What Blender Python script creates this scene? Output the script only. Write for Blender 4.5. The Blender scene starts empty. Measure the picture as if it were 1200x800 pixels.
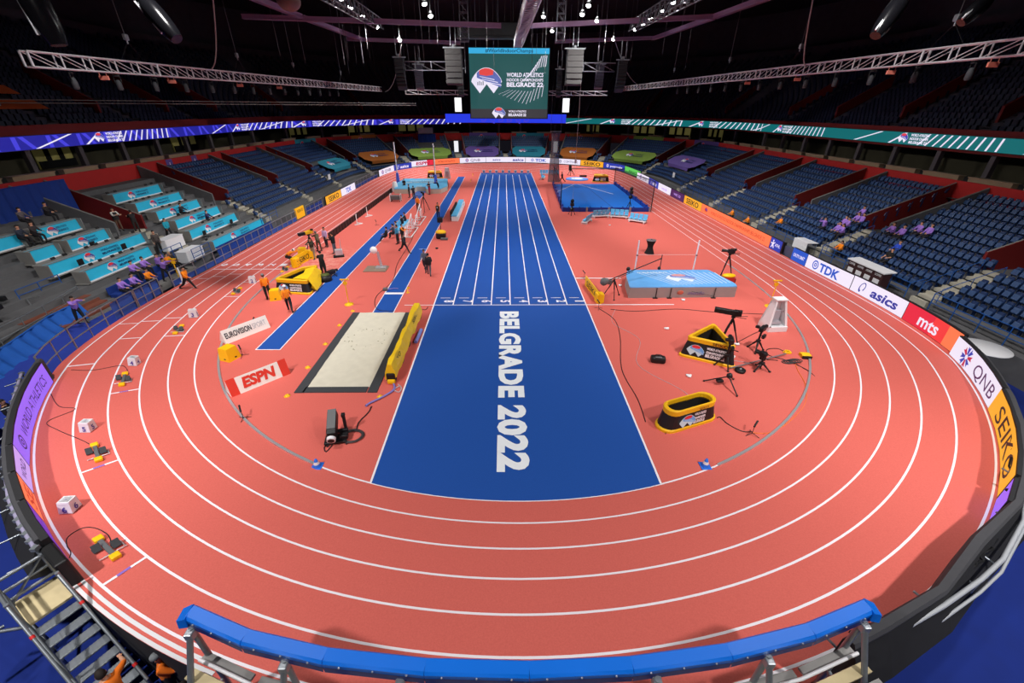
import bpy, bmesh, math, random
from mathutils import Vector, Matrix, Euler
random.seed(7)
C = bpy.context.scene.collection
SC = bpy.context.scene
PI = math.pi
R = math.radians

def lin(c):
    return tuple((x / 12.92 if x <= 0.04045 else ((x + 0.055) / 1.055) ** 2.4) for x in c)

def rgb(r, g, b):
    return lin((r / 255, g / 255, b / 255))

_M = {}
def mat(name, col, rough=0.6, metal=0.0, noise=0.0, scale=8.0, emit=0.0, alpha=1.0, bump=0.0, spec=0.4):
    """procedural principled material; noise > 0 breaks the colour up with an object-space noise"""
    if name in _M:
        return _M[name]
    m = bpy.data.materials.new(name)
    m.use_nodes = True
    nt = m.node_tree
    b = nt.nodes['Principled BSDF']
    b.inputs['Base Color'].default_value = (*col, 1)
    b.inputs['Roughness'].default_value = rough
    b.inputs['Metallic'].default_value = metal
    b.inputs['Specular IOR Level'].default_value = spec
    m.diffuse_color = (*col, 1)
    if noise > 0 or bump > 0:
        tc = nt.nodes.new('ShaderNodeTexCoord')
        nz = nt.nodes.new('ShaderNodeTexNoise')
        nz.inputs['Scale'].default_value = scale
        nz.inputs['Detail'].default_value = 4
        nt.links.new(tc.outputs['Object'], nz.inputs['Vector'])
        if noise > 0:
            cr = nt.nodes.new('ShaderNodeMix')
            cr.data_type = 'RGBA'
            cr.inputs[6].default_value = (*[max(0, x * (1 - noise)) for x in col], 1)
            cr.inputs[7].default_value = (*[min(1, x * (1 + noise)) for x in col], 1)
            nt.links.new(nz.outputs['Fac'], cr.inputs[0])
            nt.links.new(cr.outputs[2], b.inputs['Base Color'])
        if bump > 0:
            bp = nt.nodes.new('ShaderNodeBump')
            bp.inputs['Strength'].default_value = bump
            nt.links.new(nz.outputs['Fac'], bp.inputs['Height'])
            nt.links.new(bp.outputs['Normal'], b.inputs['Normal'])
    if emit > 0:
        b.inputs['Emission Color'].default_value = (*col, 1)
        b.inputs['Emission Strength'].default_value = emit
        b.inputs['Base Color'].default_value = (*[x * .15 for x in col], 1)
    if alpha < 1:
        b.inputs['Alpha'].default_value = alpha
    _M[name] = m
    return m

class MB:
    """collects shapes with a material slot per face, builds ONE mesh object"""
    def __init__(s):
        s.v = []; s.f = []; s.m = []; s.sm = []
        s.cur = 0; s.X = None
    def slot(s, i):
        s.cur = i; return s
    def xf(s, M=None):
        s.X = M; return s
    def add(s, vs, fs, smooth=False):
        o = len(s.v)
        if s.X is not None:
            vs = [tuple(s.X @ Vector(v)) for v in vs]
        s.v += [tuple(v) for v in vs]
        s.f += [tuple(i + o for i in f) for f in fs]
        s.m += [s.cur] * len(fs); s.sm += [smooth] * len(fs)
        return s
    def box(s, c, d, rot=None, bev=0.0):
        x, y, z = d[0] / 2, d[1] / 2, d[2] / 2
        if bev > 0:
            bm = bmesh.new()
            bmesh.ops.create_cube(bm, size=1)
            bmesh.ops.scale(bm, vec=(d[0], d[1], d[2]), verts=bm.verts)
            bmesh.ops.bevel(bm, geom=list(bm.edges), offset=min(bev, min(d) * .45), segments=2, affect='EDGES', profile=.5)
            vs = [v.co.copy() for v in bm.verts]
            for i, v in enumerate(bm.verts): v.index = i
            fs = [tuple(v.index for v in f.verts) for f in bm.faces]
            bm.free()
        else:
            vs = [Vector((a * x, b * y, e * z)) for a in (-1, 1) for b in (-1, 1) for e in (-1, 1)]
            fs = [(0, 1, 3, 2), (4, 6, 7, 5), (0, 4, 5, 1), (2, 3, 7, 6), (0, 2, 6, 4), (1, 5, 7, 3)]
        if rot is not None:
            E_ = Euler(rot).to_matrix() if not isinstance(rot, Matrix) else rot
            vs = [E_ @ v for v in vs]
        return s.add([v + Vector(c) for v in vs], fs)
    def quad(s, a, b, c, d):
        return s.add([a, b, c, d], [(0, 1, 2, 3)])
    def poly(s, pts):
        return s.add(pts, [tuple(range(len(pts)))])
    def bar(s, p, q, r, n=6, r2=None, cap=True, smooth=True):
        p, q = Vector(p), Vector(q)
        d = q - p
        if d.length < 1e-6: return s
        d.normalize()
        u = d.orthogonal().normalized(); w = d.cross(u)
        r2 = r if r2 is None else r2
        vs = []
        for k in range(n):
            a = 2 * PI * (k + .5) / n
            e = u * math.cos(a) + w * math.sin(a)
            vs += [p + e * r, q + e * r2]
        fs = [(2 * k, 2 * ((k + 1) % n), 2 * ((k + 1) % n) + 1, 2 * k + 1) for k in range(n)]
        s.add(vs, fs, smooth and n > 4)
        if cap:
            o = [tuple(2 * k for k in reversed(range(n))), tuple(2 * k + 1 for k in range(n))]
            s.add(vs, o)
        return s
    def tube(s, pts, r, n=6, radii=None, closed=False):
        pts = [Vector(p) for p in pts]
        m = len(pts); vs = []
        u = None
        for i, p in enumerate(pts):
            if closed: t = pts[(i + 1) % m] - pts[i - 1]
            else: t = pts[min(i + 1, m - 1)] - pts[max(i - 1, 0)]
            if t.length < 1e-9: t = Vector((0, 0, 1))
            t.normalize()
            u = t.orthogonal().normalized() if u is None else (u - t * u.dot(t))
            if u.length < 1e-4: u = t.orthogonal()
            u.normalize(); w = t.cross(u)
            rr = radii[i] if radii else r
            for k in range(n):
                a = 2 * PI * k / n
                vs.append(p + (u * math.cos(a) + w * math.sin(a)) * rr)
        fs = []
        for i in range(m if closed else m - 1):
            j = (i + 1) % m
            for k in range(n):
                fs.append((i * n + k, i * n + (k + 1) % n, j * n + (k + 1) % n, j * n + k))
        s.add(vs, fs, n > 4)
        if not closed:
            s.add(vs, [tuple(reversed(range(n))), tuple(range((m - 1) * n, m * n))])
        return s
    def prism(s, out, z0, z1, top=None):
        n = len(out); top = top or out
        vs = [(x, y, z0) for x, y in out] + [(x, y, z1) for x, y in top]
        fs = [(i, (i + 1) % n, n + (i + 1) % n, n + i) for i in range(n)]
        fs += [tuple(reversed(range(n))), tuple(range(n, 2 * n))]
        return s.add(vs, fs)
    def loft(s, rings, smooth=True, cap=True):
        n = len(rings[0]); vs = [v for r in rings for v in r]
        fs = [(i * n + k, i * n + (k + 1) % n, (i + 1) * n + (k + 1) % n, (i + 1) * n + k)
              for i in range(len(rings) - 1) for k in range(n)]
        s.add(vs, fs, smooth)
        if cap: s.add(vs, [tuple(reversed(range(n))), tuple(range(len(vs) - n, len(vs)))])
        return s
    def lathe(s, prof, c=(0, 0, 0), n=20, smooth=True):
        c = Vector(c)
        return s.loft([[c + Vector((r * math.cos(2 * PI * k / n), r * math.sin(2 * PI * k / n), z)) for k in range(n)]
                       for r, z in prof], smooth)
    def ball(s, c, r, n=10, m=7, sc=(1, 1, 1), rot=None):
        c = Vector(c); vs = []; Q = Euler(rot).to_matrix() if rot is not None else None
        for i in range(m + 1):
            t = PI * i / m
            for k in range(n):
                a = 2 * PI * k / n
                e = Vector((math.sin(t) * math.cos(a) * r * sc[0], math.sin(t) * math.sin(a) * r * sc[1], math.cos(t) * r * sc[2]))
                if Q is not None: e = Q @ e
                vs.append(c + e)
        fs = [(i * n + k, (i + 1) * n + k, (i + 1) * n + (k + 1) % n, i * n + (k + 1) % n) for i in range(m) for k in range(n)]
        return s.add(vs, fs, True)
    def disc(s, c, r, n=24, sx=1, sy=1):
        c = Vector(c)
        return s.add([c + Vector((r * sx * math.cos(2 * PI * k / n), r * sy * math.sin(2 * PI * k / n), 0)) for k in range(n)], [tuple(range(n))])
    def text(s, t, M, h, bold=0.0, w=None, align='C', sp=1.0, italic=0.0, ext=0.004, taper=None):
        """flat lettering of cap height h, laid in the local xy plane of matrix M"""
        vs, fs, (x0, x1, y0, y1) = glyphs(t, bold, sp, italic)
        k = h / 0.72
        kx = k if w is None else w / max(1e-6, (x1 - x0))
        ox = {'C': -(x0 + x1) / 2, 'L': -x0, 'R': -x1}[align]
        out = [M @ Vector(((x + ox) * kx, y * k, ext)) for x, y in vs]
        old = s.X; s.X = None
        s.add(out, fs); s.X = old
        return s
    def mesh(s, name, mats):
        me = bpy.data.meshes.new(name)
        me.from_pydata(s.v, [], s.f)
        for m in (mats if isinstance(mats, (list, tuple)) else [mats]):
            me.materials.append(m)
        me.polygons.foreach_set('material_index', s.m)
        me.polygons.foreach_set('use_smooth', s.sm)
        me.update()
        return me
    def build(s, name, mats, parent=None, loc=None, rot=None):
        o = bpy.data.objects.new(name, s.mesh(name, mats))
        C.objects.link(o)
        if parent is not None: o.parent = parent
        if loc is not None: o.location = loc
        if rot is not None: o.rotation_euler = rot
        return o

_G = {}
def glyphs(t, bold=0.0, sp=1.0, italic=0.0):
    key = (t, bold, sp, italic)
    if key in _G: return _G[key]
    cu = bpy.data.curves.new('lettering', 'FONT')
    cu.body = t; cu.size = 1; cu.offset = bold; cu.space_character = sp; cu.shear = italic
    cu.resolution_u = 3; cu.fill_mode = 'FRONT' if False else 'BOTH'
    ob = bpy.data.objects.new('lettering_source', cu)
    C.objects.link(ob)
    bpy.context.view_layer.update()
    dg = bpy.context.evaluated_depsgraph_get()
    me = bpy.data.meshes.new_from_object(ob.evaluated_get(dg))
    vs = [(v.co.x, v.co.y) for v in me.vertices]
    fs = [tuple(p.vertices) for p in me.polygons if p.normal.z > 0 or True]
    bpy.data.objects.remove(ob); bpy.data.curves.remove(cu); bpy.data.meshes.remove(me)
    if not vs: vs = [(0, 0)]; fs = []
    r = (vs, fs, (min(v[0] for v in vs), max(v[0] for v in vs), min(v[1] for v in vs), max(v[1] for v in vs)))
    _G[key] = r
    return r

def tag(o, label, cat, group=None, kind=None):
    o['label'] = label; o['category'] = cat
    if group: o['group'] = group
    if kind: o['kind'] = kind
    return o

def thing(name, label, cat, loc=(0, 0, 0), rz=0.0, group=None, rot=None):
    o = bpy.data.objects.new(name, None)
    o.empty_display_size = .2
    C.objects.link(o)
    o.location = loc
    o.rotation_euler = rot if rot is not None else (0, 0, rz)
    return tag(o, label, cat, group)

def struct(name, mb, mats, parent=None):
    q = name.split('_')
    if q[0] in ('wall', 'floor') and len(q) > 1: name = '_'.join(q[1:] + q[:1])
    o = mb.build(name, mats, parent)
    if parent is None: o['kind'] = 'structure'
    return o

def copy_tree(o, label=None, loc=None, rz=None, parent=None):
    c = o.copy(); C.objects.link(c)
    if parent is not None: c.parent = parent
    if label: c['label'] = label
    if loc is not None: c.location = loc
    if rz is not None: c.rotation_euler = (0, 0, rz)
    for ch in list(o.children): copy_tree(ch, parent=c)
    return c

def frame(o, x, y):
    """matrix with origin o, x axis x, y axis y"""
    x = Vector(x).normalized(); y = Vector(y); y = (y - x * y.dot(x)).normalized(); z = x.cross(y)
    return Matrix(((x.x, y.x, z.x, o[0]), (x.y, y.y, z.y, o[1]), (x.z, y.z, z.z, o[2]), (0, 0, 0, 1)))

# ------------------------------------------------------------------ camera, light, world
cam = bpy.data.cameras.new('camera')
cam.sensor_width = 36; cam.sensor_fit = 'HORIZONTAL'
cam.lens = 36 * 491.4755 / 1200
cam.clip_end = 600; cam.clip_start = .1
co = bpy.data.objects.new('camera', cam); C.objects.link(co)
co.matrix_world = Matrix.Translation((-.3538, 0, 11.0227)) @ Matrix.Rotation(-.0195233, 4, 'Z') @ Matrix.Rotation(PI / 2 - .5075750, 4, 'X') @ Matrix.Rotation(.0055530, 4, 'Z')
SC.camera = co
SC.view_settings.view_transform = 'Standard'
SC.view_settings.look = 'None'
SC.view_settings.gamma = 1
SC.view_settings.use_curve_mapping = False
SC.view_settings.exposure = 0.0
w = bpy.data.worlds.new('arena_air'); SC.world = w; w.use_nodes = True
w.node_tree.nodes['Background'].inputs[0].default_value = (.30, .28, .42, 1)
w.node_tree.nodes['Background'].inputs[1].default_value = .02

def spot(loc, target, power, size=70, blend=.6, radius=.45, col=(1, .97, .95)):
    l = bpy.data.lights.new('arena_spot', 'SPOT')
    l.energy = power; l.spot_size = R(size); l.spot_blend = blend; l.shadow_soft_size = radius; l.color = col
    o = bpy.data.objects.new('arena_spot', l); C.objects.link(o)
    o.location = loc
    d = Vector(target) - Vector(loc)
    o.rotation_euler = d.to_track_quat('-Z', 'Y').to_euler()
    return o

# ------------------------------------------------------------------ materials
WHITE = mat('white_plastic', rgb(225, 225, 228), .45)
WPAINT = mat('white_line_paint', rgb(238, 232, 238), .6)
BLACK = mat('black_plastic', rgb(18, 18, 20), .5)
BLACKC = mat('black_cloth', rgb(22, 22, 26), .9, noise=.3, scale=6)
DGREY = mat('dark_grey_rubber', rgb(58, 60, 64), .8, noise=.15, scale=20)
GREY = mat('grey_metal', rgb(150, 155, 160), .4, .6, noise=.1, scale=5)
STEEL = mat('galvanised_steel', rgb(140, 146, 152), .4, .6, noise=.15, scale=9)
ALU = mat('aluminium', rgb(205, 205, 210), .35, .6)
TRUSSM = mat('truss_aluminium', rgb(200, 198, 202), .35, .35)
YEL = mat('yellow_plastic', rgb(245, 190, 15), .45)
YELT = mat('yellow_tarpaulin', rgb(246, 200, 30), .4, noise=.12, scale=3)
YSKIN = mat('yellow_foam', rgb(236, 180, 20), .5)
ORANGE = mat('orange_cloth', rgb(250, 135, 20), .8, noise=.12, scale=9)
PURPLEC = mat('purple_cloth', rgb(150, 110, 205), .8, noise=.12, scale=9)
RED = mat('red_paint', rgb(200, 30, 30), .6)
CYAN = mat('cyan_cloth', rgb(38, 178, 216), .75, noise=.06, scale=3)
NAVY = mat('navy_text', rgb(25, 35, 90), .6)
SEATB = mat('seat_navy_plastic', rgb(22, 44, 84), .4, noise=.12, scale=5)
SEATT = mat('seat_pad_highlight', rgb(52, 76, 116), .35, noise=.12, scale=5)  # paler than the shell: highlights on the seat tops put into the colour
LBLUE = mat('light_blue_plastic', rgb(95, 180, 225), .45)
PADB = mat('blue_vinyl', rgb(6, 112, 226), .4, noise=.05, scale=2, spec=.4)
PADD = mat('dark_blue_vinyl', rgb(14, 34, 120), .4)
BCARP = mat('blue_carpet', rgb(7, 34, 112), .95, noise=.18, scale=1.5)
BDRAPE = mat('blue_drape', rgb(22, 84, 168), .85, noise=.12, scale=2)
BDRAPED = mat('navy_drape', rgb(14, 50, 130), .85, noise=.12, scale=2)
CONC = mat('concrete', rgb(128, 126, 122), .9, noise=.18, scale=2)
CONCD = mat('dark_concrete', rgb(92, 92, 94), .9, noise=.2, scale=2)
PLY = mat('plywood', rgb(196, 180, 140), .8, noise=.18, scale=3)
REDW = mat('red_wall_paint', rgb(168, 26, 24), .7, noise=.1, scale=2)
MAROON = mat('maroon_paint', rgb(108, 19, 19), .7, noise=.1, scale=2)
BRAIL = mat('blue_rail_paint', rgb(28, 80, 150), .5)
DARK = mat('void_black', rgb(8, 8, 10), .95)
SKIN = mat('skin', rgb(205, 150, 120), .6)
HAIR = mat('hair_dark', rgb(35, 26, 22), .8)
HAIRG = mat('hair_grey', rgb(120, 118, 115), .8)
BROWNP = mat('brown_floor', rgb(120, 66, 50), .85, noise=.15, scale=3)
# ------------------------------------------------------------------ the oval: 200 m banked track
ST = 32.6                     # straight length
RB, AC = 16.99812, 19.17108   # bend radius, length of constant curvature per half bend
XC, YA = .2796, 9.2721
BL = PI * RB - AC
DSS = .02
_cx = [0.0]; _cy = [0.0]; _ct = [(1, 0)]; _ck = [1.0]
ph = 0; px_ = py_ = 0; n_ = int(BL / DSS)
for i in range(n_):
    s_ = (i + .5) * DSS
    k_ = 1.0 if s_ < AC else max(0, (BL - s_) / (BL - AC))
    ph2 = ph + k_ / RB * DSS
    m_ = (ph + ph2) / 2
    px_ += math.cos(m_) * DSS; py_ += math.sin(m_) * DSS; ph = ph2
    _cx.append(px_); _cy.append(py_); _ct.append((math.cos(ph), math.sin(ph))); _ck.append(k_)
XE, YE = px_, py_
YF = YA + 2 * YE + ST
HALF = 2 * BL + ST
def bank(d, k):
    return (.17052 * d - .00554 * d * d) * k ** 2.127 if d > 0 else 0.0
def trk(s, d, dz=0.0):
    """point on the track: s metres from the near apex (right positive), d metres outward from the kerb"""
    sg = 1 if s >= 0 else -1; a = abs(s)
    if a < BL:
        i = min(int(a / DSS), n_); f = i
        P = (_cx[i], _cy[i]); N = (_ct[i][1], -_ct[i][0]); k = _ck[i]
    elif a < BL + ST:
        P = (XE, YE + a - BL); N = (1, 0); k = 0
    else:
        i = max(0, min(int((HALF - a) / DSS), n_))
        P = (_cx[i], YF - YA - _cy[i]); N = (_ct[i][1], _ct[i][0]); k = _ck[i]
    return Vector((XC + sg * (P[0] + N[0] * d), YA + P[1] + N[1] * d, bank(d, k) + dz))
def tnorm(s):
    a = trk(s, 0); b = trk(s, 1); v = b - a; v.z = 0
    return v.normalized()
def span(s0, s1, st=.5):
    n = max(1, int(abs(s1 - s0) / st + .5))
    return [s0 + (s1 - s0) * i / n for i in range(n + 1)]
LOOP = span(-HALF, HALF, .4)
def strip(mb, ss, d0, d1, dz):
    vs = []
    for s in ss: vs += [trk(s, d0, dz), trk(s, d1, dz)]
    mb.add(vs, [(2 * i, 2 * i + 1, 2 * i + 3, 2 * i + 2) for i in range(len(ss) - 1)], True)

def track_mat():
    m = bpy.data.materials.new('red_track_rubber'); m.use_nodes = True
    nt = m.node_tree; b = nt.nodes['Principled BSDF']
    b.inputs['Roughness'].default_value = .75; b.inputs['Specular IOR Level'].default_value = .25
    tc = nt.nodes.new('ShaderNodeTexCoord')
    n1 = nt.nodes.new('ShaderNodeTexNoise'); n1.inputs['Scale'].default_value = 26; n1.inputs['Detail'].default_value = 6
    n2 = nt.nodes.new('ShaderNodeTexNoise'); n2.inputs['Scale'].default_value = .25; n2.inputs['Detail'].default_value = 3
    nt.links.new(tc.outputs['Object'], n1.inputs['Vector']); nt.links.new(tc.outputs['Object'], n2.inputs['Vector'])
    c1 = nt.nodes.new('ShaderNodeMix'); c1.data_type = 'RGBA'
    c1.inputs[6].default_value = (*rgb(196, 88, 79), 1); c1.inputs[7].default_value = (*rgb(220, 110, 99), 1)
    nt.links.new(n1.outputs['Fac'], c1.inputs[0])
    c2 = nt.nodes.new('ShaderNodeMix'); c2.data_type = 'RGBA'; c2.blend_type = 'MULTIPLY'
    c2.inputs[0].default_value = .35
    nt.links.new(c1.outputs[2], c2.inputs[6]); nt.links.new(n2.outputs['Color'], c2.inputs[7])
    nt.links.new(c1.outputs[2], b.inputs['Base Color'])
    return m
TRK = track_mat()
def dusty():
    """the same rubber with spilled sand round the jumping pit"""
    m = TRK.copy(); m.name = 'red_rubber_with_sand'
    nt = m.node_tree; b = nt.nodes['Principled BSDF']
    src = b.inputs['Base Color'].links[0].from_socket
    tc = nt.nodes.new('ShaderNodeTexCoord')
    mp = nt.nodes.new('ShaderNodeMapping'); mp.inputs['Location'].default_value = (2.0, -3.0, 0); mp.inputs['Scale'].default_value = (.24, .19, .2)
    nt.links.new(tc.outputs['Object'], mp.inputs['Vector'])
    ln = nt.nodes.new('ShaderNodeVectorMath'); ln.operation = 'LENGTH'; nt.links.new(mp.outputs[0], ln.inputs[0])
    rp = nt.nodes.new('ShaderNodeMapRange'); rp.inputs[1].default_value = .45; rp.inputs[2].default_value = 1.05; rp.inputs[3].default_value = .6; rp.inputs[4].default_value = 0
    nt.links.new(ln.outputs['Value'], rp.inputs[0])
    nz = nt.nodes.new('ShaderNodeTexNoise'); nz.inputs['Scale'].default_value = 2.2; nz.inputs['Detail'].default_value = 7; nz.inputs['Roughness'].default_value = .7
    nt.links.new(tc.outputs['Object'], nz.inputs['Vector'])
    r2 = nt.nodes.new('ShaderNodeMapRange'); r2.inputs[1].default_value = .42; r2.inputs[2].default_value = .75
    nt.links.new(nz.outputs['Fac'], r2.inputs[0])
    mu = nt.nodes.new('ShaderNodeMath'); mu.operation = 'MULTIPLY'; nt.links.new(rp.outputs[0], mu.inputs[0]); nt.links.new(r2.outputs[0], mu.inputs[1])
    mx = nt.nodes.new('ShaderNodeMix'); mx.data_type = 'RGBA'; mx.inputs[7].default_value = (*rgb(232, 200, 185), 1)
    nt.links.new(mu.outputs[0], mx.inputs[0]); nt.links.new(src, mx.inputs[6]); nt.links.new(mx.outputs[2], b.inputs['Base Color'])
    return m
BLUET = mat('blue_track_rubber', rgb(26, 76, 158), .7, noise=.14, scale=24, spec=.25)

mb = MB()   # infield
pts = [trk(s, 0) for s in LOOP[:-1]]
ce = Vector((XC, (YA + YF) / 2, 0))
# fan in y-slices: strips between the left and the right kerb
rs = [s for s in LOOP if s >= 0]
vs = []
for s in rs: vs += [trk(-s, 0), trk(s, 0)]
mb.add(vs, [(2 * i, 2 * i + 1, 2 * i + 3, 2 * i + 2) for i in range(len(rs) - 1)])
floor = struct('floor', mb, dusty())
# dusty() reads object space: put the material origin near the pit by moving the mesh data
floor.data.transform(Matrix.Translation((7.8, -17.0, 0))); floor.location = (-7.8, 17.0, 0)

mb = MB()
DD = [0, .4, .8, 1.4, 2.0, 2.6, 3.2, 3.8, 4.4, 5.0, 5.6, 5.98]
vs = []
for s in LOOP:
    for d in DD: vs.append(trk(s, d))
nd = len(DD)
mb.add(vs, [(i * nd + j, i * nd + j + 1, (i + 1) * nd + j + 1, (i + 1) * nd + j) for i in range(len(LOOP) - 1) for j in range(nd - 1)], True)
track = struct('floor_track', mb, TRK)
LW = .93908
mb = MB()
for k in range(0, 7):
    hw = .03
    strip(mb, LOOP, k * LW - hw, k * LW + hw, .006)
lines = mb.build('lane_lines', WPAINT, track)
# the platform the track stands on: black skirt down to the arena floor
mb = MB()
vs = []
for s in LOOP:
    p = trk(s, 5.98); vs += [p, Vector((p.x, p.y, -1.3))]
mb.add(vs, [(2 * i, 2 * i + 1, 2 * i + 3, 2 * i + 2) for i in range(len(LOOP) - 1)])
struct('trim_1', mb, BLACKC)

# ---- blue running surfaces and their markings (children of the infield floor: painted on it)
def onfloor(name, mb, m):
    o = mb.build(name, m, floor)
    o.matrix_parent_inverse = Matrix.Translation((7.8, -17.0, 0))
    return o
def kerb_y(x):
    best = min((abs(trk(s, 0).x - x), trk(s, 0).y) for s in span(-9, 9, .1))
    return best[1]
X0, X1 = -4.88, 4.88
mb = MB()
xs = [X0 + (X1 - X0) * i / 24 for i in range(25)]
vs = []
for x in xs: vs += [(x, kerb_y(x), .008), (x, 87.4, .008)]
mb.add(vs, [(2 * i, 2 * i + 2, 2 * i + 3, 2 * i + 1) for i in range(24)])
onfloor('sprint_straight', mb, BLUET)
FY = 24.6126; SY = FY + 60
mb = MB()
def fl(x0, y0, x1, y1, z=.014): mb.quad((x0, y0, z), (x1, y0, z), (x1, y1, z), (x0, y1, z))
for i in range(9):
    x = X0 + 1.22 * i
    fl(x - .035, kerb_y(x) if i in (0, 8) else FY, x + .035, 87.4 if i in (0, 8) else SY)
fl(-6.75, FY - .035, X1, FY + .035); fl(X0, SY - .03, X1, SY + .03)
fl(4.88, FY - .05, 10.57, FY + .05); fl(4.9, 29.36, 8.3, 29.5)
for i in range(8):
    cx = X0 + 1.22 * (7 - i) + .61
    fl(cx - .33, 25.73, cx + .33, 25.79)
    mb.text('%d' % (i + 1), frame((cx, 25.2, .012), (0, -1, 0), (1, 0, 0)), .62, bold=.03, w=.34 if i else .16)
onfloor('sprint_markings', mb, WPAINT)
mb = MB()
M = frame((-.58, 23.62, .012), (0, -1, 0), (1, 0, 0))
mb.text('BELGRADE 2022', M, 1.06, bold=.052, w=13.12, align='L', sp=1.06)
onfloor('venue_lettering', mb, mat('white_lettering_paint', rgb(232, 236, 240), .6, noise=.06, scale=3))

# pole vault and long jump runways
def runway(name, xa, ya, xb, yb, wd, ends=(1, 1)):
    a, b = Vector((xa, ya, 0)), Vector((xb, yb, 0)); t = (b - a).normalized(); n = Vector((t.y, -t.x, 0))
    mb = MB(); mb.quad(*[p + Vector((0, 0, .007)) for p in (a - n * wd / 2, a + n * wd / 2, b + n * wd / 2, b - n * wd / 2)])
    onfloor(name, mb, BLUET)
    mb = MB(); z = Vector((0, 0, .012))
    for sg in (-1, 1):
        e = n * (wd / 2) * sg; h = n * .05 * sg
        mb.quad(*[p + z for p in (a + e, a + e + h, b + e + h, b + e)][::sg])
    if ends[0]: mb.quad(a - n * (wd / 2 + .05) - t * .06 + z, a + n * (wd / 2 + .05) - t * .06 + z, a + n * (wd / 2 + .05) + z, a - n * (wd / 2 + .05) + z)
    return mb, n, t
mb, n, t = runway('vault_runway', -12.66, 19.06, -12.62, 63.0, 1.2)
onfloor('vault_runway_lines', mb, WPAINT)
mb, n, t = runway('jump_runway', -7.83, 23.5, -8.15, 81.9, 1.22, (0, 0))
mb.quad((-8.44, 26.40, .016), (-7.22, 26.40, .016), (-7.22, 26.72, .016), (-8.44, 26.72, .016))
mb.quad((-7.95, 36.72, .016), (-7.3, 36.72, .016), (-7.3, 36.8, .016), (-7.95, 36.8, .016))
onfloor('jump_runway_lines', mb, WPAINT)
# track cross marks: staggered start lines in the left bend and the finish line with lane numbers
mb = MB()
def cross(s, d0, d1, hw=.03, dz=.012):
    mb.add([trk(s - hw, d0, dz), trk(s - hw, d1, dz), trk(s + hw, d1, dz), trk(s + hw, d0, dz)], [(0, 1, 2, 3)])
for ds in (): pass
for k, s in ((6, -8.2), (5, -12.25), (4, -16.4), (3, -21.2), (2, -26.6)):
    cross(s, (k - 1) * LW, k * LW)
for k, s in ((6, -18.9), (5, -21.2), (6, -23.0), (5, -23.2), (4, -23.5), (2, -29.2), (6, -30.0), (5, -30.4), (4, -30.9)):
    cross(s, (k - 1) * LW, k * LW)
cross(-32.0, 0, 6 * LW, .05)
for k in range(1, 7):
    p = trk(-33.0, (k - .5) * LW, .012)
    mb.text('%d' % k, frame(p, (0, 1, 0), (-1, 0, 0)), .5, bold=.03, w=.55)
o = mb.build('stagger_marks', WPAINT, track)
mb = MB()
for k, s in ((6, -8.2), (5, -12.25), (4, -16.4)):
    a = (k - .62) * LW; b = (k - .32) * LW
    mb.add([trk(s - .03, a, .015), trk(s - .03, b, .015), trk(s + .03, b, .015), trk(s + .03, a, .015)], [(0, 1, 2, 3)])
mb.build('stagger_colour', mat('violet_line_paint', rgb(140, 105, 190), .6), track)
# raised kerb rails
def kerb(s0, s1, label):
    mb = MB(); ss = span(s0, s1, .4)
    pr = ((-.05, 0), (-.045, .05), (.045, .05), (.05, 0))
    vs = [trk(s, d, 0) + Vector((0, 0, z + .006)) for s in ss for d, z in pr]
    mb.add(vs, [(i * 4 + j, i * 4 + j + 1, i * 4 + 4 + j + 1, i * 4 + 4 + j) for i in range(len(ss) - 1) for j in range(3)])
    mb.add([vs[0], vs[1], vs[2], vs[3]], [(0, 1, 2, 3)]); mb.add(vs[-4:], [(3, 2, 1, 0)])
    tag(mb.build('kerb_rail', ALU), label, 'kerb')
kerb(-34, -7.45, 'low silver kerb rail along the inside of the left bend')
kerb(7.1, 33, 'low silver kerb rail along the inside of the right bend')
# ------------------------------------------------------------------ the bowl
# plan: a rounded rectangle; t runs from the right near end round the far end to the left near end
YB, YC, RC, XC2, TE = 6.0, 75.0, 22.0, 4.3, 0
LA = YC - YB; LB = RC * PI / 2; LC = 2 * XC2
TT = 2 * LA + 2 * LB + LC
def ring(t, o=0.0, z=0.0):
    r = RC + o
    if t < LA: return Vector((XC2 + r, YB + t, z))
    t -= LA
    if t < LB: a = t / RC; return Vector((XC2 + r * math.cos(a), YC + r * math.sin(a), z))
    t -= LB
    if t < LC: return Vector((XC2 - t, YC + r, z))
    t -= LC
    if t < LB: a = PI / 2 + t / RC; return Vector((-XC2 + r * math.cos(a), YC + r * math.sin(a), z))
    t -= LB
    return Vector((-XC2 - r, YC - t, z))
def rdir(t):
    v = ring(t, 1) - ring(t, 0)
    return v.normalized()
def tspan(t0, t1, st=1.5):
    n = max(1, int(abs(t1 - t0) / st + .5))
    return [t0 + (t1 - t0) * i / n for i in range(n + 1)]
def rstrip(mb, ts, a, b, flip=False):
    """a, b = (offset, height)"""
    vs = []
    for t in ts: vs += [ring(t, *a), ring(t, *b)]
    mb.add(vs, [(2 * i, 2 * i + 1, 2 * i + 3, 2 * i + 2) for i in range(len(ts) - 1)])
TR = lambda y: y - YB                 # right side: y -> t
TL = lambda y: TT - (y - YB)          # left side
NR, TREAD, RISE, Z0 = 12, .85, .38, .5
# aisles / vomitories every ~10.3 m
AR = [24.3, 34.6, 44.4, 55.0, 66.5]
AISLES = [TR(y) for y in AR] + [76.6, 88.7, 98.4, 107.9, 117.4, 127.9, 138.6] + [TL(y) for y in (70, 58.5, 47.0, 34.6)]
VW, AW, VROW = 1.35, .62, 5
NOSEAT = [(119.7, 123.7, 6)]
def in_aisle(t): return any(abs(t - a) < AW for a in AISLES)
def in_vom(t): return any(abs(t - a) < VW for a in AISLES)
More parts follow.
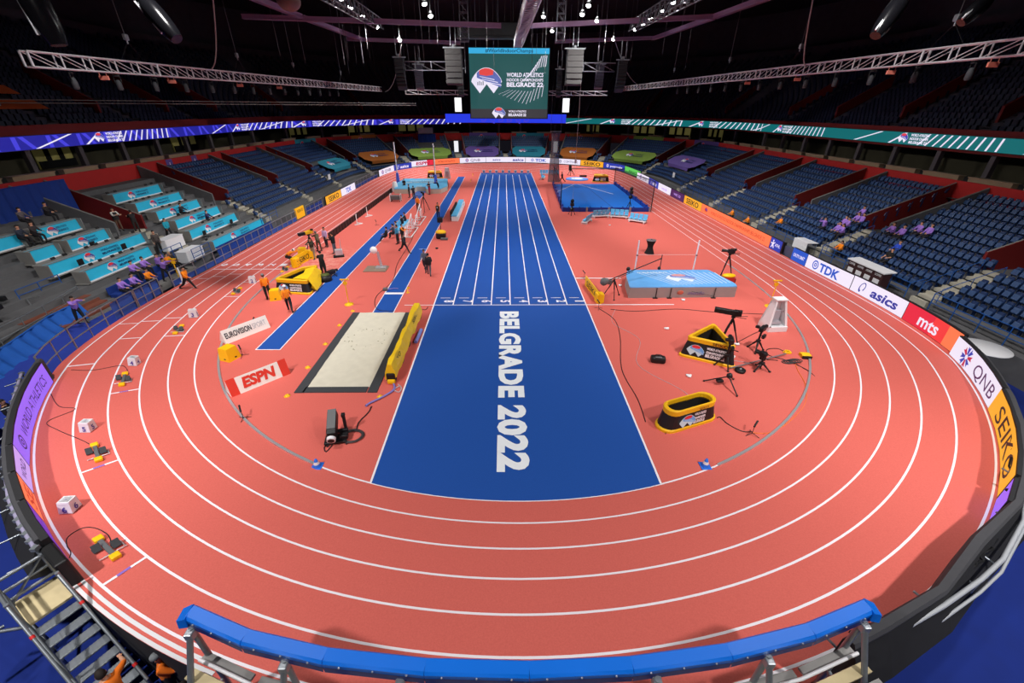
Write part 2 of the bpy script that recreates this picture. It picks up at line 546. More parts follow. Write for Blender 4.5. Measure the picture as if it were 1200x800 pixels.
# desk zone on the left: deeper steps
TD0, TD1 = TL(45.6), TL(19)
cuts = sorted(set([0, TT] + [a - VW for a in AISLES] + [a + VW for a in AISLES] + [TD0, TD1]))
mb = MB()
for t0, t1 in zip(cuts[:-1], cuts[1:]):
    if t1 - t0 < .05: continue
    mid = (t0 + t1) / 2; ts = tspan(t0, t1)
    vom = in_vom(mid); desk = TD0 < mid < TD1
    zt = Z0; rstrip(mb, ts, (-.6, -1.3), (-.6, .1)); rstrip(mb, ts, (-.6, .1), (0, .1)); rstrip(mb, ts, (0, .1), (0, Z0))
    nr = VROW if vom else NR
    for i in range(nr):
        rstrip(mb, ts, (TREAD * i, Z0 + RISE * i), (TREAD * (i + 1), Z0 + RISE * i))
        if i < nr - 1: rstrip(mb, ts, (TREAD * (i + 1), Z0 + RISE * i), (TREAD * (i + 1), Z0 + RISE * (i + 1)))
    if vom:   # the ramp back under the upper rows
        rstrip(mb, ts, (TREAD * VROW, Z0 + RISE * (VROW - 1)), (NR * TREAD + 1.5, Z0 + RISE * (VROW - 1)))
struct('floor_terrace', mb, CONCD)
# light aisle half-steps
mb = MB()
for a in AISLES:
    for i in range(2 * VROW):
        z = Z0 + RISE * (i * .5) - RISE * .5
        o = TREAD * i * .5 - TREAD * .25
        q = [ring(a - AW + .05, o), ring(a + AW - .05, o), ring(a + AW - .05, o + TREAD * .5), ring(a - AW + .05, o + TREAD * .5)]
        vs = [Vector((p.x, p.y, z - .3)) for p in q] + [Vector((p.x, p.y, z + RISE * .5)) for p in q]
        mb.add(vs, [(4, 5, 6, 7), (0, 1, 5, 4), (1, 2, 6, 5), (3, 0, 4, 7)])
struct('trim_2', mb, mat('pale_step_paint', rgb(170, 165, 150), .85, noise=.12, scale=4))
# vomitory side walls
mb = MB(); mg = MB(); mgw = MB()
for a in AISLES:
    if TD0 - 1 < a < TD1 + 1 and abs(a - TL(34.6)) > .1: continue
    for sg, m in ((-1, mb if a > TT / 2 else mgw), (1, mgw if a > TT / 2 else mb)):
        t = a + sg * VW
        n = rdir(t); tt = Vector((-n.y, n.x, 0)) * .09
        pr = []
        for o, z in ((TREAD * VROW - .1, Z0 + RISE * (VROW - 1)), (NR * TREAD + .4, Z0 + RISE * (VROW - 1)), (NR * TREAD + .4, Z0 + RISE * NR + .75), (TREAD * VROW - .1, Z0 + RISE * VROW + .75)):
            pr.append(ring(t, o, z))
        vs = [p - tt for p in pr] + [p + tt for p in pr]
        m.add(vs, [(0, 1, 2, 3), (7, 6, 5, 4), (0, 3, 7, 4), (2, 3, 7, 6), (1, 2, 6, 5)])
        u, v = pr[3] + Vector((0, 0, .02)), pr[2] + Vector((0, 0, .02)); mg.bar(u, v, .05, 4)
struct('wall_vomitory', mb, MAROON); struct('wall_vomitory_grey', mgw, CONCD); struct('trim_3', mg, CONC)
# red wall above the seats, concourse shelf, ribbon fascia, upper bowl
OW, OR_ = 10.7, 14.7
allt = tspan(0, TT, 1.5)
mb = MB(); rstrip(mb, allt, (OW, 4.45), (OW, 6.0)); rstrip(mb, allt, (OW, 6.0), (OW + .2, 6.0)); rstrip(mb, allt, (OW + .2, 6.0), (OW + .2, 5.2))
struct('wall_concourse_red', mb, REDW)
mb = MB(); rstrip(mb, allt, (NR * TREAD, Z0 + RISE * (NR - 1)), (OW, Z0 + RISE * (NR - 1) + .001)); rstrip(mb, allt, (OW + .2, 5.2), (20.5, 5.2))
struct('floor_concourse', mb, CONCD)
mb = MB(); rstrip(mb, allt, (20.5, 5.2), (20.5, 9.5)); rstrip(mb, allt, (OR_ + .15, 7.75), (20.5, 7.75))
struct('wall_concourse_back', mb, mat('dim_olive_wall', rgb(66, 62, 46), .9, noise=.3, scale=.7))
mb = MB(); rstrip(mb, allt, (OR_ + .1, 7.7), (OR_ + .1, 9.5)); rstrip(mb, allt, (OR_, 9.25), (OR_, 9.55)); rstrip(mb, allt, (OR_, 9.55), (OR_ + .3, 9.55))
struct('wall_upper_parapet', mb, MAROON)
NU, TU, RU, ZU, OU = 22, .85, .5, 9.1, 15.2
mb = MB()
for i in range(NU):
    rstrip(mb, allt, (OU + TU * i, ZU + RU * i), (OU + TU * (i + 1), ZU + RU * i))
    rstrip(mb, allt, (OU + TU * (i + 1), ZU + RU * i), (OU + TU * (i + 1), ZU + RU * (i + 1)))
zt = ZU + RU * NU; ot = OU + TU * NU
rstrip(mb, allt, (ot, zt), (ot, zt + 1.2)); rstrip(mb, allt, (ot, zt + 1.2), (ot + 3, zt + 1.2)); rstrip(mb, allt, (ot + 3, zt + 1.2), (ot + 3, 28))
struct('wall_upper_bowl', mb, mat('upper_concrete', rgb(60, 54, 64), .9, noise=.25, scale=1))
mb = MB()
for t in tspan(4, TT - 4, 10.2):      # faint red stair walls and grey aisles in the upper bowl
    n = rdir(t); tt = Vector((-n.y, n.x, 0)) * .12
    for k0, k1 in ((2, 9),):
        a, b = ring(t, OU + TU * k0, ZU + RU * k0), ring(t, OU + TU * k1, ZU + RU * k1); u = Vector((0, 0, 1.3))
        mb.add([a - tt, b - tt, b - tt + u, a - tt + u, a + tt, b + tt, b + tt + u, a + tt + u], [(0, 1, 2, 3), (7, 6, 5, 4), (3, 2, 6, 7), (0, 3, 7, 4), (1, 5, 6, 2)])
struct('wall_upper_stair', mb, MAROON)
# roof
mb = MB(); N_ = 40
rp = [ring(t, ot + 3, 28) for t in allt]; rp += [Vector((rp[-1].x, -6, 28)), Vector((rp[0].x, -6, 28))]
mb.poly(rp)
struct('ceiling', mb, mat('roof_dark', rgb(30, 26, 34), .95, noise=.3, scale=.3))
mb = MB()
mb.quad((-70, -6, -1.3), (70, -6, -1.3), (70, 120, -1.3), (-70, 120, -1.3))
struct('floor_arena', mb, BCARP)

# ---- seats: one model, the 300 that show largest as objects, the rest as ONE object
def seat_boxes(mb, M):
    """folded tip-up seat: back shell leaning back, pad folded against it"""
    pass
sb = MB()      # low poly masses of the far seats
def seat_frame(t, o, z):
    n = rdir(t); x = Vector((-n.y, n.x, 0))
    p = ring(t, o, z)
    return Matrix(((x.x, n.x, 0, p.x), (x.y, n.y, 0, p.y), (0, 0, 1, p.z), (0, 0, 0, 1)))   # local y points away from the arena
seats = []
TARPS = []     # filled below: (t0, t1, row0, row1) covered areas
TARP_COL = {'cyan': rgb(30, 120, 142), 'orange': rgb(160, 90, 30), 'green': rgb(122, 150, 64), 'purple': rgb(92, 72, 142)}
def T2(t): return t + 4.0            # measured with the straight starting at y = 10
TARP_DEF = [('cyan', T2(136.6), T2(144.0), 2, 5), ('orange', T2(125.2), T2(132.6), 2, 5.6), ('green', T2(114.8), T2(122.6), 2.0, 5.6), ('purple', T2(105.4), T2(112.0), 1.6, 6),
            ('cyan', T2(95.8), T2(102.4), 1.8, 6), ('orange', T2(86.4), T2(92.9), 1.8, 6), ('green', T2(74.4), T2(82.8), 2.4, 6), ('purple', T2(61.8), T2(70.8), 3.4, 6.6)]
def under_tarp(t, i): return any(a - .2 < t < b + .2 and r0 - 1.2 < i < r1 + .4 for _, a, b, r0, r1 in TARP_DEF)
for i in range(NR):
    o = TREAD * i + .52; z = Z0 + RISE * i
    t = 1.0; blk = 0
    while t < TT - 1:
        fac = (RC + o) / RC if LA < t < LA + LB or TT - LA - LB < t < TT - LA else 1
        dt = .5 / fac
        if not (TD0 - .5 < t < TD1 + 40) and not (in_vom(t) if i >= VROW else in_aisle(t)) and not under_tarp(t, i) and not any(a < t < b and i >= r for a, b, r in NOSEAT) and not False:
            seats.append((i, t, o, z))
        t += dt
CP = Vector((-.354, 0, 11.02)); cf = (co.matrix_world.to_3x3() @ Vector((0, 0, -1)))
Minv = co.matrix_world.inverted()
def inframe(p, m=1.02):
    q = Minv @ p
    if q.z > -1: return False
    u, v = 491.48 * q.x / -q.z, 491.48 * q.y / -q.z
    return abs(u) < 600 * m and abs(v) < 400 * m
vis = [s for s in seats if inframe(ring(s[1], s[2], s[3] + .4))]
vis.sort(key=lambda s: (ring(s[1], s[2], s[3]) - CP).length)
near = vis[:300]; nearset = set((s[0], round(s[1], 3)) for s in near)
rows_words = ['front row', 'second row up', 'third row up', 'fourth row up', 'fifth row up', 'sixth row up', 'seventh row up', 'eighth row up', 'ninth row up', 'tenth row up', 'eleventh row up', 'top row']
nth = ['first', 'second', 'third', 'fourth', 'fifth', 'sixth', 'seventh', 'eighth', 'ninth', 'tenth', 'eleventh', 'twelfth', 'thirteenth', 'fourteenth', 'fifteenth', 'sixteenth', 'seventeenth', 'eighteenth', 'nineteenth', 'twentieth', 'twenty-first', 'twenty-second', 'twenty-third', 'twenty-fourth', 'twenty-fifth', 'twenty-sixth', 'twenty-seventh', 'twenty-eighth', 'twenty-ninth', 'thirtieth']
def shell_mesh():
    mb = MB()
    prof = [(.19, .38), (.22, .52), (.25, .68), (.29, .82)]
    rr = []
    for w_, (y, z) in zip((.195, .2, .195, .165), prof):
        rr.append([(-w_, y - .03, z), (-w_ * .5, y, z), (w_ * .5, y, z), (w_, y - .03, z), (w_, y + .02, z - .01), (w_ * .5, y + .05, z - .01), (-w_ * .5, y + .05, z - .01), (-w_, y + .02, z - .01)])
    mb.loft(rr, smooth=False)
    mb.box((-.2, .2, .22), (.03, .1, .44)); mb.box((.2, .2, .22), (.03, .1, .44)); mb.box((0, .22, .3), (.4, .05, .05))
    return mb.mesh('seat_back', SEATB)
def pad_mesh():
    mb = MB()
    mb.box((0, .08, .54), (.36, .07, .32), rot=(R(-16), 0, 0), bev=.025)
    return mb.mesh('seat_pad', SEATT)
SHM, PDM = shell_mesh(), pad_mesh()
by = {}
for s in near:
    blk = 0
    right = ring(s[1]).x > 0
    k = sum(1 for a in AISLES[:5] if s[1] > a)
    by.setdefault((k, s[0]), []).append(s)
BLKN = ['block behind the red board', 'block behind the brown drinks cabinet', 'block behind the white table', 'block behind the orange board', 'block beyond the orange board', 'far block']
for (k, i), ss in sorted(by.items()):
    ss.sort(key=lambda s: -s[1])
    # counted from the aisle on the far side of the block
    far_edge = AISLES[k] if k < 5 else LA
    for s in ss:
        hw = VW if i >= VROW else AW
        n = int((far_edge - hw - s[1]) / .5)
        n = max(0, min(n, len(nth) - 1))
        o = bpy.data.objects.new('arena_seat', SHM); C.objects.link(o)
        o.matrix_world = seat_frame(s[1], s[2], s[3])
        tag(o, 'navy tip-up seat, %s from the aisle, %s, %s' % (nth[n], rows_words[i], BLKN[k]), 'seat', 'navy seats in the right-hand lower stand')
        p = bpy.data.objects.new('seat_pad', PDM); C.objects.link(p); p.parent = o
for s in seats:
    if (s[0], round(s[1], 3)) in nearset: continue
    M = seat_frame(s[1], s[2], s[3])
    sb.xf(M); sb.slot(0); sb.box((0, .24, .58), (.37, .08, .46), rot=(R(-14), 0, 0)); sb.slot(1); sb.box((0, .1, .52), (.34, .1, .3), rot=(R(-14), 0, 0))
sb.slot(2)
for i in range(0, NU, 1):
    for t in tspan(6, TT - 6, .62):
        if abs((t - 4) % 10.2 - .0) < .7 or abs((t - 4) % 10.2) > 9.6: continue
        p = ring(t, OU + TU * i + .5, ZU + RU * i)
        if not inframe(p, 1.1): continue
        sb.xf(seat_frame(t, OU + TU * i + .5, ZU + RU * i)); sb.box((0, .1, .5), (.46, .22, .55))
sb.xf()
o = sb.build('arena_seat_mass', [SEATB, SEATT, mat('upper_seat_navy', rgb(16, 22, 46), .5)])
tag(o, 'all the farther navy seats of the lower and upper stands', 'seat', kind='stuff')

# coloured covers stretched over seats, and panels hung on the red wall
logo_r, logo_n, logo_w = mat('logo_red', rgb(215, 50, 60), .6), mat('logo_navy', rgb(60, 70, 150), .6), mat('logo_white', rgb(225, 225, 235), .6)
def dome_logo(mb, M, h, slots=(1, 2, 3)):
    """arched dome emblem: red cap, striped blue middle, white pointed base"""
    old = mb.X; cs = mb.cur; mb.X = None
    def P(pts, sl, dz):
        mb.cur = sl
        mb.add([M @ Vector((x * h, y * h, dz)) for x, y in pts], [tuple(range(len(pts)))])
    arc = lambda x: .46 * (1 - (abs(x) / .66) ** 2.2)
    X_ = [-.62 + 1.24 * k / 12 for k in range(13)]
    P([(x, arc(x)) for x in X_][::-1] + [(-.66, -.05), (-.3, -.48), (.0, -.14), (.3, -.48), (.66, -.05)], slots[2], .004)
    Y0 = lambda x: .1 - .34 * (x + .5)
    P([(x, max(arc(x) - .03, Y0(x))) for x in X_[2:]][::-1] + [(x, min(arc(x) - .03, Y0(x) + .02)) for x in X_[2:]], slots[1], .008)
    P([(x, arc(x) - .02) for x in X_[3:10]][::-1] + [(-.3, .2), (0, .16), (.28, .2)], slots[0], .012)
    for k in range(3):
        P([(-.28 + .3 * k * .5 + .62, .02 - .1 * k + .02), (-.3 + .1 * k, .15 - .09 * k), (-.3 + .1 * k, .13 - .09 * k), (.34 + .15 * k, -.01 - .1 * k + .02)], slots[2], .014)
    mb.X = old; mb.cur = cs
def tarp(col, t0, t1, r0, r1, label):
    mb = MB(); ts = tspan(t0, t1, .6); n = len(ts)
    mats = [mat(col + '_seat_cover', TARP_COL[col], .8, noise=.08, scale=2), logo_r, logo_n, logo_w, NAVY]
    rows = [r0 + (r1 - r0) * j / 4 for j in range(5)]
    vs = []
    for j, r in enumerate(rows):
        for i, t in enumerate(ts):
            inset = 0
            f = i / (n - 1)
            e = .12 if j in (0, 4) else 0
            tt = t0 + (t1 - t0) * (e + f * (1 - 2 * e))
            vs.append(ring(tt, TREAD * r + .3, Z0 + RISE * r + .82 + (.04 if i % 2 else 0)))
    mb.add(vs, [(j * n + i, j * n + i + 1, (j + 1) * n + i + 1, (j + 1) * n + i) for j in range(4) for i in range(n - 1)], True)
    # hem down the front
    vs2 = [v for v in vs[:n]] + [v - Vector((0, 0, .5)) for v in vs[:n]]
    mb.add(vs2, [(i, i + 1, n + i + 1, n + i) for i in range(n - 1)])
    tm = (t0 + t1) / 2; up = ring(tm, TREAD * 3, RISE * 3) - ring(tm, 0, 0)
    x = ring(tm - .1) - ring(tm + .1)
    x = -x if False else x
    n_ = rdir(tm); xr = Vector((n_.y, -n_.x, 0))
    rm = (r0 + r1) / 2
    dome_logo(mb, frame(ring(tm, TREAD * rm + .3, Z0 + RISE * rm + .93) - xr * 1.1, xr, up), 1.3)
    mb.slot(4); F = frame(ring(tm, TREAD * rm + .3, Z0 + RISE * rm + .93) + xr * 1.0, xr, up)
    mb.text('WORLD', F @ Matrix.Translation((0, .25, 0)), .3, bold=.02, w=1.9); mb.text('BELGRADE 22', F @ Matrix.Translation((0, -.4, 0)), .34, bold=.03, w=2.2)
    tag(mb.build('seat_cover', mats), label, 'cover', 'coloured seat covers round the far end')
names = ['seat cover with dome emblem on the lower left stand, furthest left', 'seat cover on the far left bend beside the left vault upright', 'seat cover right of the navy tunnel curtain', 'seat cover left of the far tunnel door', 'seat cover right of the far tunnel door',
         'seat cover behind the white and yellow far boards', 'seat cover on the far right bend behind the green board', 'seat cover on the right bend before the straight stand']
for (c, a, b, r0, r1), nm in zip(TARP_DEF, names):
    tarp(c, a, b, r0, r1, {'cyan': 'cyan ', 'orange': 'rust orange ', 'green': 'olive green ', 'purple': 'purple '}[c] + nm)
def wall_panel(col, t0, t1, label):
    ts = tspan(t0, t1, .6); mb = MB()
    rstrip(mb, ts, (OW - .05, 4.5), (OW - .05, 6.05)); rstrip(mb, ts, (OW - .05, 6.05), (OW + .05, 6.05))
    tm = (t0 + t1) / 2; n_ = rdir(tm); xr = Vector((n_.y, -n_.x, 0))
    F = frame(ring(tm, OW - .1, 5.3), xr, (0, 0, 1))
    dome_logo(mb, F @ Matrix.Translation((-.9, 0, 0)), .9)
    mb.slot(4); mb.text('BELGRADE 22', F @ Matrix.Translation((.8, -.1, 0)), .3, bold=.02, w=1.6)
    tag(mb.build('wall_banner', [mat(col + '_banner', TARP_COL[col], .8, noise=.05), logo_r, logo_n, logo_w, NAVY]), label, 'banner', 'banners on the red wall')
for c, a, b, l in (('cyan', 135.1, 138.9, 'cyan banner hung on the red wall, furthest left'), ('orange', 125.1, 129.2, 'orange banner on the red wall of the far left bend'), ('purple', 105.9, 110.9, 'purple banner on the red wall left of centre at the far end'),
                   ('cyan', 96.5, 101.4, 'cyan banner on the red wall right of the far door'), ('orange', 87.9, 92.5, 'orange banner on the red wall behind the far end of the sprint straight'), ('green', 77.7, 82.5, 'green banner on the red wall of the far right bend'), ('purple', 67.8, 72.4, 'purple banner on the red wall, furthest right')):
    wall_panel(c, T2(a), T2(b), l)
# two slim purple posters low on the left of the red wall
for y, l in ((50.2, 'slim purple poster on the left red wall, nearer one'), (54.4, 'slim purple poster on the left red wall, farther one')):
    mb = MB(); t = TL(y); rstrip(mb, [t - .5, t + .5], (OW - .05, 4.7), (OW - .05, 5.95)); rstrip(mb, [t - .5, t + .5], (OW - .05, 5.95), (OW, 5.95))
    mb.slot(1); F = frame(ring(t, OW - .08, 5.2), (0, 1, 0), (0, 0, 1)); mb.text('i', F, .5, bold=.02)
    tag(mb.build('wall_poster', [mat('purple_banner', TARP_COL['purple'], .8), logo_w]), l, 'poster')
# navy curtain over the far left tunnel with a grey machine above it; the far door
mb = MB(); ts = tspan(T2(116.3), T2(119.1), .12); vs = []
for i, t in enumerate(ts):
    o = 9.2 + .07 * math.sin(i * 1.7)
    vs += [ring(t, o, 2.6), ring(t, o, 5.9)]
mb.add(vs, [(2 * i, 2 * i + 1, 2 * i + 3, 2 * i + 2) for i in range(len(ts) - 1)])
mb.bar(ring(ts[0], 9.2, 5.9), ring(ts[-1], 9.2, 5.9), .05)
tag(mb.build('tunnel_curtain', BDRAPED), 'pleated navy curtain closing the tunnel in the far left corner', 'curtain')
mb = MB(); t = T2(117.7); n_ = rdir(t)
mb.box(ring(t, 10, 6.55), (3.3, .5, 1.2), rot=(0, 0, math.atan2(n_.y, n_.x) - PI / 2), bev=.06)
for k in range(6): mb.box(ring(t, 9.72, 6.1 + .18 * k), (2.9, .05, .05), rot=(0, 0, math.atan2(n_.y, n_.x) - PI / 2))
tag(mb.build('ventilation_unit', GREY), 'grey louvred unit standing above the navy tunnel curtain', 'machine')
for t, l in ((T2(113.2), 'lit white doorway in the far stand left of the purple seat cover'), (T2(94.4), 'lit white doorway in the far stand right of the cyan seat cover')):
    d = thing('doorway', l, 'door', ring(t, 8.2, 2.2)); n_ = rdir(t); d.rotation_euler = (0, 0, math.atan2(n_.y, n_.x) - PI / 2)
    mb = MB(); mb.box((-.55, 0, 1.2), (.12, .3, 2.4)); mb.box((.55, 0, 1.2), (.12, .3, 2.4)); mb.box((0, 0, 2.4), (1.22, .3, .12)); mb.build('door_frame', BLACK, d)
    mb = MB(); mb.box((0, .1, 1.2), (.98, .04, 2.3)); mb.build('lit_panel', mat('lit_corridor', (.95, .95, 1), .5, emit=.9), d)
# concourse columns, counter shelves, lit rooms
cl = thing('concourse_column', 'grey concourse columns', 'column')
bpy.data.objects.remove(cl)
colm = MB(); colm.box((0, 0, 1.3), (.45, .45, 2.6), bev=.03); colm.box((0, 0, .1), (.6, .6, .2)); colm.box((0, 0, 2.5), (.6, .6, .15))
cm = colm.mesh('concourse_column', mat('column_grey', rgb(96, 88, 92), .8, noise=.1))
ci = 0
for t in tspan(22, TT - 24, 5.1):
    o = bpy.data.objects.new('concourse_column', cm); C.objects.link(o); o.location = ring(t, 15.4, 5.2)
    n_ = rdir(t); o.rotation_euler = (0, 0, math.atan2(n_.y, n_.x)); o['kind'] = 'structure'
mb = MB()
for t in tspan(24, TT - 26, 4.3):
    if abs(t - TT / 2) < 3: continue
    n_ = rdir(t); rz = math.atan2(n_.y, n_.x) - PI / 2
    mb.box(ring(t, 11.7, 6.05), (3.4, .5, .3), rot=(0, 0, rz)); mb.box(ring(t, 11.7, 6.24), (3.5, .62, .07), rot=(0, 0, rz))
struct('trim_4', mb, mat('concourse_counter', rgb(150, 125, 100), .8, noise=.15, scale=2))
li = 0
for t, wd, e in ((T2(118), 6, .22), (T2(124.5), 5, .25), (T2(132), 4, .15), (T2(84), 5, .3), (T2(79.5), 5, .32), (T2(75), 3.4, .2), (T2(90.5), 3, .25), (T2(150), 5, .12), (T2(170), 4, .1), (T2(181), 6, .16), (T2(186), 5, .12)):
    n_ = rdir(t); rz = math.atan2(n_.y, n_.x) - PI / 2
    mb = MB(); mb.box(ring(t, 20.3, 6.5), (wd, .1, 2.1), rot=(0, 0, rz))
    for k in (-1, 1): mb.slot(1); mb.box(ring(t, 20.2, 6.5) + Vector((-n_.y, n_.x, 0)) * (k * wd / 5.5), (.5, .1, 2.1), rot=(0, 0, rz))
    mb.slot(1); mb.box(ring(t, 20.1, 5.8), (wd, .1, .7), rot=(0, 0, rz))
    li += 1
    struct('window_%d' % li, mb, [mat('lit_room_%d' % int(e * 100), rgb(176, 166, 96), .7, noise=.5, scale=.8, emit=e * .4), DARK])
# ------------------------------------------------------------------ light-emitting boards round the track
def lit(name, col, e=.95): return mat('lit_' + name, col, .5, emit=e)
LW_ = lit('white', rgb(236, 230, 248)); LNAVY = lit('navy', rgb(40, 52, 150), 1.0); LBLK = lit('black', rgb(28, 24, 30))
LYEL = lit('amber', rgb(246, 172, 42)); LORA = lit('orange', rgb(255, 122, 78)); LPUR = lit('violet', rgb(150, 104, 246)); LPUR2 = lit('deep_violet', rgb(96, 40, 180))
LRED = lit('red', rgb(226, 40, 66)); LBLU = lit('blue', rgb(28, 58, 172)); LBL2 = lit('bright_blue', rgb(20, 84, 196)); LGRN = lit('green', rgb(96, 205, 92)); LPINK = lit('pale_violet', rgb(196, 160, 240))
LMAR = lit('dark_violet', rgb(70, 30, 90)); LCY = lit('sky', rgb(60, 175, 225)); LTEAL = lit('teal', rgb(12, 104, 108)); LSCR = lit('screen_green', rgb(38, 84, 84)); LGRY = lit('screen_grey', rgb(58, 56, 60)); LRIB = lit('ribbon_blue', rgb(34, 34, 150)); LRIB2 = lit('ribbon_light_blue', rgb(70, 66, 220)); LMID = lit('far_ribbon_blue', rgb(42, 62, 232))
BD = 5.93; BN = 5.73
def emblem_q(mb, M, h):      # eight-ray burst
    for k in range(8):
        a = k * PI / 4 + .2; mb.cur = 2 if k % 3 else 3
        c, s = math.cos(a), math.sin(a)
        pts = [(.12, -.05), (.5, -.12), (.42, 0), (.5, .12), (.12, .05)]
        old = mb.X; mb.X = None
        mb.add([M @ Vector((h * (x * c - y * s), h * (x * s + y * c), .006)) for x, y in pts], [(0, 1, 2, 3, 4)]); mb.X = old
def emblem_swirl(mb, M, h):  # open slanted loop
    n = 16; old = mb.X; mb.X = None; vs = []
    for i in range(n + 1):
        a = -.6 + i / n * 5.4
        for rr in (1, .72 + .1 * math.sin(a)):
            x, y = math.cos(a) * .36 * rr, math.sin(a) * .5 * rr
            vs.append(M @ Vector((h * (x + .35 * y), h * y, .006)))
    mb.add(vs, [(2 * i, 2 * i + 1, 2 * i + 3, 2 * i + 2) for i in range(n)]); mb.X = old
def emblem_man(mb, M, h):    # striding star figure
    pts = [(-.1, .1), (-.45, .15), (-.42, .02), (-.12, -.05), (-.3, -.5), (-.15, -.5), (.02, -.2), (.25, -.5), (.4, -.45), (.16, -.02), (.45, .2), (.4, .3), (.1, .16), (.05, .25), (-.08, .25)]
    old = mb.X; mb.X = None
    mb.add([M @ Vector((h * x, h * y, .006)) for x, y in pts], [tuple(range(len(pts)))])
    mb.add([M @ Vector((h * (.02 + .13 * math.cos(a)), h * (.4 + .13 * math.sin(a)), .006)) for a in [k * PI / 4 for k in range(8)]], [tuple(range(8))]); mb.X = old
def emblem_oct(mb, M, h):
    old = mb.X; mb.X = None
    for r0, r1 in ((.5, .36), (.22, .1)):
        n = 12
        vs = [M @ Vector((h * r * math.cos(2 * PI * k / n), h * r * math.sin(2 * PI * k / n), .006)) for k in range(n) for r in (r0, r1)]
        mb.add(vs, [(2 * k, 2 * k + 1, (2 * k + 3) % (2 * n), (2 * k + 2) % (2 * n)) for k in range(n)])
    mb.X = old
def board(s0, s1, label, back, text='', tcol=None, h=1.0, th=.5, emblem=None, tw=None, off=0, d=BD, bold=.02, extra=None, grad=None, ital=0, base=.02, eoff=None, group=None, flip=False):
    """an LED perimeter board between s0 and s1 (metres along the kerb), bent to the track; text is read from the infield"""
    if s0 > s1: s0, s1 = s1, s0
    t = thing('perimeter_board', label, 'board', trk((s0 + s1) / 2, d))
    o = t.location
    ss = span(s0, s1, 1.0); mb = MB(); n = len(ss)
    fr = []
    for s in ss: fr += [trk(s, d, base) - o, trk(s, d, h) - o]
    mats = [back] if grad is None else grad
    for i in range(n - 1):
        mb.slot(min(len(mats) - 1, int(len(mats) * (i + .5) / (n - 1))))
        mb.add([fr[2 * i], fr[2 * i + 1], fr[2 * i + 3], fr[2 * i + 2]], [(0, 1, 2, 3)])
    mb.build('lit_face', mats, t)
    mb = MB(); pr = ((.012, base - .02), (.012, h + .05), (.16, h + .03), (.2, base - .06)); vs = []
    for s in ss: vs += [trk(s, d + a, z) - o for a, z in pr]
    mb.add(vs, [(i * 4 + j, i * 4 + j + 1, i * 4 + 5 + j, i * 4 + 4 + j) for i in range(n - 1) for j in range(3)])
    mb.add(vs[:4], [(0, 1, 2, 3)]); mb.add(vs[-4:], [(3, 2, 1, 0)])
    mb.build('cabinet', mat('board_cabinet_black', rgb(30, 30, 33), .7, noise=.2, scale=6), t)
    if text or emblem or extra:
        def F(s, dz=0):
            n_ = tnorm(s); x = Vector((n_.y, -n_.x, 0))
            return frame(trk(s, d - .015, (h + base) / 2 + dz) - o, x, (0, 0, 1))
        sgn = -1      # seen from the infield the reading direction runs towards smaller s on the right, i.e. -s
        sm = (s0 + s1) / 2
        mb = MB()
        if text:
            # place letters one by one so that they follow the curve
            b = bold; k = th / .72
            vs, fs, (x0, x1, y0, y1) = glyphs(text, b, 1.0, ital)
            wd = tw or (x1 - x0) * k; kx = wd / (x1 - x0)
            yc = .36
            out = []
            for x, y in vs:
                u = (x - (x0 + x1) / 2) * kx + off
                s = sm - u
                p = trk(s, d - .018, (h + base) / 2 + (y - yc) * k) - o
                out.append(p)
            mb.slot(0); mb.add(out, fs)
        if emblem:
            e, eh = emblem; u = eoff if eoff is not None else -(tw or .1) / 2 - eh * .7 + off
            mb.slot(1); e(mb, F(sm - u), eh)
        mb.build('lettering', [tcol or LNAVY, tcol or LNAVY, lit('mark_blue', rgb(40, 60, 170)), lit('mark_red', rgb(190, 30, 70))], t)
    return t
def dome_e(mb, M, h): dome_logo(mb, M, h, (3, 2, 1))
# right side, near to far
board(10.4, 11.4, 'deep violet end of the lit board run at the near right, below the yellow board', LPUR2, grad=[LPUR2, LPUR], d=BN, h=.92)
board(11.5, 15.9, 'amber board with black watchmaker lettering on the near right bend', LYEL, 'SEIKO', LBLK, th=.62, tw=3.3, h=.96, bold=.005, off=.1, d=BN)
board(15.95, 19.6, 'white board with burst mark and thin dark letters on the right bend', LW_, 'QNB', lit('plum', rgb(74, 28, 84)), th=.56, tw=1.75, h=.98, d=5.75, bold=0, off=.75, emblem=(emblem_q, .95), eoff=-.85)
board(19.65, 23.4, 'red to orange board with white small lettering on the right bend', LRED, 'mts', LW_, th=.66, tw=1.35, h=1.04, grad=[LRED, LRED, lit('scarlet', rgb(240, 60, 62)), LORA][::-1], off=-.2)
board(23.45, 27.75, 'white board with navy swirl and lettering on the right bend', LW_, 'asics', LNAVY, th=.56, tw=2.1, h=1.03, bold=.03, ital=.12, off=.55, emblem=(emblem_swirl, .72), eoff=-1.25)
board(27.8, 32.5, 'white board with navy three-letter mark beside the right stand', LW_, 'TDK', LBL2, th=.62, tw=2.0, h=1.0, bold=.035, off=.15, emblem=(emblem_oct, .7), eoff=-1.3)
board(32.55, 34.4, 'short blue board with white lettering beside the white three-letter board', LBL2, 'GRITY UNIT', LW_, th=.26, tw=1.4)
board(36.0, 37.7, 'short navy board with striding figure beside the gap', LBLU, 'ATHL', LW_, th=.26, tw=.75, off=.3, emblem=(emblem_man, .7), eoff=-.42)
board(37.75, 52.9, 'long orange board with thin red lettering along the right straight', LORA, 'WORLD ATHLETICS INDOOR CHAMPIONSHIPS BELGRADE 22', lit('rust', rgb(190, 52, 30)), th=.36, tw=11.6, bold=0, off=.9, emblem=(dome_e, .6), eoff=-6.2)
board(52.95, 58.5, 'amber board with black lettering on the right straight beyond the orange one', LYEL, 'SEIKO', LBLK, th=.62, tw=3.9)
board(58.55, 63.7, 'violet board with small white marks on the right straight', LMAR, 'WIC 22', LPINK, th=.3, tw=2.6)
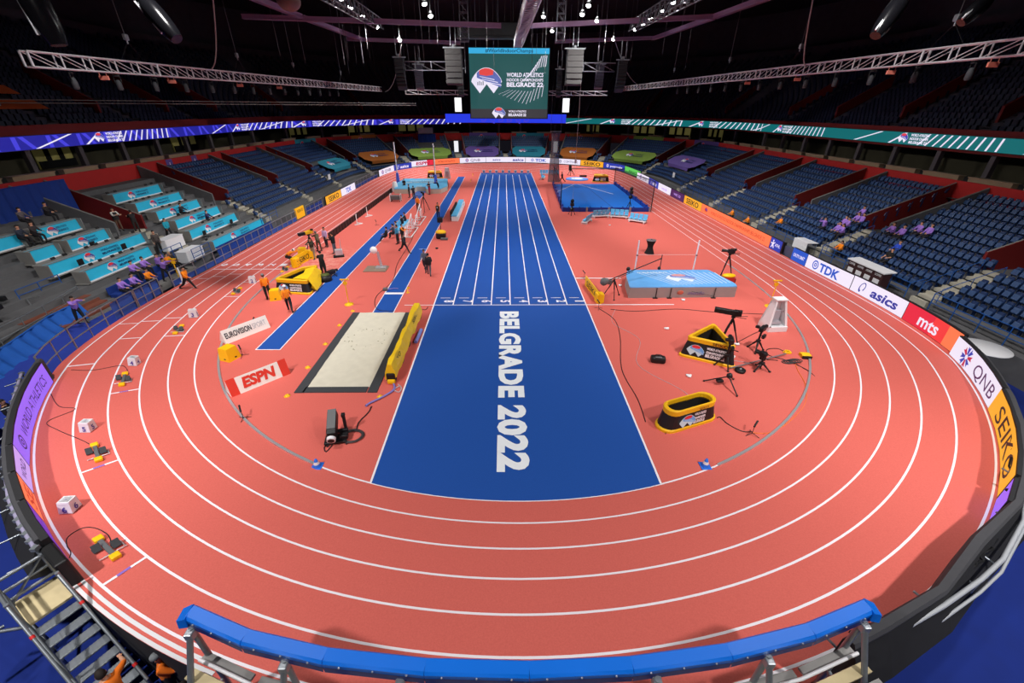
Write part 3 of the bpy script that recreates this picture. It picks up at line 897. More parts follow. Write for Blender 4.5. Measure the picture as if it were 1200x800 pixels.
board(63.75, 69.2, 'pale lilac board with faint lettering on the right straight', LW_, 'wanda', LPINK, th=.36, tw=2.4)
board(69.25, 73.2, 'navy board with white swirl lettering on the far right bend', LBLU, 'asics', LW_, th=.5, tw=1.7, ital=.12, bold=.03, off=.4, emblem=(emblem_swirl, .6), eoff=-.9)
board(73.25, 77.2, 'white board with burst mark on the far right bend before the green', LW_, 'QNB', lit('plum', rgb(74, 28, 84)), th=.5, tw=1.4, bold=0, off=.5, emblem=(emblem_q, .8), eoff=-.8)
DF = 6.6
board(77.25, 81.2, 'green board with dark mark on the far right bend', LGRN, 'sport', lit('dark_green', rgb(20, 90, 40)), th=.4, tw=2, d=DF)
board(81.25, 85.4, 'navy board with white bank lettering at the far end', LBLU, 'postanska', LW_, th=.36, tw=2.4, d=DF, off=.4, emblem=(emblem_oct, .6), eoff=-1.3)
board(85.45, 89.4, 'amber board with black lettering at the far end beside the white and red one', LYEL, 'SEIKO', LBLK, th=.62, tw=2.9, d=DF)
board(89.45, 93.6, 'white board with red square mark behind the throwing cage', LW_, 'COMTRADE', lit('slate', rgb(60, 70, 120)), th=.42, tw=2.3, d=DF, bold=0, off=.5, emblem=(emblem_oct, .6), eoff=-1.2)
board(93.65, 98.2, 'white board with navy letters right of centre at the far end', LW_, 'TDK', LBL2, th=.55, tw=1.7, d=DF, bold=.03, off=.1, emblem=(emblem_oct, .6), eoff=-1.2)
board(98.25, HALF, 'white board with navy swirl lettering at the far end of the sprint straight', LW_, 'asics', LNAVY, th=.5, tw=1.7, d=DF, ital=.12, bold=.03, off=.3)
# left, from the far centre towards the camera (negative s)
board(-HALF, -97.8, 'white board with navy mark at the far centre', LW_, 'asics', LNAVY, th=.4, tw=1.2, d=DF)
board(-97.75, -93.7, 'white board with burst mark left of centre at the far end', LW_, 'QNB', lit('plum', rgb(74, 28, 84)), th=.5, tw=1.5, d=DF, bold=0, off=.4, emblem=(emblem_q, .8), eoff=-.9)
board(-93.65, -89.4, 'orange board with small red lettering at the far left', LORA, 'WORLD ATHLETICS', lit('rust', rgb(190, 52, 30)), th=.34, tw=2.8, d=DF)
board(-89.35, -85.2, 'white and red board with red sports lettering at the far left', LW_, 'ESPN', lit('mark_red', rgb(200, 30, 60)), th=.55, tw=2.4, d=DF, grad=[LW_, LW_, LW_, LW_, LRED][::-1], bold=.04, off=.3, ital=.1)
board(-85.15, -81.6, 'navy board with white swirl on the far left bend', LBLU, 'asics', LW_, th=.5, tw=1.7, ital=.12, bold=.03, off=.35, emblem=(emblem_swirl, .6), eoff=-.9)
board(-81.55, -77.8, 'white board with burst mark on the far left bend behind the vault upright', LW_, 'QNB', lit('plum', rgb(74, 28, 84)), th=.5, tw=1.5, bold=0, off=.4, emblem=(emblem_q, .8), eoff=-.9)
board(-68.6, -62.4, 'white board with blue letters on the left straight', LW_, 'TDK', LBL2, th=.6, tw=2.4, bold=.03)
board(-62.3, -56.6, 'amber board with black letters on the left straight', LYEL, 'SEIKO', LBLK, th=.62, tw=3.8)
board(-17.9, -13.35, 'violet board with dark lettering on the near left bend', LPUR, 'WORLD ATHLETICS', lit('dark_mark', rgb(58, 36, 110)), th=.42, tw=3.1, h=.95, d=BN, bold=0, ital=.1, off=.35, emblem=(emblem_oct, .55), eoff=-1.65)
board(-13.3, -12.1, 'pale violet board piece below the violet board', LPINK, 'WORLD', lit('dark_mark', rgb(58, 36, 110)), th=.3, tw=.8, h=.95, d=BN)
board(-12.05, -10.9, 'orange board piece on the near left below the pale violet one', LORA, 'SE', lit('rust', rgb(190, 52, 30)), th=.5, tw=.8, h=.95, d=BN)
board(-10.85, -9.3, 'deep violet end of the lit board run at the near left beside the stairs', LPUR2, h=.95, d=BN)
# gap board panel on the right
mb = MB(); ss = span(34.5, 35.9, .5)
vs = [trk(s, d_, z) for s in ss for d_, z in ((6.15, 0), (6.1, .75), (6.35, .75))]
mb.add(vs, [(i * 3 + j, i * 3 + j + 1, i * 3 + j + 4, i * 3 + j + 3) for i in range(len(ss) - 1) for j in range(2)])
tag(mb.build('gate_screen', mat('slate_cloth', rgb(70, 78, 104), .8, noise=.1)), 'slate cloth covered gate panel between the two short blue boards', 'panel')
mb = MB(); mb.box(trk(35.85, 6.05, .5), (.3, .12, 1.05), rot=(0, 0, .0), bev=.02); mb.box(trk(35.85, 6.2, .05), (.5, .5, .06))
tag(mb.build('gate_post', BLACK), 'black padded post at the end of the striding figure board', 'post')

# ------------------------------------------------------------------ ribbon displays on the upper tier fascia
def ribbon(name, label, t0, t1, z0, z1, o, back, logos, fg=None, extra=None):
    r = thing(name, label, 'display', ring((t0 + t1) / 2, o, z0))
    B = r.location
    ts = tspan(t0, t1, 1.0)
    mb = MB(); vs = []
    for t in ts: vs += [ring(t, o, z0) - B, ring(t, o, z1) - B]
    mb.add(vs, [(2 * i, 2 * i + 1, 2 * i + 3, 2 * i + 2) for i in range(len(ts) - 1)])
    mb.build('lit_face', back, r)
    mb = MB(); vs = []
    for t in ts: vs += [ring(t, o + .02, z0 - .04) - B, ring(t, o + .08, z0 - .04) - B, ring(t, o + .08, z1 + .04) - B, ring(t, o + .02, z1 + .04) - B]
    mb.add(vs, [(4 * i + j, 4 * i + (j + 1) % 4, 4 * i + 4 + (j + 1) % 4, 4 * i + 4 + j) for i in range(len(ts) - 1) for j in range(4)])
    mb.build('cabinet', BLACK, r)
    H_ = z1 - z0
    def Q(u, v, sl, mb, w):      # slanted white stroke from u (bottom) to v (top)
        mb.slot(sl)
        p = []
        for k in range(5):
            f = k / 4
            for e in (-w, w): p.append(ring(u + (v - u) * f + e, o - .03, z0 + H_ * (.04 + .92 * f)) - B)
        mb.add(p, [(2 * k, 2 * k + 1, 2 * k + 3, 2 * k + 2) for k in range(4)])
    mb = MB()
    for tl, kk in logos:
        d = kk           # +1 / -1: which way the strokes fan out along t as seen by the viewer's left to right
        n_ = rdir(tl); xr = Vector((n_.y, -n_.x, 0))
        mb.slot(0)
        F = frame(ring(tl, o - .05, (z0 + z1) / 2 + .05) - B, xr, (0, 0, 1))
        dome_logo(mb, F, H_ * .85, (1, 2, 0))
        n2 = rdir(tl - 2.0); x2 = Vector((n2.y, -n2.x, 0))
        F2 = frame(ring(tl - 1.9, o - .06, (z0 + z1) / 2) - B, x2, (0, 0, 1))
        for k, tx in enumerate(('WORLD ATHLETICS', 'INDOOR CHAMPS', 'BELGRADE 22')):
            mb.slot(0); mb.text(tx, F2 @ Matrix.Translation((0, (.22 - .3 * k) * H_, 0)), H_ * .2, bold=.04, w=2.1)
        Q(tl + 6.6, tl + 3.0, 0, mb, .2); Q(tl + 1.6, tl - .2, 0, mb, .16)
        for k in range(10):
            u = tl - 2.2 - k * .85; Q(u + .25 - .0 * k, u - .75 + k * .09, 0, mb, .09)
    if extra: extra(mb, B)
    mb.build('lit_graphics', [LW_, lit('emblem_red', rgb(222, 60, 76)), lit('emblem_blue', rgb(62, 66, 180)), LRIB2, LCY], r)
    return r
ribbon('ribbon_display', 'long teal ribbon display with white slanted strokes above the right stand', 6, T2(93.6), 7.95, 9.05, OR_, LTEAL, [(T2(87.1), 1), (T2(74.5), 1), (T2(59.7), 1), (T2(37.5), 1), (T2(19), 1)])
def bluex(mb, B):
    mb.slot(3)
    for t in tspan(T2(116), T2(186), 3.1):
        h = .5
        p = [ring(t, OR_ - .015, 7.75) - B, ring(t + .45, OR_ - .015, 7.75) - B, ring(t + 1.3, OR_ - .015, 8.7) - B, ring(t + .85, OR_ - .015, 8.7) - B]
        mb.add(p, [(0, 1, 2, 3)])
        p = [ring(t + 1.5, OR_ - .015, 7.75) - B, ring(t + 1.9, OR_ - .015, 7.75) - B, ring(t + 1.9, OR_ - .015, 8.7) - B, ring(t + 1.5, OR_ - .015, 8.7) - B]
        mb.add(p, [(0, 1, 2, 3)])
ribbon('ribbon_display', 'long dark blue ribbon display with white slanted strokes above the left stand', T2(114.0), TT - 6, 7.7, 8.75, OR_, LRIB, [(T2(121.6), 1), (T2(133.8), 1), (T2(145.2), 1), (T2(170.3), 1)], extra=bluex)
r = ribbon('ribbon_display', 'tall bright blue ribbon display at the far end, behind the hanging screen', T2(93.6), T2(114.0), 8.0, 9.8, OR_ - .1, LMID, [])
mb = MB(); F = frame(ring(T2(103.9), OR_ - .16, 8.9) - r.location, (1, 0, 0), (0, 0, 1))
for x in range(-9, 10, 2):
    mb.text('ABKQRDSE'[abs(x) % 8], F @ Matrix.Translation((x, -.75, 0)), 1.5, bold=.02, w=1.3)
mb.build('pale_letters', LRIB2, r)

# ------------------------------------------------------------------ hanging screen
S0 = thing('hanging_screen', 'large hanging screen with dome emblem and white rays over the far end of the straight', 'screen', (.4, 70, 9.75))
W_, H_ = 11.15, 8.5
mb = MB(); mb.box((0, .5, H_ / 2), (W_ + .25, .9, H_ + .2)); mb.build('housing', BLACK, S0)
mb = MB(); mb.quad((-W_ / 2, .03, 1.15), (W_ / 2, .03, 1.15), (W_ / 2, .03, H_ - .65), (-W_ / 2, .03, H_ - .65))
mb.slot(1); mb.quad((-W_ / 2, .03, H_ - .65), (W_ / 2, .03, H_ - .65), (W_ / 2, .03, H_), (-W_ / 2, .03, H_))
mb.slot(2); mb.quad((-W_ / 2, .03, 0), (W_ / 2, .03, 0), (W_ / 2, .03, 1.15), (-W_ / 2, .03, 1.15))
mb.build('display_face', [LSCR, LCY, LGRY], S0)
mb = MB()
def FS(x, z): return frame((x, .02, z), (1, 0, 0), (0, 0, 1))
mb.slot(4); mb.text('#WorldIndoorChamps', FS(0, H_ - .5), .42, bold=.01, w=6.6)
dome_logo(mb, FS(-3.2, 4.7), 3.3, (1, 2, 0))
mb.slot(4)
for k in range(4): mb.quad(*[(x, .0, z) for x, z in ((-4.5 + .25 * k, 4.1), (-4.4 + .25 * k, 4.1), (-4.4 + .25 * k, 4.5 + .1 * (k % 2)), (-4.5 + .25 * k, 4.5 + .1 * (k % 2)))])
mb.slot(0)
mb.text('WORLD ATHLETICS', FS(2.25, 5.15), .48, bold=.03, w=5.2); mb.text('INDOOR CHAMPIONSHIPS', FS(2.25, 4.6), .36, bold=.02, w=5.2); mb.text('BELGRADE 22', FS(2.25, 3.95), .52, bold=.04, w=5.2)
for k in range(12):
    a = k / 11
    bx = -1.5 + a * 6.2; bz = 3.0 - 1.3 * min(1, a * 1.6) + max(0, a - .6) * 2.5
    tx = 2.5 + a * 2.75; tz = 4.9 + 2.75 * min(1, a * 1.35)
    mb.add([(bx - .03, .008, bz), (bx + .03, .008, bz), (bx + (tx - bx) * .4 + .03, .008, bz + (tz - bz) * .3), (bx + (tx - bx) * .4 - .03, .008, bz + (tz - bz) * .3)], [(0, 1, 2, 3)])
    mb.add([(bx + (tx - bx) * .75 - .04, .008, bz + (tz - bz) * .75), (bx + (tx - bx) * .75 + .04, .008, bz + (tz - bz) * .75), (tx + .05, .008, tz), (tx - .05, .008, tz)], [(0, 1, 2, 3)])
dome_logo(mb, FS(-1.5, .68), 1.5, (1, 2, 0)); mb.slot(0)
mb.text('WORLD ATHLETICS', FS(1.2, .75), .24, bold=.03, w=2.6); mb.text('BELGRADE 22', FS(1.2, .25), .34, bold=.04, w=2.6)
mb.build('display_graphics', [LW_, lit('emblem_red2', rgb(226, 74, 70)), lit('emblem_blue2', rgb(96, 110, 180)), LCY, lit('ink', rgb(14, 36, 60))], S0)
mb = MB()
for x in (-4.6, -1.5, 1.5, 4.6): mb.bar((x, .5, H_), (x, .5, 18.2), .04)
mb.build('hanging_cable', GREY, S0)
# ------------------------------------------------------------------ trusses, beams, hoists, loudspeakers, lamps
def truss(a, b, h, label, n=None, w=.4, r=.045, name='lighting_truss', up=(0, 0, 1)):
    a, b = Vector(a), Vector(b); d = (b - a); L = d.length; d.normalize(); up = Vector(up); s = d.cross(up).normalized() * w / 2
    t = thing(name, label, 'truss', a)
    n = n or max(2, int(L / 1.75)); mb = MB(); u = up * h
    for q in (s, -s):
        mb.bar(q + u, q + u + d * L, r, 6); mb.bar(q, q + d * L, r, 6)
    mb.build('chord', TRUSSM, t)
    mb = MB()
    for i in range(n):
        p = d * (L * i / n); p2 = d * (L * (i + 1) / n)
        for q in (s, -s):
            mb.bar(p + q, p + q + u, r * (1.0 if i % 5 else 1.5), 5, cap=False)
            mb.bar(p + q + u, p2 + q, r * .55, 5, cap=False)
        mb.bar(p + s + u, p2 - s + u, r * .5, 5, cap=False); mb.bar(p + s, p - s, r * .5, 5, cap=False)
    mb.build('lattice', TRUSSM, t)
    return t
TRL = truss((-24.6, 26, 12.75), (-22.7, 89, 13.55), .68, 'long silver lighting truss hanging above the left stand')
TRR = truss((24.2, 20, 13.3), (22.2, 97, 14.05), .68, 'long silver lighting truss hanging above the right stand')
truss((-15.4, 75, 12.8), (-5.9, 75, 12.8), .55, 'short silver truss left of the hanging screen', r=.04)
truss((6.3, 75, 12.8), (15.6, 75, 12.8), .55, 'short silver truss right of the hanging screen', r=.04)
T1_ = truss((-13.3, 62.5, 15.1), (-7.4, 62.5, 15.1), .9, 'grey rigging truss behind the left loudspeakers', r=.05)
T2_ = truss((7.6, 62.5, 15.1), (13.6, 62.5, 15.1), .9, 'grey rigging truss behind the right loudspeakers', r=.05)
truss((1.62, 33, 17.1), (1.33, 61, 17.35), .7, 'bright ladder truss running down the roof centre to the hanging screen', w=.9, r=.06, n=40)
DT = mat('dark_truss', rgb(92, 92, 98), .4, .5)
tl = truss((-12.0, 34, 17.2), (-14.6, 60, 18.9), .9, 'floodlight truss under the roof on the left', r=.05, w=.8)
tr = truss((12.0, 34, 17.2), (14.6, 60, 18.9), .9, 'floodlight truss under the roof on the right', r=.05, w=.8)
for t in (tl, tr, T1_, T2_):
    for c in t.children: c.data.materials.clear(); c.data.materials.append(DT)
for x_, l_ in ((-5.2, 'grey ladder truss standing above the left corner of the screen'), (5.6, 'grey ladder truss standing above the right corner of the screen')):
    q_ = truss((x_, 58, 17.6), (x_, 58.01, 24.5), .9, l_, n=8, w=.7, r=.04, up=(1, 0, 0))
    for c in q_.children: c.data.materials.clear(); c.data.materials.append(DT)
mb = MB(); mb.box((0, 0, .6), (7.2, 1.2, 1.3), bev=.05); mb.box((0, -.1, -.2), (7.6, 1.4, .2))
for k in range(-3, 4): mb.bar((k, 0, 1.2), (k, 0, 5), .02, 4)
tag(mb.build('equipment_rack', BLACK, loc=(-2.2, 62, 18.6)), 'black equipment rack above the hanging screen, left of the ladder truss', 'rack')
# hanging wash fixtures under the two long trusses
def fixture_meshes():
    a = MB(); a.box((0, 0, -.12), (.3, .2, .1), bev=.02); a.bar((-.17, 0, -.12), (-.17, 0, -.5), .03); a.bar((.17, 0, -.12), (.17, 0, -.5), .03)
    b = MB(); b.lathe([(.10, -.9), (.15, -.86), (.15, -.55), (.11, -.38), (.03, -.34)], n=10)
    c = MB(); c.lathe([(.0, -.905), (.12, -.905), (.12, -.9)], n=10)
    return a.mesh('yoke', BLACK), b.mesh('lamp_head', DGREY), c.mesh('lens', GREY)
FX = fixture_meshes()
def fixture(p, label, group):
    o = thing('wash_light', label, 'lamp', p, random.uniform(0, 6), group)
    for nm, me in zip(('yoke', 'lamp_head', 'lens'), FX):
        c = bpy.data.objects.new(nm, me); C.objects.link(c); c.parent = o
for side, a, b, nm in ((-1, Vector((-24.6, 26, 12.72)), Vector((-22.4, 97, 13.62)), 'left'), (1, Vector((24.2, 20, 13.27)), Vector((22.2, 97, 14.02)), 'right')):
    for k in range(14):
        f = (.03 + k * .043)
        fixture(a + (b - a) * f, 'small dark lamp, %s from the camera under the long %s truss' % (nth[k], nm), 'lamps under the long %s truss' % nm)
def tinyflag(p, label):
    mb = MB(); mb.box((0, 0, -.28), (.55, .1, .22), bev=.02); mb.bar((-.2, 0, 0), (-.2, 0, -.2), .015); mb.bar((.2, 0, 0), (.2, 0, -.2), .015)
    tag(mb.build('truss_marker', mat('salmon_plastic', rgb(220, 130, 110), .6), loc=p), label, 'marker', 'salmon markers under the long trusses')
for side, a, b, nm in ((-1, Vector((-24.6, 26, 12.72)), Vector((-22.4, 97, 13.62)), 'left'), (1, Vector((24.2, 20, 13.27)), Vector((22.2, 97, 14.02)), 'right')):
    for k, f in enumerate((.06, .14, .26, .36)):
        tinyflag(a + (b - a) * f, 'salmon coloured box, %s from the camera under the long %s truss' % (nth[k], nm))
# roof beams in dim purple
PB = mat('purple_roof_steel', rgb(150, 118, 148), .6, noise=.1)
def beam(a, b, label, r=.36):
    a, b = Vector(a), Vector(b); d = (b - a).normalized(); s = d.cross(Vector((0, 0, 1))).normalized()
    mb = MB()
    for z, w in ((0, .5), (.6, .5)):
        vs = [p + s * e * w * r * 1.4 + Vector((0, 0, z * r * 1.4 + dz)) for p in (a, b) for e in (-1, 1) for dz in (0, .1)]
        mb.add(vs, [(0, 1, 3, 2), (4, 6, 7, 5), (0, 4, 5, 1), (2, 3, 7, 6), (0, 2, 6, 4), (1, 5, 7, 3)])
    vs = [p + s * e * .2 + Vector((0, 0, z)) for p in (a, b) for e in (-1, 1) for z in (0, r * .9)]
    mb.add(vs, [(0, 1, 3, 2), (4, 6, 7, 5), (0, 4, 5, 1), (2, 3, 7, 6), (0, 2, 6, 4), (1, 5, 7, 3)])
    o = mb.build('roof_beam', PB); o['kind'] = 'structure'; return o
ZB = 18.7
beam((-26.5, 53, ZB), (-.6, 53, ZB - .55), ''); beam((2.4, 53, ZB - .55), (21, 53, ZB + .35), '')
beam((-22.5, 73, ZB + .55), (-6.5, 73, ZB + .2), ''); beam((7, 73, ZB + .45), (21.5, 73, ZB + 1), '')
beam((-20.6, 53, ZB), (-20.4, 73, ZB + .5), ''); beam((21, 53, ZB + .3), (21, 73, ZB + .9), '')
beam((-20.4, 34, ZB - .4), (-20.6, 52.6, ZB), ''); beam((21.3, 34, ZB - .1), (21, 52.6, ZB + .3), '')
beam((-17.5, 14, 14.0), (-12.0, 24, 15.6), '')
# dark upper rig layer below the roof: many thin rods
mb = MB()
for k in range(46):
    x = random.uniform(-24, 24); y = random.uniform(44, 90); z0 = random.uniform(14.5, 17.5)
    mb.bar((x, y, z0), (x + random.uniform(-.2, .2), y, 27.9), .016, 4, cap=False)
tag(mb.build('hoist_wires', mat('wire_grey', rgb(110, 108, 114), .5, .4)), 'thin grey hoist wires hanging from the dark roof', 'wires', kind='stuff')
def chain_motor(p, top, label):
    o = thing('chain_hoist', label, 'hoist', p, 0, 'chain hoists on the long trusses')
    mb = MB(); mb.box((0, 0, .25), (.22, .3, .34), bev=.05); mb.bar((0, 0, .08), (0, 0, -.1), .05); mb.build('motor', GREY, o)
    mb = MB(); mb.bar((0, 0, .4), Vector(top) - Vector(p), .022, 5); mb.build('chain', mat('wire_grey', rgb(110, 108, 114)), o)
    mb = MB(); mb.bar((0, 0, 0), (0, -1, -1.0), .015, 4); mb.bar((0, 0, 0), (0, 1, -1.0), .015, 4); mb.build('sling', BLACK, o)
for side, a, b, nm in ((-1, Vector((-24.6, 26, 13.4)), Vector((-22.4, 97, 14.3)), 'left'), (1, Vector((24.2, 20, 13.95)), Vector((22.2, 97, 14.7)), 'right')):
    for k, f in enumerate((.1, .27, .42, .62)):
        p = a + (b - a) * f + Vector((0, 0, 1.1))
        chain_motor(p, p + Vector((side * .0, 0, 12)), 'small chain hoist, %s from the camera above the long %s truss' % (nth[k], nm))
def sag(a, b, d, r, label, m, name='hanging_cable'):
    a, b = Vector(a), Vector(b)
    tag(MB().tube([a + (b - a) * (i / 14) - Vector((0, 0, d * math.sin(PI * i / 14))) for i in range(15)], r, 5).build(name, m), label, 'cable')
CAB = mat('pale_cable', rgb(150, 145, 140), .6)
sag((-18.5, 34, 18), (-24.2, 41, 13.6), 1.1, .045, 'pale cable looping down to the left truss', CAB)
sag((19.5, 34, 18), (24.0, 40, 14.1), 1.1, .045, 'pale cable looping down to the right truss', CAB)
sag((12.6, 60, 18.2), (20.2, 72, 13.9), 1.2, .04, 'pale cable slung from the right loudspeakers to the right truss', CAB)
sag((-12.3, 60, 17.5), (-17.8, 72, 13.0), 1.2, .04, 'pale cable slung from the left loudspeakers to the left truss', CAB)
for z, l in ((11.45, 'upper of two thin level cables across the left upper stand'), (11.2, 'lower of two thin level cables across the left upper stand')):
    tag(MB().bar((-45, 40, z), (-14, 75, z + .12), .035, 5).build('level_cable', CAB), l, 'cable')
# loudspeaker arrays
def array(p, n, w, h, dpt, tilt, m, label, grille=True):
    o = thing('line_array', label, 'loudspeaker', p)
    mb = MB(); mb.box((0, .1, .12), (w + .5, .35, .12)); mb.box((0, .1, .3), (.3, .3, .3)); mb.bar((-.3, .1, .3), (-.3, .1, 2.2), .03); mb.bar((.3, .1, .3), (.3, .1, 2.2), .03); mb.build('flying_frame', GREY, o)
    y = z = 0; a = 0
    for k in range(n):
        a = tilt * (k / max(1, n - 1)) ** 1.4
        c = Vector((0, y, z)) - Vector((0, math.sin(a), math.cos(a))) * h / 2
        mb = MB(); Rm = Euler((-a, 0, 0)).to_matrix()
        mb.box(c, (w, dpt, h * .96), rot=Rm, bev=.03); mb.slot(1); mb.box(c + Rm @ Vector((0, -dpt / 2, 0)), (w * .94, .03, h * .82), rot=Rm)
        mb.build('speaker_box', [m, mat('grille_' + m.name, tuple(x * .8 for x in m.diffuse_color[:3]), .8)], o)
        y += -math.sin(a) * -h * 1.0 * 0 + math.sin(a) * h; z -= math.cos(a) * h
    return o
SPG = mat('speaker_grey', rgb(50, 48, 48), .7); SPD = mat('speaker_black', rgb(36, 36, 40), .6)
array((-6.5, 62, 17.3), 6, 2.0, .62, .9, R(10), SPG, 'grey loudspeaker column hanging left of the screen')
array((8.4, 62, 17.3), 6, 2.0, .62, .9, R(10), SPG, 'grey loudspeaker column hanging right of the screen')
array((-13.2, 62, 16.3), 8, 1.1, .42, .7, R(35), SPD, 'black curved loudspeaker column, furthest left')
array((-12.3, 70, 16.2), 7, 1.1, .42, .7, R(20), mat('speaker_slate', rgb(80, 80, 92), .6), 'slate loudspeaker column between the left truss and grey column')
array((14.4, 62, 16.2), 8, 1.1, .42, .7, R(35), SPD, 'black curved loudspeaker column, furthest right')
array((13.2, 70, 16.4), 7, 1.1, .42, .7, R(20), mat('speaker_slate', rgb(80, 80, 92), .6), 'slate loudspeaker column between the grey one and right truss')
array((-5.9 - .4, 68, 15.6), 8, .7, .4, .6, R(25), SPD, 'slim black loudspeaker column against the left screen edge')
array((7.3, 68, 15.6), 8, .7, .4, .6, R(25), SPD, 'slim black loudspeaker column against the right screen edge')
# near big dark speakers hanging top left and right (seen from below)
def pod(p, q, r, label):
    p, q = Vector(p), Vector(q); o = thing('hanging_speaker_pod', label, 'loudspeaker', p)
    d = q - p; mb = MB(); n = 8
    mb.tube([d * (i / n) for i in range(n + 1)], r, 10, radii=[r * f for f in (.55, .8, .95, 1, 1, .95, .9, .8, .6)]); mb.build('shell', mat('gloss_black', rgb(14, 14, 17), .18), o)
    mb = MB(); mb.bar((0, 0, 0), (0, 0, 6), .03); mb.build('hanging_rod', GREY, o)
    mb = MB(); mb.tube([d * (i / n) + Vector((-.8 * r, -.5 * r, 0)) for i in range(1, n)], .05, 6); mb.build('trim_strip', ALU, o)
pod((-17.8, 26, 15.6), (-16.4, 25.5, 13.9), .45, 'glossy black hanging speaker, left of the top, right hand one')
pod((-19.2, 21.5, 15.8), (-18.8, 21.5, 13.2), .5, 'dark hanging speaker in the top left corner')
pod((20.2, 27, 16.2), (19.0, 26.5, 14.4), .45, 'glossy black hanging speaker at the top right')
pod((21.9, 24, 15.6), (21.0, 24, 14.6), .35, 'dark lamp housing in the top right corner')
mb = MB(); mb.ball((-13.6, 33, 16.75), .7, 14, 10, (1, 1, .8)); mb.bar((-13.6, 33, 17.2), (-13.6, 33, 22), .04)
tag(mb.build('hanging_globe', mat('brown_globe', rgb(110, 84, 76), .6)), 'brownish round globe hanging under the left roof beam', 'globe')
# floodlight lamps: a visible lamp with the spot that really lights the hall
GLOW = mat('lamp_glow', (1, 1, 1), .5, emit=14)
def flood(p, target, power, label, size=72, r=.22, group='floodlights under the roof', light=True):
    p = Vector(p); o = thing('floodlight', label, 'lamp', p, 0, group)
    d = (Vector(target) - p).normalized(); M = d.to_track_quat('-Z', 'Y').to_matrix().to_4x4()
    mb = MB(); mb.xf(M); mb.lathe([(r * .5, .3), (r * .9, .25), (r * 1.15, 0), (r * 1.1, -.02)], n=12); mb.xf(); mb.bar((0, 0, .2), (0, 0, 1.2), .03); mb.build('housing', BLACK, o)
    mb = MB(); mb.xf(M); mb.ball((0, 0, -.02), r * 1.0, 10, 7, (1, 1, .7)); mb.xf(); mb.build('lens', GLOW, o)
    if light: spot(p + d * .5, target, power, size, .9)
# ------------------------------------------------------------------ jumping pit
p = thing('sand_pit', 'long jump pit of pale sand in a black frame', 'pit', (-7.9, 19.35, 0))
SAND = mat('pale_sand', rgb(206, 200, 182), .95, noise=.10, scale=2.5, bump=.25)
mb = MB(); x0, x1, y0, y1 = -1.75, 1.88, -4.13, 4.15; fw = .42
mb.box((x0 + fw / 2, 0, .02), (fw, y1 - y0, .04)); mb.box((x1 - fw / 2, 0, .02), (fw, y1 - y0, .04)); mb.box((0, y0 + .2, .02), (x1 - x0 - 2 * fw, .4, .04)); mb.build('frame', DGREY, p)
mb = MB(); nx, ny = 30, 70; vs = []
for j in range(ny + 1):
    for i in range(nx + 1):
        x = x0 + fw + (x1 - x0 - 2 * fw) * i / nx; y = y0 + .4 + (y1 - y0 - .4) * j / ny
        d = math.hypot(x * .9, y - .9)
        z = .022 + .012 * math.sin(x * 7 + y * 3) * math.sin(y * 5) + (-.03 if d < .9 else .02 if d < 1.3 else 0) * random.random()
        vs.append((x, y, max(.008, z)))
mb.add(vs, [(j * (nx + 1) + i, j * (nx + 1) + i + 1, (j + 1) * (nx + 1) + i + 1, (j + 1) * (nx + 1) + i) for j in range(ny) for i in range(nx)], True)
mb.build('sand', SAND, p)
mb = MB()
for k in range(60):
    a = random.uniform(0, 2 * PI); rr = random.uniform(.75, 1.35)
    mb.ball((rr * math.cos(a) * .95, .9 + rr * math.sin(a), .03), random.uniform(.015, .045), 5, 4, (1, 1, .4))
o = mb.build('sand_clods', mat('darker_sand', rgb(150, 145, 120), .95), p); o['kind'] = 'stuff'  # clods in a darker tone than the sand bed
# flat yellow cones round the pit
cm = MB(); cm.lathe([(.13, 0), (.13, .02), (.06, .06), (.05, .08)], n=12); cmesh = cm.mesh('disc_marker', YEL)
for (x, y), l in zip([(-9.86, 15.0), (-9.9, 17.3), (-9.9, 19.6), (-9.9, 21.8), (-9.75, 23.75), (-5.8, 14.9), (-5.75, 23.8)], ['at the near left corner', 'on the left side, nearest', 'on the left side, middle', 'on the left side, farthest', 'at the far left corner', 'at the near right corner', 'at the far right corner']):
    o = bpy.data.objects.new('disc_marker', cmesh); C.objects.link(o); o.location = (x, y, 0); tag(o, 'flat yellow disc marker %s of the sand pit' % l, 'marker', 'yellow discs round the sand pit')
# yellow tarpaulin over the pit-side distance board
p = thing('covered_board', 'long yellow tarpaulin covered board beside the sand pit', 'board', (-5.55, 16.0, 0))
mb = MB(); n = 14; rings_ = []
for i in range(n + 1):
    y = 6.9 * i / n; w = .16 + .05 * math.sin(i * 2.1) + (.12 if i > 10 else 0); h = .95 + .05 * math.sin(i * 1.3); b = .28 + .07 * math.sin(i * 1.9) + (.1 if i in (6, 7, 8) else 0)
    rings_.append([(-.28, y, b * .5), (-.24, y, h * .55), (-w * .6, y, h), (w * .6, y, h), (.22 + .03 * math.sin(i), y, h * .6), (.26, y, b)])
mb.loft(rings_, smooth=False, cap=True); mb.slot(1)
for y in (.9, 5.2):
    mb.text('SEIKO', frame((-.1, y + .2, .98), (0, 1, 0), (-.9, 0, .2)) if False else frame((.19, y, .66), (0, 1, 0), (-.2, 0, 1)), .22, bold=.01, w=1.1)
mb.build('tarpaulin', [YELT, BLACK], p)
mb = MB()
for i in range(5):
    y = .1 + i * 1.65
    mb.box((0, y, .25), (.4, .35, .5), bev=.06)
mb.build('board_foot', BLACK, p)
mb = MB(); mb.box((.02, -.05, .12), (.34, .3, .2), bev=.05); mb.build('end_box', YEL, p)
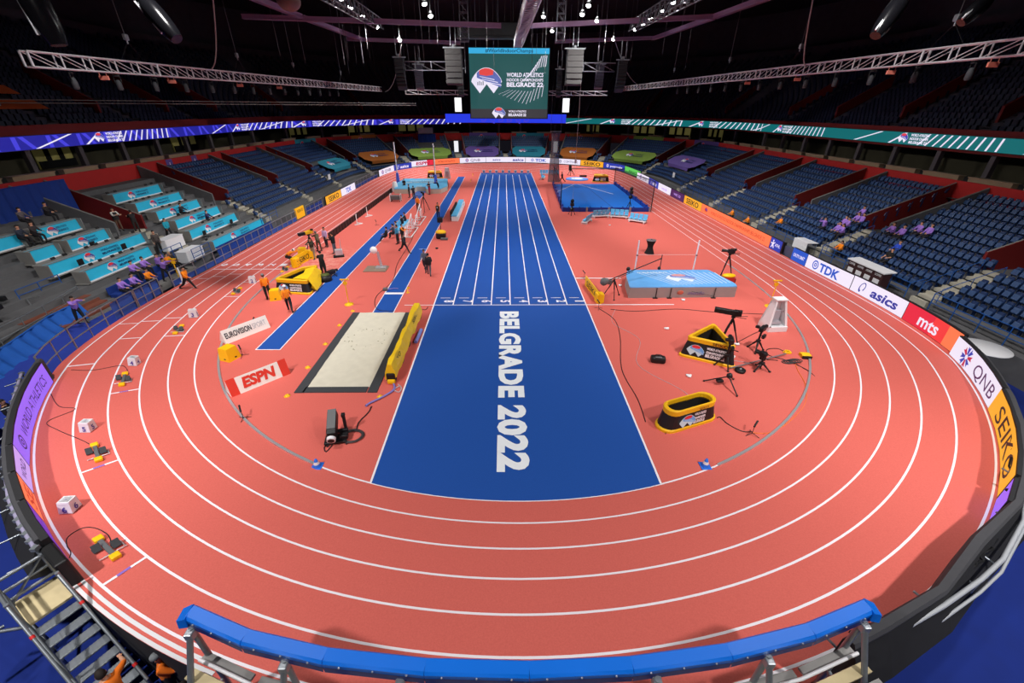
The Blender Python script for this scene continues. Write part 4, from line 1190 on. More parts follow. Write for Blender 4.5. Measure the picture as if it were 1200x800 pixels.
def cable(pts, r, label, m, closed=False, name='floor_cable', z=.0):
    P = [Vector((a, b, (c[0] if c else 0) + r + z)) for a, b, *c in pts]
    out = []
    for i in range(len(P) - 1):      # catmull-rom
        a, b, c_, d = P[max(0, i - 1)], P[i], P[i + 1], P[min(len(P) - 1, i + 2)]
        for k in range(6):
            t = k / 6
            out.append(.5 * ((2 * b) + (c_ - a) * t + (2 * a - 5 * b + 4 * c_ - d) * t * t + (3 * b - a - 3 * c_ + d) * t ** 3))
    out.append(P[-1])
    return tag(MB().tube(out, r, 5).build(name, m), label, 'cable')
CBL = mat('cable_black', rgb(40, 30, 32), .6); CBW = mat('cable_pale', rgb(190, 170, 175), .6); CBO = mat('cable_orange', rgb(230, 120, 50), .6); CBV = mat('cable_violet', rgb(130, 120, 190), .6)
cable([(-5.45, 15.9), (-5.3, 15.4), (-5.6, 14.9), (-6.1, 14.4), (-6.2, 14.2)], .05, 'bundle of pale violet cables at the near end of the yellow covered board', CBV)
cable([(-5.2, 15.8), (-5.0, 15.5), (-5.05, 15.2), (-5.3, 15.4), (-5.1, 15.7)], .03, 'tangle of pale cable behind the yellow covered board', CBW)
cable([(-5.98, 14.2), (-6.0, 13.8), (-6.2, 13.2), (-6.15, 12.75)], .025, 'dark cable running from the pit to the coiled cable', CBL)
tag(MB().bar((-5.1, 19.6, .12), (-5.05, 21.0, .12), .1, 8).build('rolled_mat', mat('violet_roll', rgb(120, 130, 200), .6)), 'rolled violet cover lying between the yellow board and blue straight', 'roll')
cable([(-7.2, 23.7), (-8.3, 24.0), (-8.9, 26.0), (-8.5, 29.0), (-9.0, 33.0), (-9.2, 40), (-9.9, 47), (-9.9, 52)], .02, 'thin dark cable along the left of the jump runway', CBL)
cable([(-6.2, 23.6), (-5.7, 24.0), (-5.3, 23.9), (-5.2, 24.3)], .02, 'short black cable at the far right corner of the pit', CBL)
# ------------------------------------------------------------------ cameras on the infield
CAMB = mat('camera_black', rgb(20, 20, 23), .45); CAMG = mat('camera_grey', rgb(96, 98, 100), .5)
def tripod(mb, top, spread=.55, r=.034, a0=.3, foot=.05):
    t = Vector(top)
    for k in range(3):
        a = a0 + k * 2 * PI / 3
        f = Vector((math.cos(a) * spread, math.sin(a) * spread, .03))
        m_ = t.lerp(f, .5) + Vector((0, 0, .0))
        mb.bar(t, m_, r * 1.5, 6); mb.bar(m_, f, r, 6); mb.ball(f, foot, 6, 4)
    mb.bar(t, t - Vector((0, 0, .35)), r, 6)
def tvcam(x, y, aim, label, h=1.5, L=.55, lens=.5, name='tv_camera', scale=1.0, spread=.55, col=None, hood=None):
    o = thing(name, label, 'camera', (x, y, 0), aim)
    mb = MB(); tripod(mb, (0, 0, h - .2), spread); mb.build('tripod', CAMB, o)
    mb = MB(); mb.box((0, 0, h - .12), (.14, .2, .12), bev=.02); mb.bar((.05, -.1, h - .1), (.12, -.65, h - .02), .018); mb.bar((-.05, -.1, h - .1), (-.14, -.6, h - .05), .018); mb.build('pan_head', CAMB, o)
    mb = MB(); mb.box((0, -.05, h + .1), (.2, L, .28), bev=.03); mb.box((0, -.12, h + .27), (.06, .3, .05), bev=.01); mb.build('body', col or CAMB, o)
    mb = MB(); mb.box((0, L / 2 + lens / 2 - .08, h + .1), (.26, lens, .26), bev=.04) if lens > .45 else mb.bar((0, L / 2 - .06, h + .1), (0, L / 2 + lens, h + .1), .09, 10, .11); mb.build('lens', hood or CAMB, o)
    mb = MB(); mb.box((-.22, -.25, h + .3), (.2, .16, .14), bev=.02); mb.bar((0, -.2, h + .22), (-.2, -.25, h + .28), .02); mb.build('viewfinder', CAMB, o)
    return o
tvcam(11.7, 19.75, R(62), 'black tripod camera with long boxed lens behind the triangular yellow pen', 1.6, .6, .75)
tvcam(15.95, 29.3, R(70), 'tripod camera beside the high jump mat with yellow case below', 2.0, .5, .35)
# red case with yellow cover
o = thing('equipment_case', 'red case with yellow padded cover beside the high jump mat', 'case', (15.75, 28.35, 0), .1)
mb = MB(); mb.box((0, 0, .26), (.8, .55, .5), bev=.04); mb.build('case_body', mat('case_red', rgb(170, 40, 36), .5), o)
mb = MB(); mb.ball((0, 0, .6), .5, 14, 8, (1.0, .6, .28)); mb.build('cover', YEL, o)
mb = MB(); mb.box((-.5, .05, .2), (.16, .4, .36), bev=.05); mb.box((.5, .1, .2), (.18, .4, .34), bev=.05); mb.build('side_bag', BLACK, o)
# jib arm across the high jump mat
o = thing('camera_jib', 'black camera jib reaching over the high jump mat', 'camera', (6.85, 25.9, 0), 0)
mb = MB(); tripod(mb, (0, 0, 1.25), .6, .03, .5, .07); mb.build('tripod', CAMB, o)
mb = MB(); mb.bar((-.6, -.25, 1.2), (3.6, 1.9, 2.05), .035, 6); mb.bar((-.4, -.15, 1.1), (1.4, .75, 1.5), .02, 5); mb.build('arm', CAMB, o)
mb = MB(); mb.bar((-.85, -.4, 1.15), (-.5, -.2, 1.22), .2, 10); mb.ball((-.75, -.3, 1.2), .26, 10, 7); mb.box((-.3, -.1, 1.1), (.25, .2, .3), bev=.03); mb.build('counterweight', CAMG, o)
mb = MB(); mb.bar((3.6, 1.9, 2.3), (3.6, 1.9, 1.3), .03, 6); mb.ball((3.55, 1.9, 1.35), .12, 8, 6); mb.build('remote_head', CAMB, o)
mb = MB(); mb.ball((1.0, .6, 1.75), .14, 8, 6); mb.bar((1.0, .6, 1.75), (1.1, .6, 1.45), .02); mb.build('monitor', CAMB, o)
# dolly-mounted cameras with pole near the right kerb
def pedestal_cam(x, y, rz, label, h=1.35, L=.5):
    o = thing('dolly_camera', label, 'camera', (x, y, 0), rz)
    mb = MB(); tripod(mb, (0, 0, h * .55), .42, .035, .9, .06); mb.box((0, 0, h * .5), (.2, .2, .14), bev=.03); mb.build('pedestal', CAMB, o)
    mb = MB(); mb.bar((0, 0, h * .5), (0, .05, h), .05, 8); mb.box((.16, .1, h * .75), (.14, .28, .2), bev=.03); mb.bar((.1, -.1, h * .8), (.3, -.5, h * .9), .02); mb.build('column', CAMB, o)
    mb = MB(); mb.box((0, .08, h + .1), (.22, L, .26), bev=.04); mb.bar((0, L / 2, h + .1), (0, L / 2 + .3, h + .1), .1, 10); mb.box((-.2, -.1, h + .2), (.18, .14, .14), bev=.02); mb.build('body', CAMB, o)
    return o
pedestal_cam(10.35, 17.15, R(-20), 'black dolly camera in front of the triangular yellow pen', 1.35)
pedestal_cam(12.75, 18.75, R(-50), 'black dolly camera behind the white tower foot', 1.15)
pedestal_cam(12.0, 16.9, R(35), 'low black camera mount on the floor right of the triangular pen', .75, .3)
tag(MB().bar((10.5, 16.9, .1), (14.0, 18.2, .12), .04, 6).build('rail_pole', mat('pole_grey', rgb(120, 108, 110), .5)), 'grey pole lying between the two dolly cameras', 'pole')
o = thing('tripod_foot', 'splayed black tripod with white feet lying before the triangular pen', 'tripod', (9.75, 15.6, 0), 0)
mb = MB()
for a, l in ((R(160), .95), (R(-85), .85), (R(40), .7)): mb.bar((0, 0, .5), (math.cos(a) * l, math.sin(a) * l, .05), .03, 6); mb.ball((math.cos(a) * l, math.sin(a) * l, .05), .05, 6, 4)
mb.build('leg_set', CAMB, o); mb = MB(); mb.ball((.05, .05, .5), .14, 8, 6); mb.box((-.3, .1, .2), (.3, .2, .12), bev=.03); mb.build('spreader', CAMB, o)
o = thing('cable_reel', 'black round cable reel on the floor beside the dolly camera', 'reel', (10.95, 16.75, 0))
mb = MB(); mb.lathe([(.22, 0), (.24, .03), (.24, .12), (.2, .15), (0, .15)], n=16); mb.build('drum', BLACK, o); mb = MB(); mb.lathe([(.06, .15), (.05, .19), (0, .19)], n=10); mb.build('hub', GREY, o)
o = thing('camera_rig', 'grey and black camera rig on the floor below the sand pit', 'camera', (-6.72, 12.35, 0), R(12))
mb = MB(); mb.box((-.12, .05, .62), (.34, .95, .36), rot=(R(24), 0, 0), bev=.03); mb.slot(1); mb.box((-.12, .1, .83), (.3, .8, .05), rot=(R(24), 0, 0)); mb.build('housing', [CAMB, CAMG], o)
mb = MB(); mb.bar((-.12, -.5, .42), (-.12, -.62, .38), .16, 12); mb.slot(1); mb.bar((-.12, -.6, .385), (-.12, -.63, .375), .12, 12); mb.build('lens', [WHITE, CAMB], o)
mb = MB(); mb.bar((.3, .1, .1), (.3, .15, .85), .06, 8); mb.box((.3, .15, .9), (.14, .16, .14), bev=.03); mb.box((.1, 0, .3), (.6, .12, .12), bev=.02); mb.build('yoke', CAMB, o)
mb = MB(); mb.box((-.05, -.2, .1), (.8, .5, .08), bev=.02); mb.box((.25, -.2, .2), (.3, .25, .18), bev=.03)
for sx, sy in ((-.35, -.5), (.35, -.5), (-.3, .3), (.35, .25)): mb.bar((sx * .6, sy * .6, .12), (sx, sy, .03), .03, 6)
mb.build('base', CAMB, o)
mb = MB()
for k in range(9):
    n = 22; rr = .3 + .02 * (k % 5)
    mb.tube([(-6.2 + (rr + .012 * math.sin(3 * a)) * math.cos(a) * 1.15, 12.35 + rr * math.sin(a) * 1.0, .03 + .022 * (k // 3) + .008 * math.sin(2 * a + k)) for a in [2 * PI * i / n for i in range(n)]], .018, 5, closed=True)
tag(mb.build('cable_coil', mat('coil_grey', rgb(62, 58, 60), .6)), 'coil of dark cable beside the grey camera rig', 'coil')
cable([(-6.9, 12.1), (-7.05, 11.8), (-6.9, 11.55), (-6.8, 11.9)], .02, 'loose loop of dark cable below the grey camera rig', CBL)
# ------------------------------------------------------------------ small microphones on tripods
def mic(x, y, rz, label, h=.45, z=0):
    o = thing('floor_microphone', label, 'microphone', (x, y, z), rz)
    mb = MB()
    for k in range(3): a = k * 2 * PI / 3; mb.bar((0, 0, .1), (.28 * math.cos(a), .28 * math.sin(a), .01), .012, 5)
    mb.bar((0, 0, .05), (0, 0, h), .012, 5); mb.build('stand', CAMB, o)
    mb = MB(); mb.bar((0, -.06, h - .02), (0, .22, h + .08), .035, 8); mb.ball((0, .23, h + .085), .04, 8, 6); mb.build('foam_head', CAMB, o)
for x, y, rz, l in ((-10.9, 13.45, .6, 'small microphone on a floor tripod below the red sports board'), (-14.6, 21.55, .2, 'small microphone on a floor tripod at the left kerb'), (9.2, 12.3, -.8, 'small microphone on a floor tripod inside the right kerb'),
                  (5.55, 24.0, .3, 'small microphone on a floor tripod at the finish line'), (5.55, 29.4, .4, 'small microphone on a stand at the high jump line'), (6.0, 12.6, 0, 'small microphone at the blunt end of the oval yellow pen'),
                  (-14.0, 45.4, .5, 'tiny floor microphone left of the vault runway'), (-9.6, 47.3, .5, 'tiny floor microphone between the two runways, farther'), (-13.6, 18.4, .7, 'small microphone behind the yellow number cube')):
    mic(x, y, rz, l)
cable([(9.3, 12.45), (8.9, 12.5), (8.55, 12.95), (8.45, 13.35), (8.3, 13.3)], .02, 'dark cable from the oval pen to the floor microphone', CBL)
cable([(9.25, 12.4), (10.0, 12.4), (11.2, 13.1), (12.5, 14.2), (13.4, 15.6), (13.8, 16.8), (14.3, 18.0)], .018, 'orange cable along the inside of the right kerb', CBO)
cable([(5.6, 24.0), (6.2, 22.4), (6.0, 20.2), (5.3, 17.0), (5.4, 14.6), (5.3, 13.1)], .018, 'dark cable from the finish line to the oval yellow pen', CBL)
cable([(6.3, 23.9), (7.8, 23.6), (10.5, 23.9), (13, 23.4), (17.0, 23.0)], .018, 'dark cable across the floor in front of the high jump mat', CBL)
cable([(6.6, 23.9), (6.0, 22.0), (7.0, 20.0), (6.2, 17.4), (7.6, 15.2), (7.9, 13.8)], .012, 'thin pale cable curving from the finish line to the oval pen', CBW)
cable([(11.8, 19.3), (12.8, 20.0), (14.0, 20.8), (16.2, 22.0)], .018, 'dark cable behind the white tower', CBL)
cable([(10.9, 17.8), (11.8, 17.5), (12.3, 17.2)], .014, 'thin pink cable between the low camera mounts', CBW)
cable([(14.2, 18.6), (14.0, 18.9), (13.4, 18.8), (13.2, 18.2), (13.9, 17.6), (14.3, 16.5), (13.9, 15.0)], .02, 'dark cable loop by the yellow blocks on the right', CBL)
o = thing('cable_bundle', 'grey bundle of cables between the pole and the yellow block', 'cable', (13.75, 17.55, 0))
mb = MB()
for k in range(5): mb.tube([(.3 * math.cos(a) + .1 * k, .16 * math.sin(a), .03 + .02 * k) for a in [2 * PI * i / 14 for i in range(14)]], .02, 5, closed=True)
mb.build('loops', mat('coil_grey', rgb(62, 58, 60), .6), o)
for x, y, l in ((12.05, 19.35, 'white crumpled cloth on the floor left of the white tower'), (11.2, 18.05, 'small white card on the floor right of the triangular pen'), (8.3, 16.35, 'scrap of white paper left of the tripod feet'), (11.4, 25.3, 'white foam block at the foot of the high jump mat'), (7.85, 27.9, 'scrap of white paper beside the high jump mat'), (8.9, 21.2, 'tiny white paper scrap between the mat and the triangular pen'), (11.0, 45.5, 'scrap of white paper near the light blue chairs')):
    mb = MB(); mb.ball((0, 0, .05), .13, 8, 5, (1.2, .8, .4), (0, 0, x)); mb.ball((.09, .03, .06), .08, 6, 4, (1, 1, .5))
    tag(mb.build('scrap', WHITE, loc=(x, y, 0)), l, 'litter')
# ------------------------------------------------------------------ yellow-rimmed pens
def pen(name, label, out, h, cat, top_scale, logo=None, txt=None, wall=.2, rz=0, loc=(0, 0, 0)):
    """hollow foam enclosure: yellow base ring, black leaning wall, yellow rim with an open well"""
    o = thing(name, label, cat, loc, rz); n = len(out)
    cx = sum(p[0] for p in out) / n; cy = sum(p[1] for p in out) / n
    def sc(k, add=0):
        r_ = []
        for x, y in out:
            d = math.hypot(x - cx, y - cy); f = k + add / d
            r_.append((cx + (x - cx) * f, cy + (y - cy) * f))
        return r_
    lv = [(sc(1, .06), 0), (sc(1, .06), .12)]
    mb = MB(); mb.loft([[(x, y, z) for x, y in r_] for r_, z in ((sc(1, .07), 0), (sc(1, .07), .1), (sc(1, 0), .14))], False); mb.build('base_rim', YSKIN, o)
    mb = MB(); mb.loft([[(x, y, z) for x, y in r_] for r_, z in ((sc(1, 0), .1), (sc(top_scale), h - .22))], False, False); mb.build('black_wall', mat('pen_black', rgb(24, 23, 26), .55), o)
    mb = MB(); ins = sc(top_scale, -wall)
    mb.loft([[(x, y, z) for x, y in r_] for r_, z in ((sc(top_scale, .02), h - .24), (sc(top_scale, .03), h - .03), (sc(top_scale, -.03), h), (sc(top_scale, -wall + .03), h), (ins, h - .03), (ins, h - .24))], False, False); mb.build('top_rim', YSKIN, o)
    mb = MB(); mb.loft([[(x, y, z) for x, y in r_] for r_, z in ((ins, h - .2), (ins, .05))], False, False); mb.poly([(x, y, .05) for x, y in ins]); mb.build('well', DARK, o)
    return o, sc
def rounded(pts, r, n=5):
    out = []; m = len(pts)
    for i in range(m):
        a, b, c_ = Vector(pts[i - 1]), Vector(pts[i]), Vector(pts[(i + 1) % m])
        u, v = (a - b).normalized(), (c_ - b).normalized()
        for k in range(n + 1):
            t = k / n; p0, p2 = b + u * r, b + v * r
            q = (1 - t) ** 2 * p0 + 2 * t * (1 - t) * b + t * t * p2
            out.append((q.x, q.y))
    return out
PENL = [lit('pen_white', rgb(225, 225, 230), .5), logo_r, lit('pen_pale_blue', rgb(120, 165, 225), .5), BLACK, WHITE]  # emblem print given a slight glow of its own; the pens hold no lamp
def face_logo(o, a, b, z0, z1, lean, txt='SEIKO', htop=None, k=1.0):
    """emblem and three lines of white lettering on the wall between floor points a and b (outside on the right of a->b)"""
    a, b = Vector((*a, 0)), Vector((*b, 0)); x = (b - a).normalized(); L = (b - a).length; nrm = Vector((x.y, -x.x, 0))
    up = Vector((0, 0, 1)) * (z1 - z0) - nrm * lean; zm = (z0 + z1) / 2
    org = (a + b) / 2 - nrm * (lean / 2 - .03) + Vector((0, 0, zm))
    mb = MB(); F = frame(org, x, up)
    dome_logo(mb, F @ Matrix.Translation((-.22 * L, 0, .005)), .55 * k, (1, 2, 0)); mb.slot(4)
    for i, (tx, hh, ww) in enumerate((('WORLD ATHLETICS', .1, .36), ('CHAMPIONSHIPS', .1, .36), ('BELGRADE 22', .13, .36))):
        mb.text(tx, F @ Matrix.Translation((.12 * L, (.15 - .17 * i) * k, .005)), hh * k, bold=.06, w=ww * L * .9)
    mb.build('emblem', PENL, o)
    if htop:
        mb = MB(); mb.slot(3); F = frame(org + up * .5 + Vector((0, 0, htop)) + nrm * (.06 - lean * .05), x, (0, 0, 1))
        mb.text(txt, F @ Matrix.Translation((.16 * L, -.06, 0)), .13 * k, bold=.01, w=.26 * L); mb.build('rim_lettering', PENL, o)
# triangular pen on the right
tri = [(8.45, 18.35), (10.75, 17.15), (11.15, 20.3)]
tri = [(-1.55, .25), (1.0, -.85), (.98, 2.1)]
TRI = [(8.5, 18.3), (10.85, 16.95), (10.9, 20.05)]
c0 = Vector((10.1, 18.4))
out = rounded([Vector(p) - c0 for p in TRI], .32)
o, sc_ = pen('camera_pen', 'triangular black pen with thick yellow rim beside the tripod cameras', out, 1.12, 'enclosure', .84, loc=(c0.x, c0.y, 0))
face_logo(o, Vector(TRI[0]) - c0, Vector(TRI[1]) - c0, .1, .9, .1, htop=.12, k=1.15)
# oval pen
A_, B_ = Vector((5.75, 12.72)), Vector((8.12, 13.62)); c0 = (A_ + B_) / 2; u = (B_ - A_).normalized(); n_ = Vector((-u.y, u.x)); hl = (B_ - A_).length / 2
out = []
for k in range(9): a = -PI / 2 + PI * k / 8; out.append(tuple(u * (hl - .38 + .42 * math.cos(a)) + n_ * (.42 * math.sin(a))))
for k in range(9): a = PI / 2 + PI * k / 8; out.append(tuple(u * (-hl + .38 + .42 * math.cos(a)) + n_ * (.42 * math.sin(a))))
o, sc_ = pen('camera_pen', 'long oval black pen with yellow rim right of the blue straight', out, .98, 'enclosure', .88, wall=.14, loc=(c0.x, c0.y, 0))
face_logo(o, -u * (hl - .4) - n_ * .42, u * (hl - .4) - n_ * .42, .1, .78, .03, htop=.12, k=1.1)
# left triangular pen partly covered by yellow tarpaulin
TRI = [(-15.95, 26.75), (-13.35, 26.35), (-14.0, 30.0), (-15.0, 29.5)]
c0 = Vector((-14.6, 28.0)); out = rounded([Vector(p) - c0 for p in TRI], .3)
o, sc_ = pen('camera_pen', 'black pen with yellow rim and yellow sheet over it on the left infield', out, .95, 'enclosure', .9, loc=(c0.x, c0.y, 0))
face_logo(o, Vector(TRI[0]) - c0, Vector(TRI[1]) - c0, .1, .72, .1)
mb = MB(); rr = sc_(.95, .02); q = [(x, y) for x, y in rr]
mb.loft([[(.05, -1.15, .99), (1.1, -1.3, .99), (1.35, -1.35, .55), (1.5, -1.2, .12)], [(.1, -.5, .93), (1.0, -.5, 1.02), (1.25, -.4, .6), (1.4, -.1, .2)], [(.2, .2, .9), (.8, .6, 1.03), (1.0, .7, .66), (1.05, .9, .4)], [(.1, .8, .96), (.5, 1.3, .98), (.75, 1.5, .7), (.8, 1.7, .5)]], False, False)
mb.build('yellow_sheet', YELT, o)
# far yellow pens
def farpen(cx, cy, rz, label, lg=True):
    out = rounded([Vector(p) for p in ((-1.5, -.9), (1.4, -.9), (1.1, 1.0), (-1.2, 1.0))], .3)
    o, s_ = pen('camera_pen', label, out, 1.1, 'enclosure', .86, rz=rz, loc=(cx, cy, 0))
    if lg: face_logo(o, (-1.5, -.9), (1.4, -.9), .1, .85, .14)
    mb = MB(); mb.loft([[(-1.2, -.6, 1.13), (.2, -.6, 1.13), (.2, -.95, .6), (.1, -1.05, .2)], [(-1.1, .6, 1.13), (.1, .7, 1.13), (.2, .4, 1.1), (.15, -.3, 1.13)]], False, False); mb.build('yellow_sheet', YELT, o)
farpen(-12.7, 80.6, .1, 'yellow-topped black pen behind the pole vault mat')
farpen(16.3, 76.6, -.1, 'yellow-topped black pen behind the throwing area')
# yellow angled sponsor boards
def vboard(x, y, rz, L, label, tx='SEIKO', h=.62):
    o = thing('floor_board', label, 'board', (x, y, 0), rz)
    mb = MB(); mb.loft([[(0, -L / 2, 0), (.16, -L / 2, 0), (.06, -L / 2, h), (0, -L / 2, h)], [(0, L / 2, 0), (.16, L / 2, 0), (.06, L / 2, h), (0, L / 2, h)]], False); mb.build('panel', YEL, o)
    mb = MB(); mb.slot(0); mb.text(tx, frame((-.006, 0, .14), (0, -1, 0), (0, 0, 1)), h * .55, bold=.01, w=L * .75); mb.text(tx, frame((.175 - .1 * .2, .25, .2 * h), (0, 1, 0), (-.1, 0, h)), h * .5, bold=.01, w=L * .7); mb.build('lettering', BLACK, o)
    mb = MB(); mb.box((.1, -L / 2 + .35, h * .45), (.5, .55, h * .9), bev=.05); mb.build('end_box', YEL, o)
    mb = MB()
    for i, j in ((-1, -1), (1, -1), (-1, 1), (1, 1)): mb.ball((.36, -L / 2 + .35 + j * .13, h * .45 + i * .13), .03, 6, 4)
    mb.build('vent_hole', BLACK, o)
    return o
vboard(5.55, 26.4, R(6), 3.4, 'yellow angled board with lettering at the right end of the finish line', h=.7)
vboard(-16.75, 32.9, R(-8), 2.3, 'yellow angled board with lettering beside the left kerb', h=.8)
# number cubes beside the kerb
def ycube(x, y, rz, label, digit='4'):
    o = thing('number_cube', label, 'cube', (x, y, 0), rz); mb = MB(); mb.loft([[(-.34, -.34, 0), (.34, -.34, 0), (.34, .34, 0), (-.34, .34, 0)], [(-.27, -.27, .66), (.27, -.27, .66), (.27, .27, .66), (-.27, .27, .66)]], False); mb.build('box', YEL, o)
    mb = MB()
    for k in range(4):
        Rm = Matrix.Rotation(k * PI / 2, 4, 'Z'); mb.text(digit, Rm @ frame((0, -.325, .12), (1, 0, 0), (0, .1, .66)), .4, bold=.05)
    mb.build('digit', BLACK, o)
ycube(-14.1, 18.2, R(-20), 'yellow number cube inside the left kerb below the long white board')
ycube(-15.35, 25.7, R(20), 'yellow number cube beside the orange official with grey cap', '1')
ycube(-17.45, 35.0, R(10), 'yellow number cube at the kerb behind the camera crew', '2')
ycube(-16.45, 34.3, R(15), 'small yellow number cube at the feet of the camera crew', '3')
def lowboard(a, b, h, lean, label, draw, mats, th=.04):
    a, b = Vector((*a, 0)), Vector((*b, 0)); x = (b - a); L = x.length; x.normalize(); nrm = Vector((x.y, -x.x, 0))
    o = thing('floor_board', label, 'board', (a + b) / 2, math.atan2(x.y, x.x))
    mb = MB(); mb.add([(-L / 2, 0, 0), (L / 2, 0, 0), (L / 2, lean, h), (-L / 2, lean, h), (-L / 2, lean + .5, 0), (L / 2, lean + .5, 0)], [(0, 1, 2, 3), (3, 2, 5, 4), (0, 3, 4), (1, 5, 2)]); mb.build('panel', mats[0], o)
    mb = MB(); draw(mb, frame((0, lean / 2 - .012, h / 2), (1, 0, 0), (0, lean, h)), L, h); mb.build('lettering', mats[1:], o)
def d1(mb, F, L, h):
    mb.text('EURIOVISION'.replace('RIO', 'RO'), F @ Matrix.Translation((-.46 * L, -.15 * h, 0)), .42 * h, bold=.025, w=.57 * L, align='L'); mb.slot(1); mb.text('SPORT', F @ Matrix.Translation((.14 * L, -.15 * h, 0)), .42 * h, bold=-.005, w=.3 * L, align='L')
BW_ = mat('board_white', rgb(235, 232, 226), .6)
lowboard((-15.12, 19.62), (-13.75, 21.6), .72, .22, 'long white board with dark and pale lettering at the left kerb', d1, [BW_, mat('ink_dark', rgb(40, 34, 48), .6), mat('ink_pale', rgb(170, 172, 180), .6)])
def d2(mb, F, L, h):
    mb.text('ESPN', F @ Matrix.Translation((0, -.24 * h, 0)), .62 * h, bold=.05, w=.56 * L, italic=.15); mb.slot(0)
    for sg in (-1, 1):
        x = sg * .43 * L; mb.add([F @ Vector((x + e * .07 * L, f * h * .55, -.003)) for e, f in ((-1, -1), (1, -1), (1, 1), (-1, 1))], [(0, 1, 2, 3)])
lowboard((-12.2, 14.92), (-10.5, 16.78), .74, .22, 'white board with red ends and red lettering left of the sand pit', d2, [BW_, mat('board_red', rgb(216, 56, 40), .6), BW_])
# ------------------------------------------------------------------ high jump
o = thing('high_jump_mat', 'big blue topped high jump landing mat with grey sides', 'mat', (11.6, 27.6, 0))
FB = [(-3.75, -1.95), (3.45, -1.85), (4.05, .2), (2.95, 1.5), (-2.95, 1.5), (-3.55, .6)]
bot = [(x, y) for x, y in [(-3.72, -1.9), (3.48, -1.78), (3.6, -1.2), (2.95, 1.5), (-3.0, 1.5), (-3.4, .3)]]
h = .72
mb = MB(); n = len(bot)
mb.loft([[(x, y, z) for x, y in bot] for z in (0, h)], False, False); mb.build('side_wall', mat('mat_grey', rgb(150, 142, 140), .7, noise=.06, scale=3), o)
mb = MB(); vs = []; top = rounded([Vector(p) * 1.0 for p in bot], .15, 3)
mb.prism(top, h, h + .05); mb.slot(1)
rays = []
for k in range(15):
    x = -.6 + k * .28
    rays.append([(x - .02, -1.55 + .03 * k, h + .054), (x + .03 + .01, -1.55 + .03 * k, h + .054), (x - 1.9 + .12 * k + .06, 1.2 - .04 * abs(k - 7), h + .054), (x - 1.9 + .12 * k, 1.2 - .04 * abs(k - 7), h + .054)])
for r_ in rays: mb.poly(r_)
mb.slot(1); dome_logo(mb, frame((.3, -.15, h + .053), (1, 0, 0), (0, 1, 0)), 1.6, (3, 2, 1))
mb.text('WORLD ATHLETICS', frame((-1.4, .75, h + .056), (1, 0, 0), (0, 1, 0)), .3, bold=.02, w=2.2)
def mat_top():
    m = mat('mat_blue_top', rgb(104, 172, 234), .3, noise=.12, scale=1.3, spec=.7); return m
mb.build('cover', [mat_top(), mat('mat_print_white', rgb(232, 240, 250), .3, spec=.7), mat('mat_print_blue', rgb(90, 120, 200), .4), mat('mat_print_red', rgb(220, 150, 150), .4)], o)
mb = MB()
for x in (-1.9, -.95, 2.0): mb.bar((x, -1.93, .02), (x, -1.93, h), .025, 5); mb.box((x - .05, -1.97, .03), (.3, .1, .06))
mb.bar((.4, -1.96, .5), (2.1, -1.93, .1), .01, 4); mb.build('strap', BLACK, o)
mb = MB(); mb.slot(0); mb.text('gerflor', frame((.75, -1.93, .25), (1, .01, 0), (0, 0, 1)), .28, bold=0, w=1.1, italic=.2) if False else mb.text('mondo', frame((.75, -1.93, .25), (1, .01, 0), (0, 0, 1)), .26, bold=0, w=1.1, italic=.2)
mb.slot(1); mb.ball((-.3, -1.9, .4), .18, 10, 6, (1.2, .15, .8)); mb.build('side_mark', [mat('mark_violet', rgb(96, 90, 160), .6), mat('mark_rust', rgb(190, 100, 80), .6)], o)
def upright(x, y, h_, label, r=.05, base=True, group='high jump uprights', lower=None):
    o = thing('jump_upright', label, 'upright', (x, y, 0), 0, group)
    mb = MB(); mb.bar((0, 0, .05), (0, 0, h_), r, 8); mb.build('post', WPAINT if lower is None else WHITE, o)
    mb = MB(); mb.box((0, 0, .03), (.5, .7, .06), bev=.02); mb.build('base', GREY, o)
    return o
for x, l in ((9.3, 'left white high jump upright behind the mat'), (13.65, 'right white high jump upright behind the mat')):
    o = upright(x, 29.6, 2.8, l); mb = MB(); mb.box((.0, -.06, 1.72), (.12, .1, .06), bev=.01); mb.build('bar_support', BLACK, o)
tag(MB().bar((9.35, 29.52, 1.77), (13.6, 29.52, 1.77), .018, 6).build('crossbar', mat('bar_pink', rgb(226, 170, 165), .5)), 'thin pale crossbar resting between the high jump uprights', 'bar')
o = thing('cocktail_table', 'tall table in a black stretch cover behind the high jump', 'table', (12.3, 35.6, 0))
mb = MB(); mb.lathe([(.42, 0), (.36, .12), (.24, .5), (.24, .7), (.4, 1.1), (.42, 1.14)], n=24); mb.build('stretch_cover', BLACKC, o)
mb = MB(); mb.lathe([(.42, 1.14), (.42, 1.17), (0, 1.17)], n=24); mb.ball((0, -.05, 1.22), .09, 8, 5); mb.build('table_top', mat('table_grey', rgb(120, 110, 115), .5), o)
# white timing tower
o = thing('timing_tower', 'white plastic tower with hollow front standing at the right kerb', 'tower', (15.05, 21.3, 0), R(4))
mb = MB(); w0, w1 = .56, .3
mb.loft([[(-w0, -.5, 0), (w0, -.5, 0), (w0, .45, 0), (-w0, .45, 0)], [(-w0, -.5, .3), (w0, -.5, .3), (w0, .45, .3), (-w0, .45, .3)]], False)
for sg in (-1, 1): mb.loft([[(sg * w0, -.42, .3), (sg * w0, .42, .3), (sg * (w0 - .13), .42, .3), (sg * (w0 - .13), -.42, .3)], [(sg * w1, -.1, 1.75), (sg * w1, .3, 1.75), (sg * (w1 - .1), .3, 1.75), (sg * (w1 - .1), -.1, 1.75)]], False)
mb.loft([[(-w0, .3, .3), (w0, .3, .3), (w0, .42, .3), (-w0, .42, .3)], [(-w1, .2, 1.75), (w1, .2, 1.75), (w1, .3, 1.75), (-w1, .3, 1.75)]], False)
